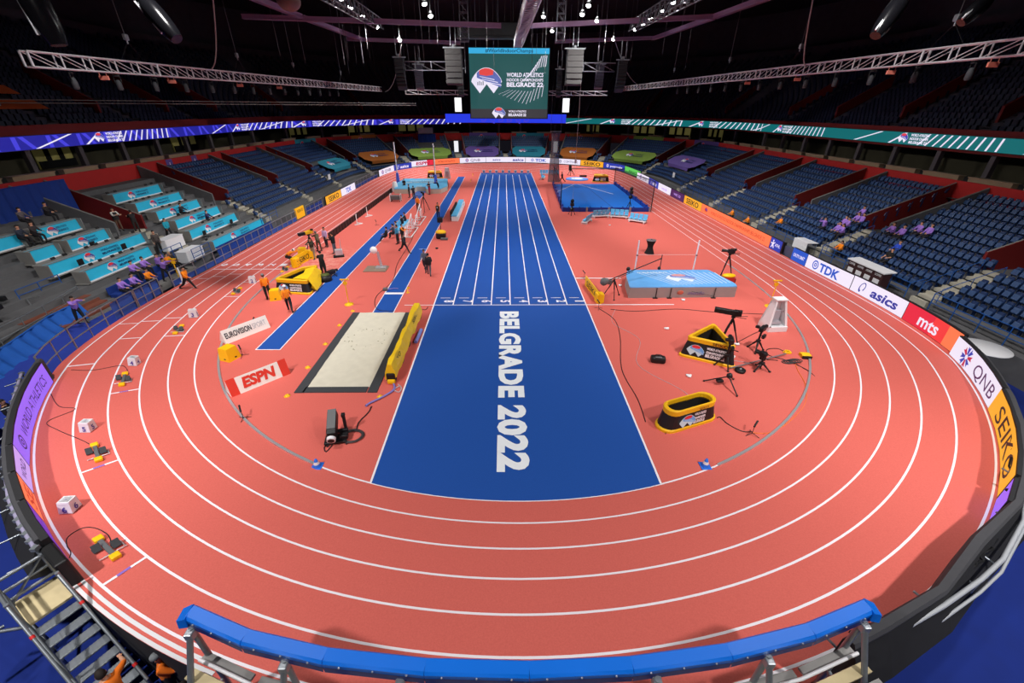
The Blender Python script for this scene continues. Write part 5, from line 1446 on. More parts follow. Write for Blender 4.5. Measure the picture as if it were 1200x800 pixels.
mb.box((0, .08, 1.79), (.68, .5, .1), bev=.03); mb.build('shell', WHITE, o)
mb = MB(); mb.box((0, .1, .75), (.66, .1, .7), bev=.02); mb.box((.0, -.1, .42), (.6, .3, .16), bev=.03); mb.build('inner_panel', mat('inner_grey', rgb(170, 165, 172), .5), o)
mb = MB(); mb.ball((-.52, -.52, .35), .05, 8, 6); mb.ball((.3, -.1, 1.1), .05, 8, 6); mb.build('knob', GREY, o)
def ymast(x, y, h_, label):
    o = thing('yellow_stand', label, 'stand', (x, y, 0)); mb = MB(); mb.lathe([(.28, 0), (.28, .05), (.1, .09), (.04, .12)], n=12); mb.build('foot', YEL, o)
    mb = MB(); mb.bar((0, 0, .1), (0, 0, h_), .03, 6); mb.build('pole', YEL, o)
    mb = MB(); mb.box((0, 0, h_), (.55, .1, .07), bev=.02); mb.box((0, .03, h_ - .25), (.24, .1, .2), bev=.02); mb.bar((-.22, 0, h_ - .02), (0, .02, h_ - .3), .02, 5); mb.build('sighting_head', YEL, o)
ymast(16.6, 24.3, 1.75, 'yellow measuring stand behind the white tower'); ymast(-10.3, 24.75, 1.7, 'yellow measuring stand at the far end of the sand pit')
ymast(-23.6, 28.8, 1.7, 'yellow measuring stand behind the left railing')
o = thing('yellow_block', 'yellow ribbed block lying against the right kerb', 'block', (14.95, 18.1, 0), R(-8)); mb = MB()
for k in range(3): mb.bar((-.22, .1 * k - .1, .1), (.22, .1 * k - .1, .1), .09, 8)
mb.build('roll', YEL, o); mb = MB(); mb.box((0, -.24, .08), (.44, .06, .16)); mb.build('end_face', BLACK, o)
o = thing('yellow_strap', 'small tangle of yellow strap beside the yellow ribbed block', 'strap', (14.3, 18.5, 0)); mb = MB()
for k in range(4): mb.tube([((.2 - .02 * k) * math.cos(a), .14 * math.sin(a + k), .03 + .015 * k) for a in [2 * PI * i / 12 for i in range(12)]], .025, 5, closed=True)
mb.build('loops', YEL, o)
o = thing('equipment_bag', 'black rounded case lying left of the triangular pen', 'case', (7.25, 17.65, 0), R(-12)); mb = MB(); mb.box((0, 0, .17), (.72, .4, .33), bev=.1); mb.build('body', BLACK, o)
mb = MB(); mb.box((0, -.1, .335), (.3, .1, .02)); mb.build('tag', GREY, o); mb = MB(); mb.tube([(-.2, .05, .33), (-.1, .05, .4), (.1, .05, .4), (.2, .05, .33)], .02, 5); mb.build('handle', BLACK, o)
# cones on the kerb
def cone(x, y, label):
    o = thing('marker_cone', label, 'cone', (x, y, .0)); mb = MB(); mb.box((0, 0, .015), (.36, .36, .03), bev=.01); mb.lathe([(.14, .03), (.1, .14)], n=12); mb.lathe([(.07, .24), (.04, .34), (0, .35)], n=12); mb.build('body', mat('cone_blue', rgb(40, 110, 215), .5), o)
    mb = MB(); mb.lathe([(.102, .14), (.072, .24)], n=12); mb.build('white_band', WHITE, o)
cone(-6.95, 10.85, 'blue and white cone on the kerb at the left of the blue straight'); cone(6.7, 10.7, 'blue and white cone on the kerb at the right of the blue straight')
# ------------------------------------------------------------------ lane number boxes and starting blocks in the left bend
def onbank(x, y):
    best = None
    for i in range(0, 700):
        s = -i * .06
        a = trk(s, 0); n_ = tnorm(s); d = (Vector((x, y, 0)) - a).dot(n_)
        q = a + n_ * d; e = (Vector((x, y)) - Vector((q.x, q.y))).length
        if best is None or e < best[0]: best = (e, s, d)
    _, s, d = best
    P = trk(s, d); nx_ = trk(s, d + .1) - P; tx = trk(s - .1, d) - P
    return P, frame(P, tx, nx_ if False else nx_), s, d
def bankmat(x, y, rz, dz=.004):
    """matrix standing on the banked track, local x turned by rz from the running direction"""
    P, F, s, d = onbank(x, y)
    z = F.col[2].xyz
    if z.z < 0: F = frame(P, F.col[0].xyz, -F.col[1].xyz)
    return F @ Matrix.Translation((0, 0, dz)) @ Matrix.Rotation(rz, 4, 'Z')
lw = ['one', 'two', 'three', 'four', 'five', 'six']
def numbox(x, y, digit, rz, slim, sc=.56):
    o = thing('lane_number_box', 'white lane box numbered %s on the left bend' % lw[int(digit) - 1], 'box', group='white lane number boxes'); o.matrix_world = bankmat(x, y, rz) @ Matrix.Scale(sc, 4)
    w_ = .31; dp = .31 if not slim else .2
    mb = MB(); mb.loft([[(-w_, -dp, .04), (w_, -dp, .04), (w_, dp, .04), (-w_, dp, .04)], [(-w_ * .86, -dp * .8, .72), (w_ * .86, -dp * .8, .72), (w_ * .86, dp * .8, .72), (-w_ * .86, dp * .8, .72)]], False)
    mb.box((0, 0, .38), (w_ * 1.8, dp * 1.7, .68), bev=.07); mb.box((0, 0, .02), (.5, dp * 1.5, .04)); mb.build('shell', WHITE, o)
    mb = MB()
    for k in range(4):
        dd = dp if k % 2 == 0 else w_
        Fm = Matrix.Rotation(k * PI / 2, 4, 'Z') @ frame((0, -dd * 1.0 - .004, .14), (1, 0, 0), (0, dd * .2 * .6, .6))
        mb.text(digit, Fm, .32, bold=.03); mb.slot(0)
        Ft = Matrix.Rotation(k * PI / 2, 4, 'Z')
        mb.add([Ft @ Vector(v) for v in ((-.1, -dd * 1.0 + .0, .08), (.1, -dd * 1.0, .08), (.1, -dd * .99, .105), (-.1, -dd * .99, .105))], [(0, 1, 2, 3)])
    mb.text('-', frame((0, -.05, .736), (1, 0, 0), (0, 1, 0)), .2); mb.build('digit', mat('digit_violet', rgb(72, 60, 150), .6), o)
numbox(-13.0, 8.5, '6', R(45), False); numbox(-15.6, 12.1, '5', R(55), False); numbox(-17.6, 16.85, '4', R(70), False); numbox(-18.65, 22.6, '3', R(95), True, .7); numbox(-18.3, 28.5, '2', R(100), True, .7); numbox(-17.25, 33.0, '1', R(100), True, .7)
def blocks(x, y, rz, label):
    o = thing('starting_blocks', label, 'starting blocks', group='starting blocks of the staggered lanes'); o.matrix_world = bankmat(x, y, rz) @ Matrix.Scale(.88, 4)
    mb = MB(); mb.box((0, 0, .06), (.13, 1.05, .08), bev=.02); mb.build('rail', CAMG, o)
    mb = MB(); mb.box((0, .56, .07), (.24, .24, .13), bev=.03); mb.build('front_pod', YEL, o); mb = MB(); mb.box((0, -.56, .07), (.24, .24, .13), bev=.03); mb.build('rear_pod', YEL, o)
    for sx, sy in ((-.22, .12), (.22, -.12)): mb = MB(); mb.box((sx * .85, sy, .14), (.2, .26, .05), rot=(R(-50 * 1), 0, 0), bev=.015); mb.box((sx * .85, sy - .03, .06), (.2, .2, .08), bev=.02); mb.build('foot_pedal', DGREY, o)
    mb = MB(); mb.bar((-.35, .35, .05), (.3, .35, .05), .02, 5); mb.bar((-.32, -.0, .05), (-.32, .3, .05), .015, 5); mb.build('spike_bar', ALU, o)
for x, y, k in ((-10.95, 7.25, 6), (-14.35, 10.94, 5), (-17.05, 15.5, 4), (-18.3, 20.8, 3), (-18.5, 26.8, 2), (-17.3, 31.3, 1)):
    P, F, s, d = onbank(x, y); blocks(x, y, R(90), 'grey starting blocks with yellow ends in lane %s of the left bend' % lw[k - 1])
def bankcable(pts, r, label, m):
    P = [trk(s, d, r) for s, d in pts]; out = []
    for i in range(len(P) - 1):
        a, b, c_, e = P[max(0, i - 1)], P[i], P[i + 1], P[min(len(P) - 1, i + 2)]
        for k in range(6):
            t = k / 6; out.append(.5 * ((2 * b) + (c_ - a) * t + (2 * a - 5 * b + 4 * c_ - e) * t * t + (3 * b - a - 3 * c_ + e) * t ** 3))
    tag(MB().tube(out + [P[-1]], r, 5).build('block_cable', m), label, 'cable')
bankcable([(-9.2, 4.95), (-9.5, 4.9), (-9.9, 5.0), (-10.1, 5.2), (-10.05, 5.5), (-9.8, 5.6), (-9.55, 5.62), (-9.4, 5.7)], .012, 'dark cable from the lane six blocks to the near left board', CBL)
bankcable([(-13.4, 4.25), (-13.9, 4.5), (-14.8, 5.1), (-15.4, 5.4), (-15.8, 4.7), (-16.2, 5.2), (-17.1, 5.6)], .012, 'dark cable from the lane five blocks winding to the left board', CBL)
bankcable([(-17.7, 3.3), (-18.3, 3.5), (-18.5, 3.8), (-18.4, 4.6), (-18.6, 5.4)], .012, 'dark cable from the lane four blocks to the left railing', CBL)
# ------------------------------------------------------------------ pole vault
o = thing('vault_mat', 'light blue pole vault landing mat with pale sides and a notch', 'mat', (-13.0, 69.8, 0))
fo = [(-3.4, -5.4), (-1.1, -5.4), (-.4, -3.4), (.8, -3.4), (1.2, -5.3), (3.4, -5.2), (4.0, -2.6), (3.2, 4.9), (-3.9, 4.9), (-4.2, .6)]
mb = MB(); mb.loft([[(x, y, z) for x, y in fo] for z in (0, .62)], False, False); mb.build('side_wall', mat('vault_side', rgb(196, 190, 176), .7), o)
mb = MB(); mb.prism(fo, .62, .68); mb.slot(1); mb.text('WORLD ATHLETICS', frame((-.3, 1.8, .685), (1, 0, 0), (0, 1, 0)), .8, bold=.03, w=4.6); mb.text('BELGRADE 22', frame((-.6, .2, .685), (1, 0, 0), (0, 1, 0)), .8, bold=.03, w=4.4)
mb.box((-.2, -3.0, .69), (.9, .35, .012)); mb.build('cover', [LBLUE, WHITE], o)
mb = MB(); mb.loft([[(-.5, -7.0, .01), (.9, -7.0, .01), (.9, -3.4, .01), (-.5, -3.4, .01)], [(-.5, -7.0, .03), (.9, -7.0, .03), (.9, -3.4, .03), (-.5, -3.4, .03)]], False); mb.build('planting_box', mat('box_blue', rgb(60, 100, 180), .5), o)
for x, y, l in ((-17.3, 71.3, 'tall pole vault upright left of the vault mat'), (-11.0, 69.4, 'tall pole vault upright right of the vault mat')):
    o = thing('vault_upright', l, 'upright', (x, y, 0), 0, 'pole vault uprights'); mb = MB(); mb.bar((0, 0, 1.9), (0, 0, 6.35), .1, 8); mb.build('upper_post', WHITE, o)
    mb = MB(); mb.loft([[(-.28, -.28, .1), (.28, -.28, .1), (.28, .28, .1), (-.28, .28, .1)], [(-.16, -.16, 2.0), (.16, -.16, 2.0), (.16, .16, 2.0), (-.16, .16, 2.0)]], False); mb.build('blue_pad', mat('pad_blue', rgb(70, 100, 205), .5), o)
    mb = MB(); mb.box((0, .3, .06), (.7, 1.6, .12), bev=.03); mb.build('base', GREY, o)
tag(MB().lathe([(.02, 0), (.62, .0), (.62, .1), (.42, .7), (.3, 1.3), (.2, 1.35), (0, 1.35)], n=16).build('white_cover', WHITE, loc=(-16.75, 66.6, 0)), 'white rounded cover at the near left corner of the vault mat', 'cover')
o = thing('timing_tower', 'white tower behind the vault mat beside the yellow pen', 'tower', (-10.5, 79.8, 0)); mb = MB(); mb.loft([[(-.6, -.5, 0), (.6, -.5, 0), (.6, .5, 0), (-.6, .5, 0)], [(-.3, -.2, 1.8), (.3, -.2, 1.8), (.3, .25, 1.8), (-.3, .25, 1.8)]], False); mb.build('shell', WHITE, o)
mb = MB(); mb.box((0, -.45, .8), (.5, .1, .9), rot=(R(-10), 0, 0), bev=.03); mb.build('inner_panel', mat('inner_grey', rgb(170, 165, 172), .5), o)
o = thing('equipment_cart', 'small grey cart with white frame in front of the vault mat', 'cart', (-14.9, 58.7, 0)); mb = MB(); mb.box((0, 0, .5), (1.3, .7, .55), bev=.05); mb.build('box', CAMG, o); mb = MB()
for sx in (-.68, .68): mb.bar((sx, -.35, .05), (sx, -.35, .95), .04); mb.bar((sx, .35, .05), (sx, .35, .95), .04); mb.bar((sx, -.35, .95), (sx, .35, .95), .04)
mb.build('frame', WHITE, o); mb = MB()
for sx in (-.6, .6):
    for sy in (-.3, .3): mb.ball((sx, sy, .08), .08, 8, 6)
mb.build('castor', BLACK, o)
# inner fence on the left straight: black boards with white clips, on feet
o = thing('track_fence', 'long low black fence along the inside of the left straight', 'fence', (-16.95, 52, 0))
mb = MB(); n = 62
for i in range(n):
    y = -12.3 + 25.6 * (i + .5) / n; mb.box((.03 * (i % 2), y, .32), (.05, .4, .6), bev=.01)
mb.build('fence_panel', BLACK, o); mb = MB()
for i in range(n): mb.box((-.06, -12.3 + 25.6 * (i + .5) / n, .56), (.06, .14, .12))
mb.build('white_clip', WHITE, o)
mb = MB(); mb.bar((0, -12.3, .63), (0, 13.3, .63), .035, 6); mb.build('top_rail', BLACK, o)
for x, y, l in ((-16.2, 45.9, 'white hurdle-foot stand by the black fence, nearer'), (-16.2, 49.8, 'white hurdle-foot stand by the black fence, farther')):
    o = thing('white_stand', l, 'stand', (x, y, 0)); mb = MB(); mb.bar((0, 0, 0), (0, 0, 1.05), .05, 6); mb.build('post', WHITE, o); mb = MB(); mb.bar((-.1, -.5, .05), (.5, .2, .05), .05, 6); mb.bar((.5, .2, .05), (-.2, .5, .05), .05, 6); mb.build('foot', WHITE, o)
# ------------------------------------------------------------------ between the runways
def seatbench(x, y, rz, n, label, col=LBLUE, backs=True, group=None, back=True):
    o = thing('seat_bench', label, 'bench', (x, y, 0), rz, group); L = n * .52
    mb = MB(); mb.box((0, 0, .22), (L, .55, .12), bev=.02)
    for sx in (-L / 2 + .2, L / 2 - .2): mb.box((sx, 0, .1), (.1, .7, .2), bev=.02)
    mb.build('plinth', WHITE, o)
    for k in range(n):
        cx = -L / 2 + .26 + k * .52; mb = MB(); mb.box((cx, -.02, .42), (.46, .44, .07), bev=.03); mb.bar((cx, 0, .26), (cx, 0, .4), .05); mb.box((cx, .24, .68), (.46, .07, .48), rot=(R(-10), 0, 0), bev=.03)
        mb.build('seat', col, o)
    return o
seatbench(-10.9, 44.0, R(90), 9, 'row of light blue seats with resting officials between the runways')
o = thing('flat_bench', 'long light blue bench on a white base beside the sprint straight', 'bench', (-5.85, 51.8, 0), 0)
mb = MB(); mb.box((0, 0, .25), (.75, 9.0, .5), bev=.03); mb.build('base', WHITE, o); mb = MB()
for k in range(12): mb.box((-.05, -4.2 + k * .765, .62), (.62, .7, .18), bev=.06)
mb.build('cushion', LBLUE, o); mb = MB(); mb.box((-.42, -3.6, .5), (.2, 1.4, 1.0), bev=.05); mb.box((-.42, -.5, .5), (.2, 4.5, .9), bev=.05); mb.build('dark_backboard', BLACKC, o)
def hurdle(x, y, rz, label):
    o = thing('hurdle', label, 'hurdle', (x, y, 0), rz, 'white hurdles beside the light blue seats'); mb = MB(); mb.box((0, 0, 1.03), (1.2, .05, .09), bev=.01); mb.build('crossbar', WHITE, o)
    for sx in (-.55, .55):
        mb = MB(); mb.bar((sx, 0, .05), (sx, 0, 1.0), .035, 6); mb.bar((sx, 0, .05), (sx, .75, .05), .035, 6); mb.build('leg', WHITE, o)
for k, (x, y) in enumerate(((-9.0, 39.9), (-9.05, 41.6), (-9.0, 43.4), (-9.0, 45.8), (-9.0, 48.4))):
    hurdle(x - .75, y, R(90), 'white hurdle stored beside the blue seats, %s from the camera' % nth[k])
for k, (y0, y1) in enumerate(((40.4, 44.2), (45.2, 49.2))):
    o = thing('hurdle_rack', 'white slanted carrying rack beside the blue seats, %s one' % ('nearer', 'farther')[k], 'rack', (-9.95, 0, 0)); mb = MB()
    mb.bar((0, y0, .1), (0, y1, 1.5), .05, 6); mb.bar((0, y1, .1), (0, y1, 1.5), .05, 6); mb.bar((.6, y0, .1), (.6, y1, .1), .05, 6); mb.bar((0, y0, .1), (.6, y0, .1), .05, 6); mb.bar((0, y1, .1), (.6, y1, .1), .05, 6); mb.build('frame', WHITE, o)
o = thing('wind_gauge', 'round white wind gauge on a slanted grey stand between the runways', 'gauge', (-10.15, 31.6, 0)); mb = MB(); mb.box((-.2, -.1, .03), (1.7, 1.3, .06), bev=.01); mb.build('base_plate', mat('plate_brown', rgb(140, 120, 105), .7), o)
mb = MB(); mb.box((.15, .05, .12), (.8, .5, .14), bev=.03); mb.bar((.2, .05, .15), (.05, .0, 1.35), .1, 8); mb.build('stand', ALU, o); mb = MB(); mb.ball((-.2, -.05, 1.5), .28, 16, 10, (1, .7, 1)); mb.build('white_disc', mat('gauge_white', rgb(245, 245, 245), .4), o)
o = thing('cable_box', 'small grey connection box on the cable beside the jump runway', 'box', (-8.55, 27.1, 0)); mb = MB(); mb.box((0, 0, .1), (.32, .26, .2), bev=.04); mb.build('body', CAMG, o); mb = MB(); mb.tube([(.1, 0, .08), (.5, .3, .04), (.8, .3, .03)], .04, 5); mb.build('plug', CBV, o)
for x, y, l in ((-6.95, 26.7, 'tiny yellow flag stand at the take-off board'), (-6.1, 76.0, 'tiny yellow cone at the far end of the jump runway'), (-6.2, 83, 'small yellow stand beside the far left end of the sprint straight')):
    mb = MB(); mb.lathe([(.12, 0), (.12, .03), (.03, .08), (.025, .35), (.0, .36)], n=8); mb.box((.08, 0, .36), (.18, .02, .12)); tag(mb.build('flag_stand', YEL, loc=(x, y, 0)), l, 'stand')
o = thing('speaker_cart', 'black monitor above a yellow covered case beside the jump runway', 'case', (-6.45, 40.3, 0)); mb = MB(); mb.box((0, 0, .3), (.9, .7, .5), bev=.08); mb.build('case_body', BLACK, o); mb = MB(); mb.ball((0, .05, .6), .55, 12, 8, (.95, .7, .4)); mb.build('cover', YEL, o); mb = MB(); mb.bar((0, .1, .6), (0, .1, 1.5), .03); mb.box((0, .1, 1.75), (.5, .4, .45), bev=.06); mb.build('monitor', BLACK, o)
mb = MB(); mb.box((.35, -.5, .1), (.7, .3, .2), bev=.05); mb.build('side_bag', CAMG, o)
tvcam(-10.1, 52.8, R(20), 'black tripod camera beside the orange official on the vault side', 1.9, .4, .3, spread=.7)
tag(MB().ball((0, 0, .06), .14, 8, 5, (1, 1, .5)).build('black_bag', BLACK, loc=(-6.4, 36.9, 0)), 'tiny black pouch on the floor right of the jump runway', 'bag')
o = thing('floor_monitor', 'small silver monitor on a dark base left of the vault runway', 'monitor', (-14.3, 34.6, 0), R(20)); mb = MB(); mb.box((0, 0, .08), (.85, .5, .14), bev=.03); mb.build('base', BLACK, o); mb = MB(); mb.box((.05, .05, .4), (.6, .4, .5), bev=.05); mb.bar((.25, .1, .6), (.3, .1, 1.5), .025); mb.build('cabinet', ALU, o)
# camera crew equipment left
tvcam(-16.9, 35.6, R(150), 'yellow topped camera operated by the crew near the left kerb', 1.7, .8, .6, col=mat('cam_yellow', rgb(226, 180, 20), .5))
o = thing('round_case', 'dark round cases on the floor beside the yellow sheeted pen', 'case', (-13.3, 29.0, 0)); mb = MB(); mb.lathe([(.4, 0), (.42, .1), (.4, .4), (.2, .46), (0, .46)], n=16); mb.build('drum', BLACK, o); mb = MB(); mb.lathe([(.3, .46), (.3, .5), (0, .5)], n=16); mb.build('lid', mat('olive', rgb(80, 90, 40), .6), o)
o = thing('low_camera', 'low black camera on the floor at the edge of the vault runway', 'camera', (-13.25, 30.0, 0), R(-30)); mb = MB(); mb.box((0, 0, .3), (.3, .6, .3), bev=.04); mb.bar((0, .3, .32), (0, .55, .32), .1, 10); mb.build('body', CAMB, o); mb = MB(); tripod(mb, (0, 0, .3), .4, .03); mb.build('stand', CAMB, o)
# ------------------------------------------------------------------ throwing area
o = thing('throwing_sector', 'bright blue flat throwing sector with a low dark blue border', 'mat', (12.4, 62.7, 0))
mb = MB(); mb.loft([[(-5.5, -10.2, .02), (4.9, -10.2, .02), (5.4, 10.8, .02), (-4.6, 10.8, .02)], [(-5.5, -10.2, .06), (4.9, -10.2, .06), (5.4, 10.8, .06), (-4.6, 10.8, .06)]], False); mb.build('blue_cover', mat('sector_blue', rgb(20, 112, 214), .4, noise=.08, scale=.8), o)
mb = MB(); mb.quad((-4.0, 6.2, .066), (-3.92, 6.2, .066), (4.2, -3.0, .066), (4.12, -3.0, .066)) if False else None
mb.quad((-.6, 10.4, .066), (-.5, 10.5, .066), (3.3, 1.5, .066), (3.2, 1.4, .066)); mb.quad((-1.2, 10.4, .066), (-1.1, 10.4, .066), (-4.9, 3.0, .066), (-5.0, 3.1, .066)); mb.build('sector_line', WPAINT, o)
mb = MB(); mb.quad((1.0, -10.1, .068), (1.08, -10.1, .068), (.4, 10.5, .068), (.32, 10.5, .068)); mb.build('cover_seam', mat('seam_blue', rgb(10, 60, 140), .5), o)
WB = mat('border_blue', rgb(16, 52, 140), .5)
for a, b in (((-5.6, -10.3), (5.0, -10.3)), ((-5.6, -10.3), (-4.7, 10.8)), ((5.0, -10.3), (5.5, 10.8))):
    a, b = Vector((*a, 0)), Vector((*b, 0)); mb = MB(); d = b - a; mb.box((a + b) / 2 + Vector((0, 0, .25)), (d.length, .12, .5), rot=(0, 0, math.atan2(d.y, d.x)), bev=.02)
    for k in range(8): q = a + d * ((k + .5) / 8); mb.box(q + Vector((0, 0, .3)), (.1, .25, .6), rot=(0, 0, math.atan2(d.y, d.x)))
    mb.build('border_wall', WB, o)
mb = MB()
for x in (-2.7, 0, 2.6, 5.0): mb.box((x, -10.42, .3), (.22, .16, .55), bev=.02)
mb.build('grey_post', GREY, o)
NET = mat('dark_net', rgb(60, 30, 40), .9, alpha=.36)
def netpanel(a, b, z1, label, z0=.5, group='nets of the throwing area'):
    o = thing('safety_net', label, 'net', ((a[0] + b[0]) / 2, (a[1] + b[1]) / 2, 0), 0, group); c_ = o.location
    a, b = Vector((*a, 0)) - c_, Vector((*b, 0)) - c_; mb = MB(); n = 10; vs = []
    for i in range(n + 1):
        p = a.lerp(b, i / n); vs += [p + Vector((0, 0, z0)), p + Vector((0, 0, z1[0] + (z1[1] - z1[0]) * i / n))]
    mb.add(vs, [(2 * i, 2 * i + 1, 2 * i + 3, 2 * i + 2) for i in range(n)]); mb.build('mesh', NET, o)
    mb = MB(); mb.bar(a + Vector((0, 0, z1[0])), b + Vector((0, 0, z1[1])), .05, 5); mb.build('head_rope', BLACK, o); mb = MB()
    for p, zz in ((a, z1[0]), (b, z1[1])): mb.bar(p, p + Vector((0, 0, zz)), .06, 6)
    mb.build('net_post', BLACK, o)
netpanel((17.55, 52.3), (17.95, 73.6), (3.5, 2.6), 'dark see-through net along the right of the throwing area')
netpanel((6.75, 54.5), (7.75, 73.0), (2.9, 2.9), 'dark see-through net along the left of the throwing area')
o = thing('gathered_net', 'tall gathered grey net hanging at the back left of the throwing area', 'net', (7.8, 73.4, 0))
mb = MB(); n = 12; rr = []
for k in range(9):
    z = .4 + 7.4 * k / 8; f = .55 + .35 * (1 - k / 8) ** 2 + (.12 if k == 8 else 0)
    rr.append([(f * 1.0 * math.cos(2 * PI * i / n) * (1 + .25 * (i % 2)), f * .7 * math.sin(2 * PI * i / n) * (1 + .25 * (i % 2)), z) for i in range(n)])
mb.loft(rr, True); mb.build('mesh_folds', mat('grey_net', rgb(120, 100, 102), .9, alpha=.6), o)
mb = MB(); mb.bar((-.9, 0, 7.85), (.9, 0, 7.85), .06); mb.bar((-.8, 0, 7.85), (-.8, 0, 14), .02); mb.bar((.8, 0, 7.85), (.8, 0, 14), .02); mb.build('hanging_bar', GREY, o)
o = thing('throwing_circle', 'round blue and white throwing circle beyond the blue sector', 'circle', (12.6, 79.0, 0)); mb = MB(); mb.lathe([(2.0, 0), (2.0, .12), (1.9, .16), (0, .16)], n=32); mb.build('platform', mat('circle_blue', rgb(90, 140, 220), .5), o); mb = MB(); mb.disc((0, 0, .165), 1.07, 28); mb.build('ring_surface', mat('circle_white', rgb(220, 226, 240), .5), o)
o = thing('camera_crane', 'long thin black camera crane beyond the throwing area', 'camera', (12.2, 84.2, 0)); mb = MB(); mb.bar((0, 0, 1.15), (11.5, -1.4, 1.3), .07, 6); mb.build('arm', CAMB, o); mb = MB(); tripod(mb, (0, 0, 1.1), .7, .05); mb.box((-.2, 0, 1.3), (.5, .5, .9), bev=.08); mb.build('pedestal', CAMB, o)
def remote(x, y, label, h=2.1, stand=.4):
    o = thing('remote_camera', label, 'camera', (x, y, 0)); mb = MB(); tripod(mb, (0, 0, 1.0), .45, .035); mb.bar((0, 0, 1), (0, 0, h), .05, 6); mb.build('stand', CAMB, o); mb = MB(); mb.box((0, 0, h), (.42, .5, .34), bev=.06); mb.ball((0, 0, h - .55), .26, 10, 7); mb.ball((0, 0, h + .4), .22, 10, 7); mb.build('head', CAMB, o)
remote(15.2, 53.5, 'dark remote camera post at the front of the blue sector')
remote(7.6, 50.6, 'black camera tripod at the near left corner of the throwing area', 1.2)
tag(MB().bar((7.65, 50.7, 1.2), (7.9, 52.5, 13.5), .014, 4).bar((7.75, 51.4, 5.6), (7.75, 51.4, 6.0), .12, 6).build('lens_rope', CBW), 'thin pale rope hanging above the corner camera tripod', 'rope')
tag(MB().box((0, 0, .15), (1.3, .5, .3), bev=.06).build('low_cover', BLACK, loc=(14.2, 82.2, 0)), 'low black bundle beyond the throwing circle', 'bundle')
GR = 'light blue seats before the throwing area'
seatbench(8.75, 46.8, R(62) + PI, 4, 'group of four light blue seats, leftmost in the arc', group=GR); seatbench(10.75, 49.3, R(12) + PI, 4, 'group of four light blue seats, second from the left in the arc', group=GR)
seatbench(12.85, 49.0, R(-17), 4, 'group of four light blue seats, third from the left in the arc', group=GR); seatbench(14.4, 46.9, R(-38), 4, 'group of four light blue seats, rightmost in the arc', group=GR)
seatbench(6.6, 79.6, R(80), 5, 'light blue seats at the far right of the sprint straight, nearer row', group=None); seatbench(8.2, 84.4, R(0), 7, 'light blue seats at the far right of the sprint straight, farther row')
# eight white starting blocks pods at the far start line
for k in range(8):
    x = X0 + 1.22 * (7 - k) + .61; o = thing('start_box', 'white lane box behind the far start line, %s from the right' % nth[k], 'box', (x, 86.5, 0), 0, 'white boxes at the far start line')
    mb = MB(); mb.loft([[(-.2, -.16, .08), (.2, -.16, .08), (.2, .16, .08), (-.2, .16, .08)], [(-.27, -.2, .6), (.27, -.2, .6), (.27, .2, .6), (-.27, .2, .6)]], False); mb.box((0, 0, .05), (.4, .34, .1)); mb.build('shell', WHITE, o); mb = MB(); mb.text('%d' % (k + 1), frame((0, -.2, .22), (1, 0, 0), (0, -.04, .52)), .25, bold=.04); mb.build('digit', mat('digit_violet', rgb(72, 60, 150)), o)
# ------------------------------------------------------------------ people
def hand(mb, p, d, side, curl=.35, n_f=4):
    """palm with four unequal bent fingers and a thumb from the side of the palm; d = direction the hand points"""
    d = Vector(d).normalized(); p = Vector(p)
    x = d.cross(Vector((0, 1, 0)))
    if x.length < .1: x = Vector((1, 0, 0))
    x.normalize(); x = Vector((0, 1, 0)) - d * d.y if abs(d.y) < .9 else x
    x.normalize(); nrm = d.cross(x).normalized() * (1 if side > 0 else -1)      # palm normal, thumb side = +x (forward)
    q = Matrix((x, d, nrm)).transposed()
    mb.box(p + d * .045, (.075, .09, .028), rot=q, bev=.012)
    for k in range(n_f):
        b = p + d * .088 + x * (.027 - .018 * k); L = (.07, .08, .075, .058)[k]
        m1 = b + (d * math.cos(curl * .6) - nrm * -math.sin(curl * .6)) * L * .5; m2 = m1 + (d * math.cos(curl * 1.8) + nrm * math.sin(curl * 1.8)) * L * .5
        mb.tube([b, m1, m2], .009, 5, radii=[.0095, .009, .007])
    b = p + d * .02 + x * .035
    mb.tube([b, b + (x * .7 + d * .7) * .035, b + (x * .45 + d * .9) * .065], .01, 5, radii=[.012, .0105, .008])
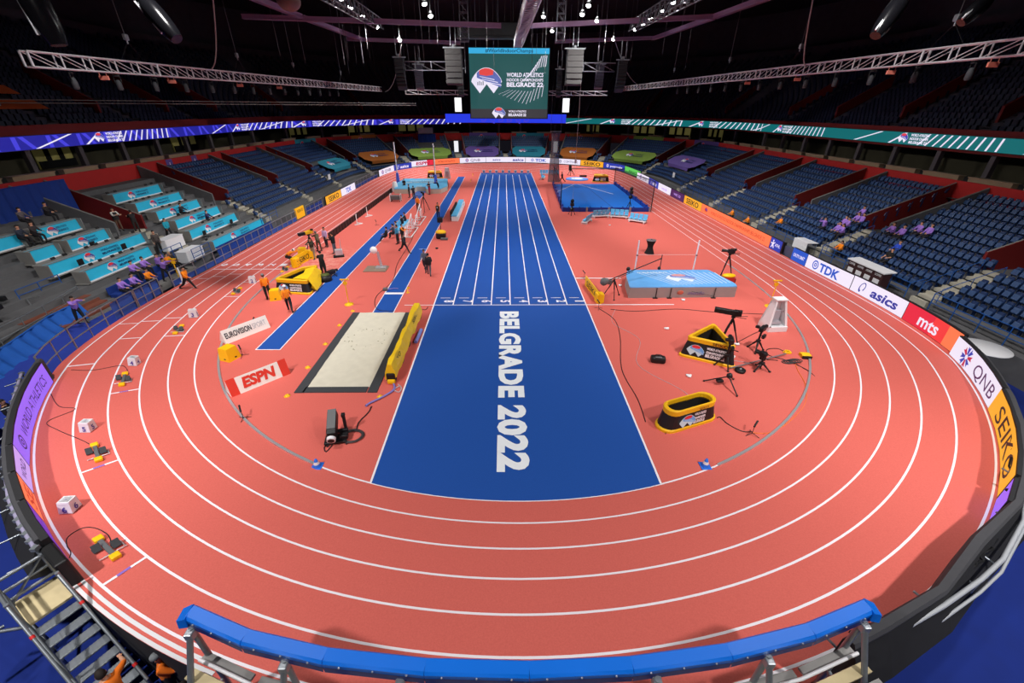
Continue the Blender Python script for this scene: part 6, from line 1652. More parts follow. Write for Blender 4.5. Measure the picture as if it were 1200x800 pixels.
def person(name_label, loc, rz, top=(60, 60, 66), legs=(30, 30, 34), pose='stand', hair=HAIR, cap=None, h=1.75, vest=None, lean=None, z_seat=.45, bare=False, lanyard=False, badge=None, seedv=None, coat=False, M=None):
    rnd = random.Random(name_label)
    L, ST_, AR_, EL, KN, HP = lean or 0, 0, None, None, None, None
    hipL = hipR = kneeL = kneeR = 0.0; shL, shR = (4, 9), (4, 9); elL = elR = 14; yaw = 0
    if pose == 'stand': hipL, hipR = 3, -3; kneeL = 4; shL, shR = (rnd.uniform(-4, 10), 9), (rnd.uniform(-4, 12), 9)
    elif pose == 'walk': hipL, hipR = 24, -20; kneeL, kneeR = 10, 24; shL, shR = (-24, 9), (24, 9); elL, elR = 20, 30
    elif pose == 'stride': hipL, hipR = 34, -30; kneeL, kneeR = 6, 30; shL, shR = (-28, 9), (30, 9); elL, elR = 30, 40; L = L or 6
    elif pose == 'sit': hipL = hipR = 84; kneeL = kneeR = 84; shL, shR = (34, 8), (34, 8); elL, elR = 42, 42; L = L or 8
    elif pose == 'slouch': hipL = 76; hipR = 80; kneeL, kneeR = 52, 58; shL, shR = (22, 10), (30, 12); elL, elR = 60, 40; L = L or -8
    elif pose == 'bend': hipL, hipR = 60, 48; kneeL, kneeR = 30, 14; L = L or 62; shL, shR = (70, 8), (76, 8); elL, elR = 10, 8
    elif pose == 'hold': hipL, hipR = 4, -4; shL, shR = (42, 10), (48, 10); elL, elR = 62, 58
    elif pose == 'phone': hipL, hipR = 3, -3; shL, shR = (8, 9), (60, 16); elL, elR = 14, 120
    elif pose == 'headhand': hipL = hipR = 84; kneeL = kneeR = 84; shL, shR = (72, 30), (72, 30); elL, elR = 118, 118; L = 6
    elif pose == 'climb': hipL, hipR = 54, -6; kneeL, kneeR = 62, 8; shL, shR = (58, 42), (58, 42); elL, elR = 14, 14; L = L or 16
    elif pose == 'reach': hipL, hipR = 20, -12; kneeL, kneeR = 18, 4; shL, shR = (88, 8), (70, 12); elL, elR = 8, 26; L = L or 20
    elif pose == 'mountcam': hipL, hipR = 8, -8; shL, shR = (66, 12), (60, 12); elL, elR = 46, 50; L = L or 8
    s = h / 1.75
    def fw(a): return Vector((0, math.sin(R(a)), -math.cos(R(a))))
    up = Vector((0, math.sin(R(L)), math.cos(R(L)))); sd = Vector((1, 0, 0))
    pel = Vector((0, 0, 0)); J = {'pel': pel}
    J['spi'] = pel + up * .2; J['che'] = pel + up * .4; J['neck'] = pel + up * .52; hd = (up * .55 + Vector((0, 0, .45))).normalized() if abs(L) < 50 else (up * .85 + Vector((0, .1, .2))).normalized()
    J['head'] = J['neck'] + hd * .15
    for e, nm, hp, kn, sh, el in ((-1, 'L', hipL, kneeL, shL, elL), (1, 'R', hipR, kneeR, shR, elR)):
        J['hip' + nm] = pel + sd * .095 * e - Vector((0, 0, .04)); sp = 5 if pose in ('sit', 'slouch', 'headhand') else 1.5
        t = fw(hp); t = (t + sd * e * math.sin(R(sp))).normalized(); J['kne' + nm] = J['hip' + nm] + t * .43
        J['ank' + nm] = J['kne' + nm] + fw(hp - kn) * .41; ta = max(-40, min(30, hp - kn)) * .4 if pose in ('walk', 'stride', 'climb') else 0
        J['toe' + nm] = J['ank' + nm] + Vector((e * .03, .17 * math.cos(R(ta)), -.05 + .17 * math.sin(R(ta)) * .6)); J['hee' + nm] = J['ank' + nm] + Vector((0, -.04, -.05))
        J['sho' + nm] = J['che'] + up * .06 + sd * e * .17
        a = fw(sh[0] + L * .35); a = (a * math.cos(R(sh[1])) + sd * e * math.sin(R(sh[1]))).normalized(); J['elb' + nm] = J['sho' + nm] + a * .29
        b = fw(sh[0] + L * .35 + el); b = (b + sd * -e * (.25 if el > 30 else .02)).normalized(); J['wri' + nm] = J['elb' + nm] + b * .25; J['hd' + nm] = b
    zmin = min(J[k].z for k in ('toeL', 'toeR', 'heeL', 'heeR')) - .03
    dz = -zmin if pose not in ('sit', 'slouch', 'headhand') else z_seat / s + .11
    for k in list(J):
        if not k.startswith('hd'): J[k] = J[k] + Vector((0, 0, dz))
    E_ = [('pel', 'spi', .15, .135, 1), ('spi', 'che', .135, .15, 1), ('che', 'neck', .15, .062, 1), ('neck', 'head', .058, .06, 0)]
    nodes = {}; names_ = ['pel', 'spi', 'che', 'neck', 'head']
    rad = {'pel': .16, 'spi': .15, 'che': .17, 'neck': .062, 'head': .055}
    edges = [('pel', 'spi'), ('spi', 'che'), ('che', 'neck'), ('neck', 'head')]
    part_of = {('pel', 'spi'): 1, ('spi', 'che'): 1, ('che', 'neck'): 1, ('neck', 'head'): 0}
    for nm in 'LR':
        for a, b, sl, r in (('hip', 'kne', 2, .088), ('kne', 'ank', 2, .062), ('ank', 'toe', 3, .05)):
            edges.append((a + nm, b + nm)); part_of[(a + nm, b + nm)] = sl
        edges.append(('pel', 'hip' + nm)); part_of[('pel', 'hip' + nm)] = 2
        edges += [('che', 'sho' + nm), ('sho' + nm, 'elb' + nm), ('elb' + nm, 'wri' + nm)]
        part_of[('che', 'sho' + nm)] = 1; part_of[('sho' + nm, 'elb' + nm)] = 1; part_of[('elb' + nm, 'wri' + nm)] = 0 if bare else 1
        names_ += [k + nm for k in ('hip', 'kne', 'ank', 'toe', 'sho', 'elb', 'wri')]
        rad.update({'hip' + nm: .11, 'kne' + nm: .08, 'ank' + nm: .055, 'toe' + nm: .036, 'sho' + nm: .085, 'elb' + nm: .06, 'wri' + nm: .036})
    if coat: rad['hipL'] = rad['hipR'] = .13; rad['kneL'] = rad['kneR'] = .12
    me = bpy.data.meshes.new('figure'); idx = {k: i for i, k in enumerate(names_)}
    me.from_pydata([J[k] for k in names_], [(idx[a], idx[b]) for a, b in edges], [])
    ob = bpy.data.objects.new('figure', me); C.objects.link(ob)
    sk = ob.modifiers.new('skin', 'SKIN'); sk.use_smooth_shade = True
    lay = me.skin_vertices[0].data
    for k in names_:
        lay[idx[k]].radius = (rad[k], rad[k]); lay[idx[k]].use_root = (k == 'pel')
    ss = ob.modifiers.new('sub', 'SUBSURF'); ss.levels = 1; ss.render_levels = 1
    dg = bpy.context.evaluated_depsgraph_get(); ev = ob.evaluated_get(dg); bm_ = bpy.data.meshes.new_from_object(ev)
    mb = MB(); mb.v = [tuple(v.co * s) for v in bm_.vertices]
    segs = [(J[a] * s, J[b] * s, part_of[(a, b)]) for a, b in edges]
    for pgn in bm_.polygons:
        c_ = pgn.center * s; best = (9, 0)
        for a, b, sl in segs:
            ab = b - a; t = max(0, min(1, (c_ - a).dot(ab) / max(1e-9, ab.length_squared))); dd = (a + ab * t - c_).length
            if sl == 2 and coat and c_.z > (J['kneL'].z - .15) * s: sl = 1
            if dd < best[0]: best = (dd, sl)
        mb.f.append(tuple(pgn.vertices)); mb.m.append(best[1]); mb.sm.append(True)
    bpy.data.objects.remove(ob); bpy.data.meshes.remove(bm_); bpy.data.meshes.remove(me)
    mb.xf(Matrix.Scale(s, 4)); mb.slot(0)
    hc = J['head'] + hd * .03; tilt = (-math.atan2(hd.y, hd.z), 0, 0); Q = Euler(tilt).to_matrix()
    mb.ball(hc, .108, 12, 9, (.80, .94, 1.12), tilt); mb.ball(hc + Q @ Vector((0, .035, -.065)), .07, 8, 6, (.85, .8, .8), tilt)
    mb.loft([[hc + Q @ Vector(v) for v in r_] for r_ in ([(-.012, .094, .015), (.012, .094, .015), (0, .09, .03)], [(-.018, .098, -.025), (.018, .098, -.025), (0, .122, -.018)])], False)
    for e in (-1, 1): mb.ball(hc + Q @ Vector((e * .086, -.005, -.005)), .028, 6, 5, (.4, .8, 1.1), tilt)
    mb.slot(4)
    for e in (-1, 1): mb.ball(hc + Q @ Vector((e * .034, .092, .018)), .011, 6, 4, (1.2, .6, .8), tilt)
    mb.slot(5); mb.box(hc + Q @ Vector((0, .088, -.058)), (.042, .016, .01), rot=Q)
    mb.slot(0)
    for nm, e in (('L', -1), ('R', 1)): hand(mb, J['wri' + nm], J['hd' + nm], e, .9 if pose in ('hold', 'climb', 'mountcam') else .35)
    mb.slot(3)
    for nm in 'LR': mb.box(J['toe' + nm] * .6 + J['hee' + nm] * .4 + Vector((0, 0, -.005)), (.085, .25, .05), bev=.02)
    key = lambda c: 'cloth_%d_%d_%d' % c
    mats = [SKIN, mat(key(top), rgb(*top), .85, noise=.12, scale=8), mat(key(legs), rgb(*legs), .85, noise=.1, scale=8), mat('shoe_dark', rgb(30, 28, 28), .6), DARK, mat('lip', rgb(150, 75, 70), .6)]
    o = mb.build('person', mats); tag(o, name_label, 'person')
    if M is not None: o.matrix_world = M
    else: o.location = loc; o.rotation_euler = (0, 0, R(rz))
    hb = MB(); hb.xf(Matrix.Scale(s, 4)); Z = hc + hd * .012
    hb.ball(Z + Q @ Vector((0, -.014, .014)), .115, 12, 8, (.82, .93, 1.05), tilt) if False else None
    vs = []; n = 12; m = 6
    for i in range(m + 1):
        t = PI * .56 * i / m
        for k in range(n):
            a = 2 * PI * k / n; drop = 1.0
            ff = .72 if math.sin(a) > .35 else 1.12
            tt = t * ff
            vs.append(hc + Q @ Vector((math.sin(tt) * math.cos(a) * .095, math.sin(tt) * math.sin(a) * .11 - .006, math.cos(tt) * .128)))
    hb.add(vs, [(i * n + k, (i + 1) * n + k, (i + 1) * n + (k + 1) % n, i * n + (k + 1) % n) for i in range(m) for k in range(n)], True)
    hb.build('hair', hair, o)
    if cap:
        cb = MB(); cb.xf(Matrix.Scale(s, 4)); cb.ball(hc + Q @ Vector((0, -.004, .05)), .116, 12, 7, (.86, .98, .75), tilt); cb.box(hc + Q @ Vector((0, .13, .045)), (.15, .11, .018), rot=Q, bev=.006); cb.build('cap', mat('cap_%d_%d_%d' % cap, rgb(*cap), .8), o)
    if vest:
        vb = MB(); vb.xf(Matrix.Scale(s, 4)); n = 12; rr = []
        for f, r_ in ((-.06, .19), (.12, .185), (.3, .195), (.44, .19), (.5, .11)):
            c_ = J['pel'] + up * f; rr.append([c_ + Vector((math.cos(2 * PI * k / n) * r_ * 1.12, math.sin(2 * PI * k / n) * r_ * .92, 0)) for k in range(n)])
        vb.loft(rr); vb.build('vest', mat('cloth_%d_%d_%d' % vest, rgb(*vest), .8), o)
    if badge:
        bb = MB(); bb.xf(Matrix.Scale(s, 4)); c_ = J['pel'] + up * .3 + Vector((0, .205, 0)); bb.box(c_, (.1, .01, .14), bev=.002); bb.tube([c_ + Vector((0, 0, .07)), J['neck'] + Vector((-.06, .07, -.04))], .006, 4); bb.build('badge', WHITE, o)
    return o
OR_C = (250, 138, 22); PU_C = (158, 118, 210); BK = (30, 30, 34)
# officials on the infield
person('orange-shirted official with a grey cap beside the yellow number cube', (-15.75, 25.6, 0), -150 + 180, OR_C, BK, 'stand', cap=(120, 120, 120))
person('orange-shirted official walking near the vault runway, white pack on the chest', (-13.55, 23.75, 0), 25, OR_C, BK, 'walk', hair=HAIRG, cap=(225, 225, 230))
person('orange-shirted official bending over at the left kerb behind the yellow angled board', (-17.65, 32.6, 0), -60, OR_C, BK, 'bend', cap=(230, 230, 235))
person('person in white and violet shirt standing behind the camera crew', (-16.35, 37.5, 0), 160, (196, 170, 214), (38, 36, 44), 'stand')
person('camera operator in olive jacket behind the yellow topped camera', (-16.5, 36.2, 0), 60, (98, 92, 68), (70, 62, 50), 'mountcam', hair=HAIRG)
person('person in dark camouflage jacket seated before the camera crew', (-16.15, 34.1, 0), 170, (48, 50, 36), (150, 140, 124), 'mountcam')
person('person in black jacket with backpack facing the camera crew', (-14.95, 35.6, 0), 90, (34, 36, 42), (84, 96, 112), 'hold', vest=(24, 24, 28))
person('person in a long black coat at the edge of the vault runway', (-14.0, 30.5, 0), 40, (26, 26, 24), (24, 24, 26), 'hold', coat=True)
for k, (x, y, c, l, ps) in enumerate(((-11.45, 39.4, (40, 42, 46), 'person in dark clothes slouching on the nearest light blue seat, legs stretched out', 'slouch'), (-10.98, 40.6, (56, 70, 92), 'person in slate jacket seated second on the light blue seats', 'sit'), (-10.95, 41.7, (150, 150, 156), 'person in grey top seated third on the light blue seats', 'sit'), (-10.95, 44.4, (28, 28, 34), 'person in black seated fourth on the light blue seats', 'sit'), (-10.9, 45.6, (36, 36, 44), 'person in black seated fifth, farthest on the light blue seats', 'sit'))):
    person(l, (x, y, 0), 90, c, (30, 30, 36), ps, z_seat=.42)
person('person in light blue top and dark trousers standing before the blue seats', (-10.15, 38.4, 0), 80, (60, 150, 190), BK, 'stand')
person('person in orange and black standing at the end of the blue seats', (-9.75, 38.7, 0), -100, OR_C, BK, 'hold', vest=(30, 30, 34))
person('person in black striding past the near end of the blue seats', (-9.0, 35.7, 0), -120, (34, 34, 40), BK, 'stride')
person('person in grey hooded jacket walking beside the jump runway, left of the pair', (-6.45, 31.0, 0), 175, (92, 98, 112), (46, 50, 60), 'walk')
person('person in black walking beside the jump runway, right of the pair', (-6.0, 30.1, 0), 5, (32, 32, 36), (86, 86, 92), 'walk', vest=(26, 26, 30))
person('orange-shirted official beside the tripod camera near the vault runway', (-10.85, 52.7, 0), 180, OR_C, BK, 'stand')
person('official in orange with black vest and white badge on the jump runway', (-7.85, 48.6, 0), 175, OR_C, (30, 36, 60), 'stand', vest=(28, 30, 40), badge=True)
person('person in black standing on the vault runway before the mat, left of two', (-13.6, 61.4, 0), 100, (30, 32, 38), (34, 36, 40), 'stand')
person('person in black standing on the vault runway before the mat, right of two', (-12.75, 60.2, 0), 40, (40, 44, 50), (34, 36, 40), 'hold')
person('athlete in dark shirt and red shorts at the right notch of the vault mat', (-11.2, 63.9, 0), 150, (44, 50, 72), (190, 60, 80), 'hold', bare=True)
person('person in black sitting on the left of the vault mat', (-15.6, 67.9, .68), 180, (24, 26, 32), (24, 26, 32), 'sit', z_seat=.02)
person('person in navy leaning at the right upright of the vault mat', (-10.1, 65.6, 0), 120, (28, 36, 60), (30, 30, 36), 'reach')
person('person in black striding by the gathered net of the throwing area', (9.5, 75.6, 0), 60, (40, 36, 38), (36, 32, 34), 'stride')
# beside and in the left stand
person('orange-shirted official stepping onto the track from the gap in the left railing', (-22.0, 27.3, 0), -95, OR_C, BK, 'stride')
person('person in purple leaning over the blue drape beside the brown steps', (-24.6, 22.0, .1), -110, PU_C, BK, 'reach')
person('person in dark grey shirt standing before the white desks in the left stand', (-27.3, 32.6, .95), -120, (72, 66, 64), BK, 'stand')
person('person in cyan shirt stepping down the aisle of the left stand', (-28.2, 35.3, 1.3), -120, (30, 150, 175), BK, 'walk')
person('person in white and black vest standing by the maroon wall in the left stand', (-30.6, 33.7, 2.4), -110, (200, 196, 190), (88, 66, 52), 'hold', vest=(34, 32, 34))
person('person in black standing by the maroon wall in the left stand', (-29.9, 34.4, 2.1), 60, (30, 28, 30), (40, 36, 34), 'hold')
vol = [(-25.6, 26.3, -.1, PU_C, 'sit', 'volunteer in purple nearest the camera behind the left railing'), (-25.45, 27.1, -.1, PU_C, 'sit', 'volunteer in purple second along the left railing'), (-25.2, 28.1, -.1, OR_C, 'sit', 'volunteer in orange sitting among the purple group at the left railing'), (-24.9, 29.3, -.1, PU_C, 'reach', 'volunteer in purple leaning forward at the left railing'),
       (-26.3, 28.4, .35, PU_C, 'sit', 'volunteer in purple on the back seat, nearest'), (-26.2, 29.3, .35, PU_C, 'sit', 'volunteer in purple on the back seat, second'), (-26.0, 30.4, .2, PU_C, 'headhand', 'volunteer in purple with hands behind the head'), (-25.7, 30.9, .1, OR_C, 'sit', 'volunteer in orange half hidden behind the person in black'), (-25.6, 31.3, .1, (38, 36, 40), 'slouch', 'person in black lounging at the end of the purple group')]
for x, y, z, c, ps, l in vol: person(l, (x, y, z), -92, c, BK, ps, hair=HAIR if ps != 'slouch' else mat('hair_blond', rgb(196, 170, 130), .8))
for x, y, z, c, l in ((-33.0, 29.4, 3.7, (90, 84, 90), 'person in grey seated behind the farthest near-block cyan desk, left'), (-33.0, 31.2, 3.7, (40, 36, 40), 'person in black seated behind the farthest near-block cyan desk, right'), (-31.6, 27.5, 3.0, (44, 50, 64), 'person in slate jacket at the gap of the cyan desks'), (-31.4, 28.2, 3.05, (52, 46, 48), 'person in dark top at the gap between two cyan desks'), (-28.3, 40.6, 1.2, (40, 44, 88), 'person in navy seated between the cyan desks of the far block'), (-29.9, 39.8, 2.0, (38, 40, 46), 'person in black bending over the third cyan desk of the far block')):
    person(l, (x, y, z), -90, c, BK, 'sit')
# seated people in the right stand
rp_ = [(28.6, 37.6, 2, 'headhand', 'volunteer in purple sitting low in the right stand, arms spread, leftmost'), (28.55, 35.95, 2, 'slouch', 'volunteer in purple slouching low in the right stand before the aisle'), (28.5, 35.3, 2, 'sit', 'volunteer in purple beside the aisle, lowest of the right-stand group'), (29.4, 36.0, 3, 'sit', 'volunteer in purple in the middle of the right-stand group'), (29.5, 36.55, 3, 'slouch', 'volunteer in purple second in the middle row of the right-stand group'),
       (30.25, 36.2, 4, 'sit', 'volunteer in purple near the aisle, third row of the group'), (30.35, 35.85, 4, 'slouch', 'volunteer in purple right end, third row of the group'), (31.1, 36.9, 5, 'sit', 'volunteer in purple topmost of the right-stand group'), (29.85, 32.5, 3.6, 'sit', 'volunteer in purple left of the maroon tunnel mouth'), (29.9, 31.7, 3.6, 'slouch', 'volunteer in purple below the maroon tunnel mouth'), (30.7, 31.2, 4.5, 'sit', 'volunteer in purple right of the maroon tunnel, left of two'), (30.75, 30.5, 4.5, 'slouch', 'volunteer in purple right of the maroon tunnel, right of two')]
for x, y, r_, ps, l in rp_:
    i = int((x - 26.3) / TREAD); person(l, (26.3 + TREAD * i + .45, y, Z0 + RISE * i), 92, PU_C, (40, 38, 44), ps, h=1.8)
person('volunteer in orange sitting at the foot of the right aisle behind the white table', (26.9, 32.9, .5), 95, OR_C, BK, 'sit')
for y, l in ((41.6, 'volunteer in orange beside the front seats behind the orange board'), (43.9, 'volunteer in orange sitting behind the orange board, right of two'), (47.3, 'volunteer in orange sitting behind the orange board, left of two')): person(l, (26.2 + (.9 if y < 42 else -1.1), y, .5 if y < 42 else .1), 90, OR_C, BK, 'sit')
person('person in bright blue shirt and black trousers lounging in the right stand', (28.9, 30.2, 1.26), 92, (40, 74, 190), BK, 'slouch')
person('person in black with bare forearms lounging in the right stand below the blue shirt', (27.9, 29.5, .88), 92, (28, 26, 28), BK, 'slouch', bare=True)
# ------------------------------------------------------------------ left railing with blue skirting (no boards here)
def railing(s0, s1, label, d=6.0, h=1.08, n=None, clothed=None, name='crowd_railing'):
    o = thing(name, label, 'railing', trk((s0 + s1) / 2, d, 0)); B = o.location
    ss = span(s0, s1, .8); mb = MB()
    pts = lambda z: [Vector((*trk(s, d).xy, trk(s, d).z + z)) - B for s in ss]
    mb.tube(pts(h), .035, 6); mb.tube(pts(.45), .03, 6); nn = n or max(1, int(abs(s1 - s0) / 1.15))
    for i in range(nn + 1):
        s = s0 + (s1 - s0) * i / nn; p = trk(s, d) - B; mb.bar(p, p + Vector((0, 0, h)), .03 if i % 2 else .042, 6)
    mb.build('rail_lattice', STEEL, o)
    if clothed:
        mb = MB(); vs = []
        for s in span(clothed[0], clothed[1], .25): p = trk(s, d + .08) - B; vs += [p + Vector((0, 0, .02)), p + Vector((0, 0, clothed[2]))]
        mb.add(vs, [(2 * i, 2 * i + 1, 2 * i + 3, 2 * i + 2) for i in range(len(vs) // 2 - 1)]); mb.build('blue_skirt', clothed[3] if len(clothed) > 3 else BDRAPED, o)
    return o
RB_ = mat('skirt_blue', rgb(46, 84, 170), .8, noise=.1)
railing(-18.2, -25.2, 'silver railing along the near left bend beyond the violet board')
railing(-25.3, -27.3, 'short silver railing with blue cloth before the purple volunteers', clothed=(-23.6, -27.3, .95, RB_), n=3)
railing(-28.4, -48.0, 'long silver railing with low blue skirting along the left straight', clothed=(-28.4, -48, .45, RB_))
railing(-50.6, -55.6, 'silver railing section between the yellow board and yellow panel on the left', clothed=(-50.6, -55.6, .8, BDRAPED))
railing(-69, -77.4, 'silver railing along the far left bend', clothed=(-69, -77.4, .5, RB_))
mb = MB(); p = trk(-49.4, 6.2); mb.box(p + Vector((0, 0, .62)), (.14, 2.2, 1.15), bev=.03); mb.slot(1); mb.text('SEIKO', frame(p + Vector((.09, 0, .7)), (0, 1, 0), (0, 0, 1)), .3, w=1.5); tag(mb.build('yellow_barrier', [YEL, BLACK]), 'yellow padded panel standing in the left railing gap', 'panel')
p = trk(-29.1, 5.9); tag(MB().bar(p, p + Vector((0, 0, 1.15)), .06, 8).box(p + Vector((0, 0, .03)), (.3, .3, .06)).build('finish_post', WHITE), 'white finish post at the left end of the finish line', 'post')
# blue carpet strip and brown steps behind the near left railing
mb = MB(); ss = span(-17, -27, .5); vs = []
for s in ss: vs += [trk(s, 6.2, -.55 + .0), trk(s, 9.0, 0) + Vector((0, 0, -.55))]
vs = [Vector((v.x, v.y, -.1)) for v in vs]
mb.add(vs, [(2 * i, 2 * i + 1, 2 * i + 3, 2 * i + 2) for i in range(len(ss) - 1)])
struct('floor_walkway', mb, mat('royal_carpet', rgb(34, 56, 150), .9, noise=.1, scale=3))
mb = MB()
for k in range(4): mb.box((-25.6 - .42 * k, 22.6 + .5, -.15 + .17 * k), (.44, 4.2, .34))
o = mb.build('brown_steps', BROWNP); tag(o, 'brown steps behind the near left railing', 'steps')
def drape(pts, z0, z1, label, m, fold=.09, st=.16, flare=.25, name='pleated_drape'):
    """hanging cloth with folds along a polyline of (x, y)"""
    o = []; P = [Vector((*p, 0)) for p in pts]; mb = MB(); vs = []; k = 0
    for a, b in zip(P[:-1], P[1:]):
        n = max(2, int((b - a).length / st)); d = (b - a).normalized(); nr = Vector((d.y, -d.x, 0))
        for i in range(n + (1 if b is P[-1] else 0)):
            q = a + (b - a) * (i / n); w = fold * math.sin(k * 1.25) + fold * .5 * math.sin(k * .47); k += 1
            vs += [q + nr * (w * .5) + Vector((0, 0, z1)), q + nr * (w + flare * .4) + Vector((0, 0, (z0 + z1) / 2)), q + nr * (w * 1.6 + flare) + Vector((0, 0, z0))]
    mb.add(vs, [(3 * i + j, 3 * i + j + 1, 3 * i + 4 + j, 3 * i + 3 + j) for i in range(len(vs) // 3 - 1) for j in range(2)], True)
    mb.tube([p + Vector((0, 0, z1)) for p in P], .04, 5)
    return tag(mb.build(name, m), label, 'drape')
drape([(-23.9, 14.0), (-24.35, 16.2), (-24.95, 18.6), (-25.9, 21.6), (-26.0, 23.6)], -.45, .72, 'long pleated blue drape behind the near left railing', BDRAPE, fold=.12, flare=.75)
drape([(-34.8, 29.5), (-34.8, 35.4)], 2.5, 6.0, 'tall navy pleated curtain at the back of the near left stand', BDRAPED, fold=.1, flare=.15, name='tall_curtain')
drape([(-25.0, 35.6), (-24.9, 45.0)], -.6, .5, 'navy cloth skirt below the front cyan desk of the far block', BDRAPED, fold=.07, flare=.2)
o = thing('walkway_railing', 'thin grey railing behind the pleated blue drape', 'railing', (-26.4, 20.6, 0)); mb = MB(); P = [Vector((-26.0 - .12 * k * k * .3 + 26.4, 16.2 + 1.5 * k - 20.6, 0)) for k in range(7)]
for z in (.55, 1.1): mb.tube([p + Vector((0, 0, z)) for p in P], .025, 5)
for p in P: mb.bar(p - Vector((0, 0, .2)), p + Vector((0, 0, 1.1)), .025, 5)
mb.build('rail', STEEL, o)
mb = MB(); mb.box((-29.6, 19.6, -.35), (6.4, 9.6, .5)); mb.box((-26.25, 20.3, -.12), (.5, 8, .1))
struct('floor_camera_deck', mb, CONC)
mb = MB()
for k in range(5): mb.box((-28.2 - .6 * k, 24.0 + .25 * k, .05 + .18 * k), (.6, 1.6, .3))
struct('trim_5', mb, mat('pale_step_paint', rgb(170, 165, 150)))
tvcam(-27.4, 20.4, R(-80), 'dark tripod camera on the grey deck at the left edge, nearer', 1.7); tvcam(-28.9, 21.9, R(-70), 'dark tripod camera on the grey deck at the left edge, farther', 1.5)
o = thing('equipment_trolley', 'dark equipment on the grey deck behind the blue drape', 'equipment', (-27.6, 22.6, 0)); mb = MB(); mb.box((0, 0, .25), (.8, .6, .4), bev=.05); mb.box((.1, .1, .6), (.4, .3, .35), bev=.05); mb.build('case', BLACK, o); mb = MB(); mb.bar((0, 0, .4), (-.3, .2, 1.3), .03); mb.bar((-.3, .2, 1.3), (.3, .4, 1.35), .03); mb.build('arm', CAMG, o)
mb = MB(); mb.box((0, 0, 0), (.1, 1.7, 1.5))
for k in (-.3, 0, .3): mb.slot(1); mb.box((.06, 0, k), (.02, 1.7, .03))
o = mb.build('white_partition', [WHITE, BRAIL], loc=(-30.5, 22.8, 1.0)); tag(o, 'white panel behind blue rails at the far left edge', 'panel')
person('person in black with face mask standing behind the violet board at the left edge', (-20.9, 14.1, -1.25), -60, (26, 26, 30), BK, 'stand', h=1.8)
# press desks with cyan fronts
def desk(x, y0, y1, zb, label, logo=True, h=.86):
    L = y1 - y0; o = thing('press_desk', label, 'desk', (x, (y0 + y1) / 2, zb), 0, 'press desks with cyan fronts'); yc = 0
    mb = MB(); mb.add([(0, -L / 2, .1), (0, L / 2, .1), (.12, L / 2, h), (.12, -L / 2, h)], [(0, 1, 2, 3)][::1]); mb.quad((0.02, -L / 2, .1), (-.06, -L / 2, .1), (.06, -L / 2, h), (.12, -L / 2, h))
    mb.X = None
    mb.v = [(-vx + .0, vy, vz) if False else (vx * -1 + .1, vy, vz) for vx, vy, vz in mb.v]
    mb.v = [(-vx, vy, vz) for vx, vy, vz in mb.v]
    # front leans back away from the track: top is farther left
    mb.v = [((-.12 * (vz - .1) / (h - .1)), vy, vz) for vx, vy, vz in mb.v]
    mb.build('cyan_front', CYAN, o)
    mb = MB(); mb.box((.02, 0, .06), (.1, L, .12)); mb.build('white_sill', WHITE, o)
    mb = MB(); mb.box((-.42, 0, h - .04), (.7, L, .05)); mb.box((-.2, -L / 2, h * .5), (.9, .05, h * .95)); mb.box((-.2, L / 2, h * .5), (.9, .05, h * .95)); mb.box((-.5, 0, .02), (1.2, L + .2, .06)); mb.build('worktop', CONC, o)
    if logo:
        mb = MB(); F = frame((.02 - .06, .0, h * .52), (0, 1, 0), (-.12, 0, h - .1)); c0 = Matrix.Translation((-.12 * L, 0, .012))
        dome_logo(mb, F @ c0, .62, (1, 2, 0)); mb.slot(3)
        for k, tx in enumerate(('WORLD ATHLETICS', 'BELGRADE 22')): mb.text(tx, F @ Matrix.Translation((.1 * L, (.08 - .26 * k) * h, .012)), .15 * h, bold=.02, w=min(1.5, .24 * L))
        mb.build('printed_mark', [WHITE, logo_r, logo_n, NAVY], o)
    rnd = random.Random(label)
    n = int(L / .75)
    for k in range(n):
        y = -L / 2 + .4 + k * (L - .6) / max(1, n - 1)
        if rnd.random() < .6: MB().box((-.5 + rnd.uniform(-.1, .1), y, h + .07), (.03, .3, .16), rot=(0, R(-18), 0)).build('laptop_screen', BLACK, o)
for a in ((-27.3, 25.95, 31.8, .93, 'front cyan desk of the near block, above the purple volunteers'), (-28.7, 25.3, 33.3, 1.55, 'long second cyan desk of the near block'), (-30.15, 26.0, 27.95, 2.2, 'short left cyan desk in the third row of the near block', False), (-30.15, 28.55, 32.0, 2.2, 'right cyan desk in the third row of the near block'),
          (-31.8, 24.0, 27.6, 2.95, 'cyan desk at the left frame edge in the fourth row', False), (-31.8, 28.5, 31.9, 2.95, 'right cyan desk in the fourth row of the near block, before the navy curtain'),
          (-25.6, 36.0, 45.0, .05, 'front cyan desk of the far block, right behind the railing'), (-27.2, 35.9, 43.3, .95, 'second cyan desk of the far block'), (-28.75, 36.8, 43.4, 1.6, 'third cyan desk of the far block'), (-30.3, 37.1, 43.1, 2.28, 'fourth cyan desk of the far block'), (-31.85, 37.2, 43.2, 2.95, 'fifth cyan desk of the far block'), (-33.4, 37.2, 43.0, 3.68, 'topmost cyan desk of the far block')):
    desk(*a)
for x, y, z, l in ((-27.2, 33.9, .95, 'white desk right of the front cyan desk in the left stand'), (-25.7, 33.6, .1, 'white topped desk behind the blue railing beside the yellow stand')):
    o = thing('white_desk', l, 'desk', (x, y, z)); mb = MB(); mb.box((.3, 0, .45), (.05, 2.0, .85)); mb.box((-.1, 0, .88), (.9, 2.1, .05)); mb.box((-.1, -1.0, .45), (.8, .05, .85)); mb.build('panel', WHITE, o)
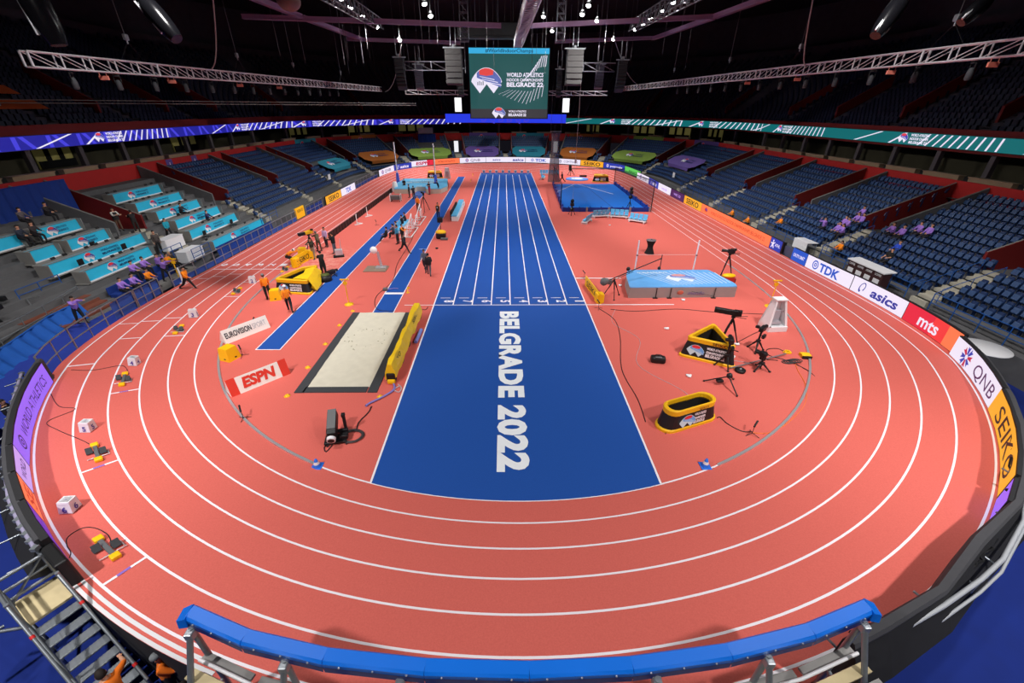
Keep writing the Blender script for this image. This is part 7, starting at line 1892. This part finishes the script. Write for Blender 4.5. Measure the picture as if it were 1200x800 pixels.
for y0, y1, x, z, l in ((33.0, 35.2, -25.2, .1, 'blue railing before the white topped desk'), (31.4, 33.6, -26.3, .5, 'blue railing beside the person in the dark grey shirt'), (22.8, 25.4, -28.3, .8, 'blue stair railing left of the cyan desks'), (44.6, 48.0, -25.6, .3, 'blue railing at the right end of the cyan desks')):
    o = thing('blue_railing', l, 'railing', (x, (y0 + y1) / 2, z)); L = y1 - y0; mb = MB()
    for h in (.35, .65, 1.0): mb.bar((0, -L / 2, h), (0, L / 2, h), .025, 5)
    for k in range(3): mb.bar((0, -L / 2 + L * k / 2, 0), (0, -L / 2 + L * k / 2, 1.0), .03, 5)
    mb.build('rail', BRAIL, o)
for k, (x, y, z) in enumerate(((-28.2, 27.2, 1.26), (-28.2, 30.8, 1.26), (-29.6, 30.0, 1.64), (-26.8, 37.6, .5), (-26.8, 41.8, .5), (-29.7, 39.2, 1.64))):
    o = thing('desk_chair', 'dark office chair behind a cyan desk, %s counted from the front' % nth[k], 'chair', (x + .1, y, z), R(-90), 'dark chairs behind the cyan desks'); mb = MB(); mb.box((0, 0, .45), (.44, .44, .07), bev=.03); mb.build('seat', BLACK, o); mb = MB(); mb.box((0, -.22, .75), (.42, .05, .4), bev=.03); mb.build('backrest', BLACK, o); mb = MB()
    for sx in (-.18, .18):
        for sy in (-.18, .18): mb.bar((sx, sy, 0), (sx, sy, .42), .015, 5)
    mb.build('leg_set', GREY, o)
# chairs the volunteers sit on: a row of blue covered seats
o = thing('volunteer_bench', 'blue covered bench under the purple volunteers', 'bench', (-25.75, 28.6, -.1)); mb = MB(); mb.box((0, 0, .22), (.5, 5.8, .42), bev=.03); mb.build('seat', BDRAPED, o); mb = MB(); mb.box((-.3, 0, .6), (.08, 5.8, .5), bev=.03); mb.build('backrest', BDRAPED, o)
mb = MB(); mb.box((-26.2, 27.5, -.35), (2.6, 10, .5)); struct('floor_volunteer_deck', mb, CONC)
# ------------------------------------------------------------------ right side: front rails, tables, cabinets
def frontrail(y0, y1, label):
    o = thing('spectator_railing', label, 'railing', (26.0, (y0 + y1) / 2, .1)); L = y1 - y0; mb = MB()
    for h in (.55, .8, 1.15): mb.bar((0, -L / 2, h), (0, L / 2, h), .025, 5)
    n = max(2, int(L / 1.4))
    for k in range(n + 1): mb.bar((0, -L / 2 + L * k / n, 0), (0, -L / 2 + L * k / n, 1.15), .03, 5)
    mb.bar((0, L / 2, 1.15), (.9, L / 2 + .1, 1.5), .025, 5); mb.bar((0, -L / 2, 1.15), (.9, -L / 2 - .1, 1.5), .025, 5)
    mb.build('rail', BRAIL, o)
ys = [9] + AR
for k, l in enumerate(('blue front railing of the nearest right block behind the red board', 'blue front railing of the right block behind the brown cabinet', 'blue front railing of the right block behind the short blue boards', 'blue front railing of the right block behind the orange board', 'blue front railing of the right block beyond the orange board')):
    frontrail(ys[k] + .9, ys[k + 1] - .9, l)
for k, y in enumerate(AR):
    for sg, w_ in ((-1, 'near'), (1, 'far')):
        o = thing('aisle_handrail', 'blue handrail on the %s side of the %s aisle of the right stand' % (w_, nth[k]), 'railing', (26.6, y + sg * .66, .5)); mb = MB(); mb.bar((0, 0, .9), (3.2, 0, .9 + 3.2 * RISE / TREAD), .022, 5)
        for q in (0, 1.6, 3.2): mb.bar((q, 0, q * RISE / TREAD - .1), (q, 0, .9 + q * RISE / TREAD), .022, 5)
        mb.build('rail', BRAIL, o)
o = thing('drinks_cabinet', 'brown four-door drinks cabinet with white top behind the white boards', 'cabinet', (25.35, 27.9, -.05), 0)
BRN = mat('cabinet_brown', rgb(62, 34, 36), .6)
for k in range(4):
    y = 1.2 - .8 * k; mb = MB(); mb.box((0, y, .75), (.6, .78, 1.5), bev=.02); mb.build('body', BRN, o)
    mb = MB(); mb.text('COFFEE', frame((-.31, y, 1.22), (0, -1, 0), (0, 0, 1)), .14, bold=.01, w=.55); mb.slot(0); mb.build('lettering', WHITE, o)
    mb = MB(); mb.box((-.31, y, .85), (.02, .5, .3)); mb.build('white_panel', WHITE, o)
mb = MB(); mb.box((.05, 0, 1.55), (.85, 3.4, .07), rot=(0, R(-6), 0)); mb.build('white_top', WHITE, o)
o = thing('table', 'white folding table at the foot of the right aisle behind the blue boards', 'table', (25.6, 35.3, -.3)); mb = MB(); mb.box((0, 0, 1.5), (.9, 1.9, .06), bev=.02); mb.build('table_top', WHITE, o); mb = MB(); mb.quad((-.46, -.9, .75), (-.46, .9, .75), (-.46, .9, 1.5), (-.46, -.9, 1.5)); mb.quad((-.43, -.9, .75), (-.43, .9, .75), (-.43, .9, 1.5), (-.43, -.9, 1.5))
for q in (-.3, .3): mb.box((-.465, q, 1.1), (.01, .03, .7))
mb.box((-.465, 0, 1.15), (.01, 1.6, .03)); mb.build('white_cloth', WHITE, o); mb = MB()
for sy in (-.85, .85):
    for sx in (-.4, .4): mb.bar((sx, sy, 0), (sx, sy, 1.5), .025, 5)
mb.build('leg_set', GREY, o)
o = thing('round_table', 'round white table top behind the red and white boards', 'table', (23.35, 17.55, -1.3)); mb = MB(); mb.lathe([(0, 2.08), (.98, 2.08), (1.0, 2.1), (.98, 2.13), (0, 2.13)], n=36); mb.build('table_top', WHITE, o); mb = MB(); mb.bar((0, 0, .05), (0, 0, 2.08), .06, 8); mb.lathe([(.4, 0), (.4, .04), (.06, .1)], n=16); mb.build('pedestal', GREY, o)
for t, l in ((T2(62.5), 'white notice stand among the seats below the right purple cover'), (T2(148.5), 'white notice boards at the foot of the far left stand'),):
    mb = MB(); q = ring(t, 1.0, .9); n_ = rdir(t); mb.box(q + Vector((0, 0, .55)), (.9, .06, 1.1), rot=(0, 0, math.atan2(n_.y, n_.x) + PI / 2)); mb.bar(q - Vector((0, 0, .4)), q, .03); tag(mb.build('notice_stand', WHITE), l, 'sign')
# upper stand orange banners, top left
for x0_, k0, l in ((40.5, 4, 'upper of two dark orange banners over the seats at the top left'), (40.0, 1.6, 'lower of two dark orange banners over the seats at the top left')):
    mb = MB(); t0, t1 = TL(46.2), TL(37.5)
    q = [ring(t, OU + TU * k + .5, ZU + RU * k + .85) for t in (t1, t0) for k in (k0, k0 + 1.4)]
    mb.quad(q[0], q[1], q[3], q[2]); F = frame((q[0] + q[3]) / 2 + Vector((.05, 0, .06)), q[2] - q[0], q[1] - q[0]); dome_logo(mb, F, .8)
    tag(mb.build('stand_banner', [mat('banner_burnt_orange', rgb(190, 84, 36), .8), logo_r, logo_n, logo_w]), l, 'banner')
# ------------------------------------------------------------------ the outside of the near bend: foam pad, tubes, deck, stairs, padded beam
FOAM = mat('foam_charcoal', rgb(62, 62, 66), .8, noise=.12, scale=6)
def foam(inn, out, label, drop=1.3):
    """rounded foam hood over the back of the boards; inn/out are its top edges"""
    mb = MB(); rr = []
    for (x, y, z), (x2, y2, z2) in zip(inn, out):
        p, q = Vector((x, y, z)), Vector((x2, y2, z2)); u = q - p
        rr.append([p - Vector((0, 0, drop)), p - Vector((0, 0, .1)), p + u * .2 + Vector((0, 0, .0)), p + u * .8, q + Vector((0, 0, -.08)), q - Vector((0, 0, .14)), q + u.normalized() * .42 - Vector((0, 0, 1.0))])
    n = 7; vs = [v for r_ in rr for v in r_]
    for j in range(n - 1):
        mb.slot(1 if j == n - 2 else 0); mb.add(vs, [(i * n + j, i * n + j + 1, (i + 1) * n + j + 1, (i + 1) * n + j) for i in range(len(rr) - 1)], j < n - 2)
    mb.slot(0); mb.add(vs[:n], [tuple(range(n))]); mb.add(vs[-n:], [tuple(range(n))])
    return tag(mb.build('foam_barrier', [FOAM, BLACKC]), label, 'barrier')
def lift(s, d, z): return tuple(trk(s, d, z))
I_ = [lift(s, 5.8, 1.0) for s in (19.6, 18, 17, 15.5, 14, 12.6, 11.6, 10.5)] + [(11.31, 6.63, 1.8), (9.08, 5.3, 1.95), (7.0, 4.47, 2.3), (6.0, 4.09, 2.4)]
O_ = [lift(s, 6.02, 1.0) for s in (19.6, 18, 17, 15.5, 14, 12.6, 11.6, 10.5)] + [(11.4, 6.36, 1.8), (9.23, 5.13, 1.95), (7.08, 4.25, 2.3), (6.1, 3.9, 2.4)]
foam(I_, O_, 'rounded charcoal foam hood behind the near right boards')
ss = span(-9.4, -18.2, .8)
foam([lift(s, 5.8, .98) for s in ss], [lift(s, 6.0, .98) for s in ss], 'rounded charcoal foam hood behind the near left boards')
o = thing('scaffold_handrail', 'grey scaffold tube handrail outside the near right bend', 'railing', (10.5, 5.6, 0)); B = Vector(o.location)
P = [Vector(p) for p in ((17.2, 10.6, 1.55), (15.2, 8.75, 1.55), (13.29, 7.13, 1.6), (11.6, 6.07, 1.6), (10.56, 5.58, 1.62), (9.09, 4.98, 1.7), (7.21, 4.28, 1.9), (6.3, 3.97, 1.95))]
mb = MB(); mb.tube([p - B for p in P], .05, 8); mb.tube([p - B + Vector((.06, -.1, -.35)) for p in P], .035, 8); mb.build('tube', mat('pale_tube', rgb(196, 200, 206), .4, .4), o); mb = MB()
for p in P[1:]: q = p - B; mb.bar((q.x, q.y, -1.3), q, .04, 6); mb.bar(q - Vector((0, 0, .25)), q + Vector((-.25, .4, -.15)), .03, 6)
mb.build('rail_post', STEEL, o); mb = MB(); rnd = random.Random(5); Q = [p - B + Vector((-.13, .22, -.1)) for p in P]; W2 = []
for a_, b_ in zip(Q[:-1], Q[1:]):
    for k in range(8): W2.append(a_ + (b_ - a_) * (k / 8) + Vector((rnd.uniform(-.06, .06), rnd.uniform(-.06, .06), rnd.uniform(-.08, .08))))
mb.tube(W2, .03, 5)
for k in range(0, len(W2), 4): mb.box(W2[k], (.09, .07, .07))
mb.build('cable_run', BLACK, o)
o = thing('scaffold_handrail', 'pale tube handrail outside the near left bend above the stairs', 'railing', (-14, 8.2, 0)); B = Vector(o.location)
P = [Vector(p) for p in ((-19.6, 14.3, 1.7), (-18.3, 12.7, 1.7), (-16.84, 11.0, 1.7), (-15.33, 9.45, 1.7), (-13.83, 8.1, 1.7), (-12.75, 7.3, 1.7), (-11.69, 6.6, 1.7))]
mb = MB(); mb.tube([p - B for p in P], .05, 8); mb.build('tube', mat('tube_lilac', rgb(176, 170, 200), .4, .4), o); mb = MB()
for i, p in enumerate(P):
    q = p - B; mb.bar((q.x, q.y, -1.3), q, .035, 6); mb.bar(q - Vector((0, 0, .3)), q + Vector((-.45, -.4, -.35)), .025, 5)
for k in range(22):
    f = k / 21 * (len(P) - 1.001); i = int(f); q = P[i].lerp(P[i + 1], f - i) - B; mb.box(q, (.13, .13, .1))
mb.build('rail_post', STEEL, o)
# white edge rails of the track between the stairs and the padded beam
for d, z, l in ((5.76, .012, 'inner white edge rail at the near left track rim'), (5.9, .012, 'outer white edge rail at the near left track rim')):
    mb = MB(); ss = span(-9.5, -5.0, .4); vs = []
    for s in ss: vs += [trk(s, d, z), trk(s, d + .075, z), trk(s, d + .075, z - .1), trk(s, d, z - .1)]
    mb.add(vs, [(4 * i + j, 4 * i + (j + 1) % 4, 4 * i + 4 + (j + 1) % 4, 4 * i + 4 + j) for i in range(len(ss) - 1) for j in range(4)]); tag(mb.build('edge_rail', WHITE), l, 'rail')
# padded beam on scaffold frames over the rim
o = thing('padded_beam', 'long curved bright blue padded beam over the near rim of the track', 'beam', (0, 3.2, 3.4)); B = Vector(o.location)
pb = [(-5.75, 4.12), (-4.6, 3.72), (-3.2, 3.43), (-1.6, 3.26), (0, 3.2), (1.6, 3.24), (3.2, 3.4), (4.7, 3.68), (5.95, 4.05)]
ZP = 3.5
segs_ = list(zip(pb[:-1], pb[1:]))
for i, (a, b) in enumerate(segs_):
    a, b = Vector((*a, ZP)), Vector((*b, ZP)); d = (b - a).normalized(); n_ = Vector((-d.y, d.x, 0)); rr = []
    for k in range(7):
        f = k / 6; sag_ = .015 * math.sin(PI * f); q = a + d * ((b - a).length * f) - B
        rr.append([q + n_ * .1 + Vector((0, 0, -.14)), q + n_ * .11 + Vector((0, 0, -.03)), q + n_ * .08 + Vector((0, 0, .02 - sag_)), q - n_ * .09 + Vector((0, 0, .0 - sag_)), q - n_ * .13 + Vector((0, 0, -.04)), q - n_ * .13 + Vector((0, 0, -.13))])
    mb = MB(); mb.loft(rr, False); mb.build('vinyl_cover', PADB, o)
    mb = MB(); q0, q1 = a - n_ * .135 - B, b - n_ * .135 - B; mb.quad(q0 + Vector((0, 0, -.12)), q1 + Vector((0, 0, -.12)), q1 + Vector((0, 0, -.27)), q0 + Vector((0, 0, -.27))); mb.quad(q0 + Vector((0, .03, -.27)), q1 + Vector((0, .03, -.27)), q1 + Vector((0, .03, -.12)), q0 + Vector((0, .03, -.12))); mb.build('dark_valance', PADD, o)
    mb = MB()
    for k in range(3): q = a + (b - a) * ((k + .5) / 3) - n_ * .138 - B + Vector((0, 0, -.07)); mb.ball(q, .018, 6, 4)
    mb.build('eyelet', ALU, o)
for i, sx in ((0, -1), (-1, 1)):
    p = Vector((*pb[i], ZP)) - B; q = Vector((*pb[1 if i == 0 else -2], ZP)) - B; d = (p - q).normalized(); mb = MB(); mb.loft([[p + Vector((0, y, z)) for y, z in ((-.17, -.2), (-.15, 0), (.1, .02), (.14, -.15))], [p + d * .22 + Vector((0, y - .04, z - .1)) for y, z in ((-.17, -.2), (-.14, -.02), (.06, .0), (.1, -.2))]], False); mb.build('folded_end', PADB, o)
for k, (x, y) in enumerate(((-5.7, 4.0), (-3.9, 3.5), (-2.0, 3.2), (0, 3.1), (2.0, 3.15), (3.9, 3.45), (5.85, 3.95))):
    o = thing('scaffold_brace', 'grey scaffold brace carrying the padded beam, %s from the left' % nth[k], 'frame', (x, y - .05, 0), 0, 'scaffold braces under the padded beam'); mb = MB(); mb.bar((0, 0, -1.3), (0, 0, 3.3), .05, 8); mb.build('post', STEEL, o)
    mb = MB(); mb.bar((0, -.05, 3.25), (.1 * (1 if x > 0 else -1), -2.3, -1.25), .05, 8); mb.build('raking_strut', STEEL, o); mb = MB(); mb.bar((0, 0, 1.6), (0, -.95, 1.5), .04, 6); mb.bar((0, 0, .3), (0, -1.6, .2), .04, 6); mb.bar((0, 0, 1.6), (0, -1.6, .2), .035, 6); mb.build('ledger', STEEL, o); mb = MB(); mb.box((0, -.03, 3.2), (.14, .2, .16), bev=.02); mb.build('coupler', GREY, o)
o = thing('walkway_deck', 'raised walkway of slatted plywood boards behind the padded beam', 'walkway', (0, 2.2, 2.4)); B = Vector(o.location)
for k in range(7):
    mb = MB(); off = .12 + .27 * k
    for i, (a, b) in enumerate(segs_):
        if (i + k) % 4 == 3 and k > 2: continue
        a, b = Vector((*a, 2.45)), Vector((*b, 2.45)); d = (b - a).normalized(); n_ = Vector((-d.y, d.x, 0)); e0, e1 = -n_ * off, -n_ * (off + .17); s0_, s1_ = d * .06, -d * .06
        v = [a + e0 + s0_ - B, b + e0 + s1_ - B, b + e1 + s1_ - B, a + e1 + s0_ - B]; w_ = [x - Vector((0, 0, .05)) for x in v]
        mb.add(v + w_, [(0, 1, 2, 3), (7, 6, 5, 4), (0, 4, 5, 1), (1, 5, 6, 2), (2, 6, 7, 3), (3, 7, 4, 0)])
    mb.build('plank', PLY if k % 2 else mat('grey_board', rgb(140, 138, 136), .6, noise=.15, scale=4), o)
for k, off in enumerate((.3, .85)):
    mb = MB(); mb.tube([Vector((x, y - off, 2.52)) - B for x, y in pb], .03, 8); mb.build('white_tube', mat('white_tube', rgb(225, 225, 228), .4), o)
mb = MB(); mb.tube([Vector((x, y - .4, 2.2)) - B for x, y in pb], .05, 8); mb.tube([Vector((x, y - 1.6, 2.2)) - B for x, y in pb], .05, 8); mb.build('bearer_tube', STEEL, o)
# timber landing and aluminium stairs at the near left
dirn = Vector((.862, -.507, 0)); out_ = Vector((-.507, -.862, 0))
base = Vector((-11.0, 5.72, 0))
o = thing('scaffold_stair', 'aluminium scaffold stair leading down from a plywood landing at the near left', 'stairs', base, math.atan2(dirn.y, dirn.x))
# local x runs down the stair along the track, local y towards the track (so -y is outwards)
W0, W1 = -.42, .42
mb = MB(); mb.box((-.55, .08, .62), (.98, 1.15, .06)); mb.build('landing', PLY, o)
ntr = 9
for k in range(ntr):
    x = .12 + .3 * k; z = .45 - .2 * k; mb = MB(); mb.box((x, (W0 + W1) / 2, z), (.26, W1 - W0 - .08, .045), bev=.01)
    for q in range(9): mb.box((x, W0 + .12 + q * (W1 - W0 - .24) / 8, z + .028), (.24, .02, .012))
    mb.build('tread', STEEL, o)
mb = MB()
for y in (W0, W1): mb.bar((0, y, .66), (.3 * ntr + .1, y, .66 - .2 * ntr), .035, 8); mb.bar((0, y, .5), (.3 * ntr + .1, y, .5 - .2 * ntr), .035, 8)
mb.build('stringer', STEEL, o); mb = MB()
for y in (W0, W1):
    mb.bar((0, y, 1.5), (.3 * ntr, y, 1.5 - .2 * ntr), .036, 8)
    for q in (0, 1.3, 2.6): mb.bar((q, y, .5 - .66 * q), (q, y, 1.5 - .667 * q), .035, 6)
mb.build('handrail', STEEL, o); mb = MB()
for y in (W0, W1): mb.bar((.72, y, 1.02), (.78, y, .98), .045, 8); mb.bar((2.3, y, -.03), (2.36, y, -.07), .045, 8)
mb.build('red_clip', RED, o); mb = MB()
for x in (-.95, 0):
    for y in (W0, W1): mb.bar((x, y, -1.3), (x, y, 1.55), .045, 8)
for z in (.85, 1.15, 1.5): mb.bar((-.95, W0, z), (-.95, W1, z), .04, 6); mb.bar((-.95, W0, z), (0, W0, z), .04, 6)
mb.bar((-.95, W0, .7), (-.95, W1, 1.5), .035, 6); mb.bar((-.95, W0 - .3, .3), (-.95, W0 - 1.5, .5), .04, 6); mb.bar((-.4, W0, .3), (-1.2, W0 - 1.2, .9), .04, 6); mb.bar((-.95, W0, 0), (0, W0, -1), .035, 6)
mb.build('scaffold_brace', STEEL, o)
tag(MB().box((0, 0, 0), (.5, .4, .28), bev=.03).build('grey_box', CONC, loc=base + dirn * -1.5 + out_ * .75 + Vector((0, 0, .9))), 'pale grey box on the scaffold at the left frame edge', 'box')
o = MB().box((0, 0, 0), (.95, .26, .95), bev=.05).build('speaker_cabinet', BLACK, loc=(-11.22, 6.5, 1.15), rot=(0, 0, math.atan2(dirn.y, dirn.x))); tag(o, 'black cabinet at the end of the near left boards above the landing', 'cabinet')
SB = o
# workers below
zf = -1.28
person('worker in orange shirt climbing the aluminium stair, seen from above', (-8.85, 4.42, -1.22), math.degrees(math.atan2(-dirn.y, -dirn.x)) - 90, (245, 120, 25), BK, 'climb', lean=20, bare=True)
person('worker in orange shirt with grey headset on the floor left of the padded beam', (-8.1, 4.85, -1.3), -60, (245, 118, 25), BK, 'hold', cap=(120, 124, 128), bare=True)
person('worker in orange shirt partly hidden behind the scaffold struts', (-7.15, 4.3, -1.3), 20, (245, 118, 25), BK, 'stand')
mb = MB(); mb.box((0, 0, 0), (.24, .3, .34), bev=.04); mb.tube([(-.08, 0, .16), (-.06, 0, .26), (.06, 0, .26), (.08, 0, .16)], .015, 5); tag(mb.build('yellow_bag', YEL, loc=(-7.7, 5.0, -.05)), 'yellow bag held beside the worker with grey headset', 'bag')
tag(MB().box((0, 0, 0), (1.3, .5, .3), bev=.08).build('yellow_cushion', YEL, loc=(5.6, 3.2, 1.3), rot=(0, 0, .4)), 'yellow padding under the right end of the padded beam', 'padding')
mb = MB(); mb.quad((-9.2, 5.2, -1.28), (-3.2, 3.2, -1.28), (-3.2, 2.2, -1.28), (-9.2, 4.2, -1.28)) if False else None
# ------------------------------------------------------------------ light
k_ = 0
def ff(p, tg, pw, l, **kw): flood(p, tg, pw, l, **kw)
PW = 17000
TRL_ = [(36, 12.2, -10, 36, .74), (40, 12.5, 20, 42, .3), (44, 13.0, 20, 46, .3), (49, 13.5, 16, 51, .15), (53, 13.9, 20, 60, .3), (58, 14.4, -14, 62, 1.15)]
for side, nm in ((-1, 'left'), (1, 'right')):
    for k, (y, x, tx, ty, pw) in enumerate(TRL_):
        ff((side * x, y, 17.9 + .04 * (y - 34)), (side * tx, ty, 0), PW * pw, 'bright floodlight, %s from the camera on the %s truss under the roof' % (nth[k], nm), size=95)
for k, (x, y, z) in enumerate(((-12.15, 58.5, 17.7), (12.6, 60.5, 18.2), (-6.6, 45, 17.9), (-6.6, 42, 18.2), (6.4, 42, 18.2), (6.4, 45, 18.1), (8.6, 50, 18.4), (3.6, 52, 19), (5, 57, 18.5))):
    ff((x, y, z), (x * .4, y - 6, 0), 0, 'single small floodlight among the hoists, %s of the scattered ones' % nth[k], r=.2, group='scattered floodlights', light=False)
    l_ = bpy.data.lights.new('rig_fill', 'POINT'); l_.energy = 130; l_.shadow_soft_size = .15; o = bpy.data.objects.new('rig_fill', l_); C.objects.link(o); o.location = (x, y, z + .5)  # fill light added beside each small lamp to brighten the roof beams
# added spots without lamp bodies, above camera and far bend, evening the floor light
for x in (-15, 15):
    for y, tx, ty, pw in ((-2, .33, 4, .62), (-2, 1.4, 6, .6), (10, .33, 16, .3), (10, 1.4, 18, .54), (24, .33, 30, .39), (24, 1.4, 32, .53), (77.5, .53, 78, .32), (77.5, 1.4, 72, .44), (84, .53, 90, .85), (84, 1.4, 84, .46)):
        spot((x, y, 20.5), (x * tx, ty, 0), PW * pw, 95, .9)
for x, l in ((-9.35, 'tall white lit panel left of the hanging screen'), (11.9, 'tall white lit panel right of the hanging screen')):
    o = thing('light_box', l, 'lamp', (x, 95, 10.3)); mb = MB(); mb.box((0, 0, 1.25), (1.45, .2, 2.6)); mb.build('frame', BLACK, o); mb = MB(); mb.quad((-.66, -.12, .05), (.66, -.12, .05), (.66, -.12, 2.45), (-.66, -.12, 2.45)); mb.build('glow_face', mat('panel_glow', (.97, .97, 1), .5, emit=1.1), o); mb = MB(); mb.bar((0, 0, 2.5), (0, 0, 17), .03); mb.build('hanging_rod', GREY, o)
o = thing('box_lamp', 'white box frame lamp hanging at the top right', 'lamp', (21.5, 31.5, 17.55)); mb = MB()
for a, b in (((-.9, 0, 0), (.6, 0, .1)), ((.6, 0, .1), (.6, 0, .7)), ((-.2, 0, .1), (-.2, 0, .6)), ((-.2, 0, .6), (.6, 0, .7))): mb.bar(a, b, .07, 6)
mb.box((-.3, 0, -.02), (1.4, .5, .08)); mb.build('frame', mat('lamp_white', (.9, .9, .92), .5, emit=.8), o); mb = MB(); mb.bar((0, 0, .6), (0, 0, 8), .03); mb.build('hanging_rod', GREY, o)
# ------------------------------------------------------------------ pieces that belong to a part hang under that part
SUB = {'lettering': ('lit_face', 'panel', 'body'), 'printed_mark': ('cyan_front',), 'emblem': ('black_wall',), 'rim_lettering': ('top_rim',), 'digit': ('shell', 'box'), 'lens': ('body', 'housing', 'lamp_head'),
       'viewfinder': ('body',), 'display_graphics': ('display_face',), 'lit_graphics': ('lit_face',), 'pale_letters': ('lit_face',), 'handle': ('body',), 'white_clip': ('fence_panel',), 'red_clip': ('handrail',), 'eyelet': ('vinyl_cover',),
       'dark_valance': ('vinyl_cover',), 'sector_line': ('blue_cover',), 'cover_seam': ('blue_cover',), 'side_mark': ('side_wall',), 'strap': ('side_wall',), 'white_panel': ('body',), 'white_band': ('body',), 'vent_hole': ('end_box',), 'coupler': ('post',), 'inner_panel': ('shell',), 'knob': ('shell',), 'hub': ('drum',), 'lid': ('drum',), 'spike_bar': ('rail',), 'sand_clods': ('sand',), 'laptop_screen': ('worktop',)}
base_ = lambda n: n.split('.')[0]
kids_ = {}
for o in SC.objects:
    if o.parent is not None: kids_.setdefault(o.parent.name, []).append(o)
for root, ch in list(kids_.items()):
    r = bpy.data.objects[root]
    if r.parent is not None: continue
    seen = {}
    for c in ch:
        n = base_(c.name)
        if n in SUB:
            for host in SUB[n]:
                hs = [k for k in ch if base_(k.name) == host]
                if hs:
                    i = seen.get(n, 0); seen[n] = i + 1
                    c.parent = hs[min(i, len(hs) - 1)]
                    break
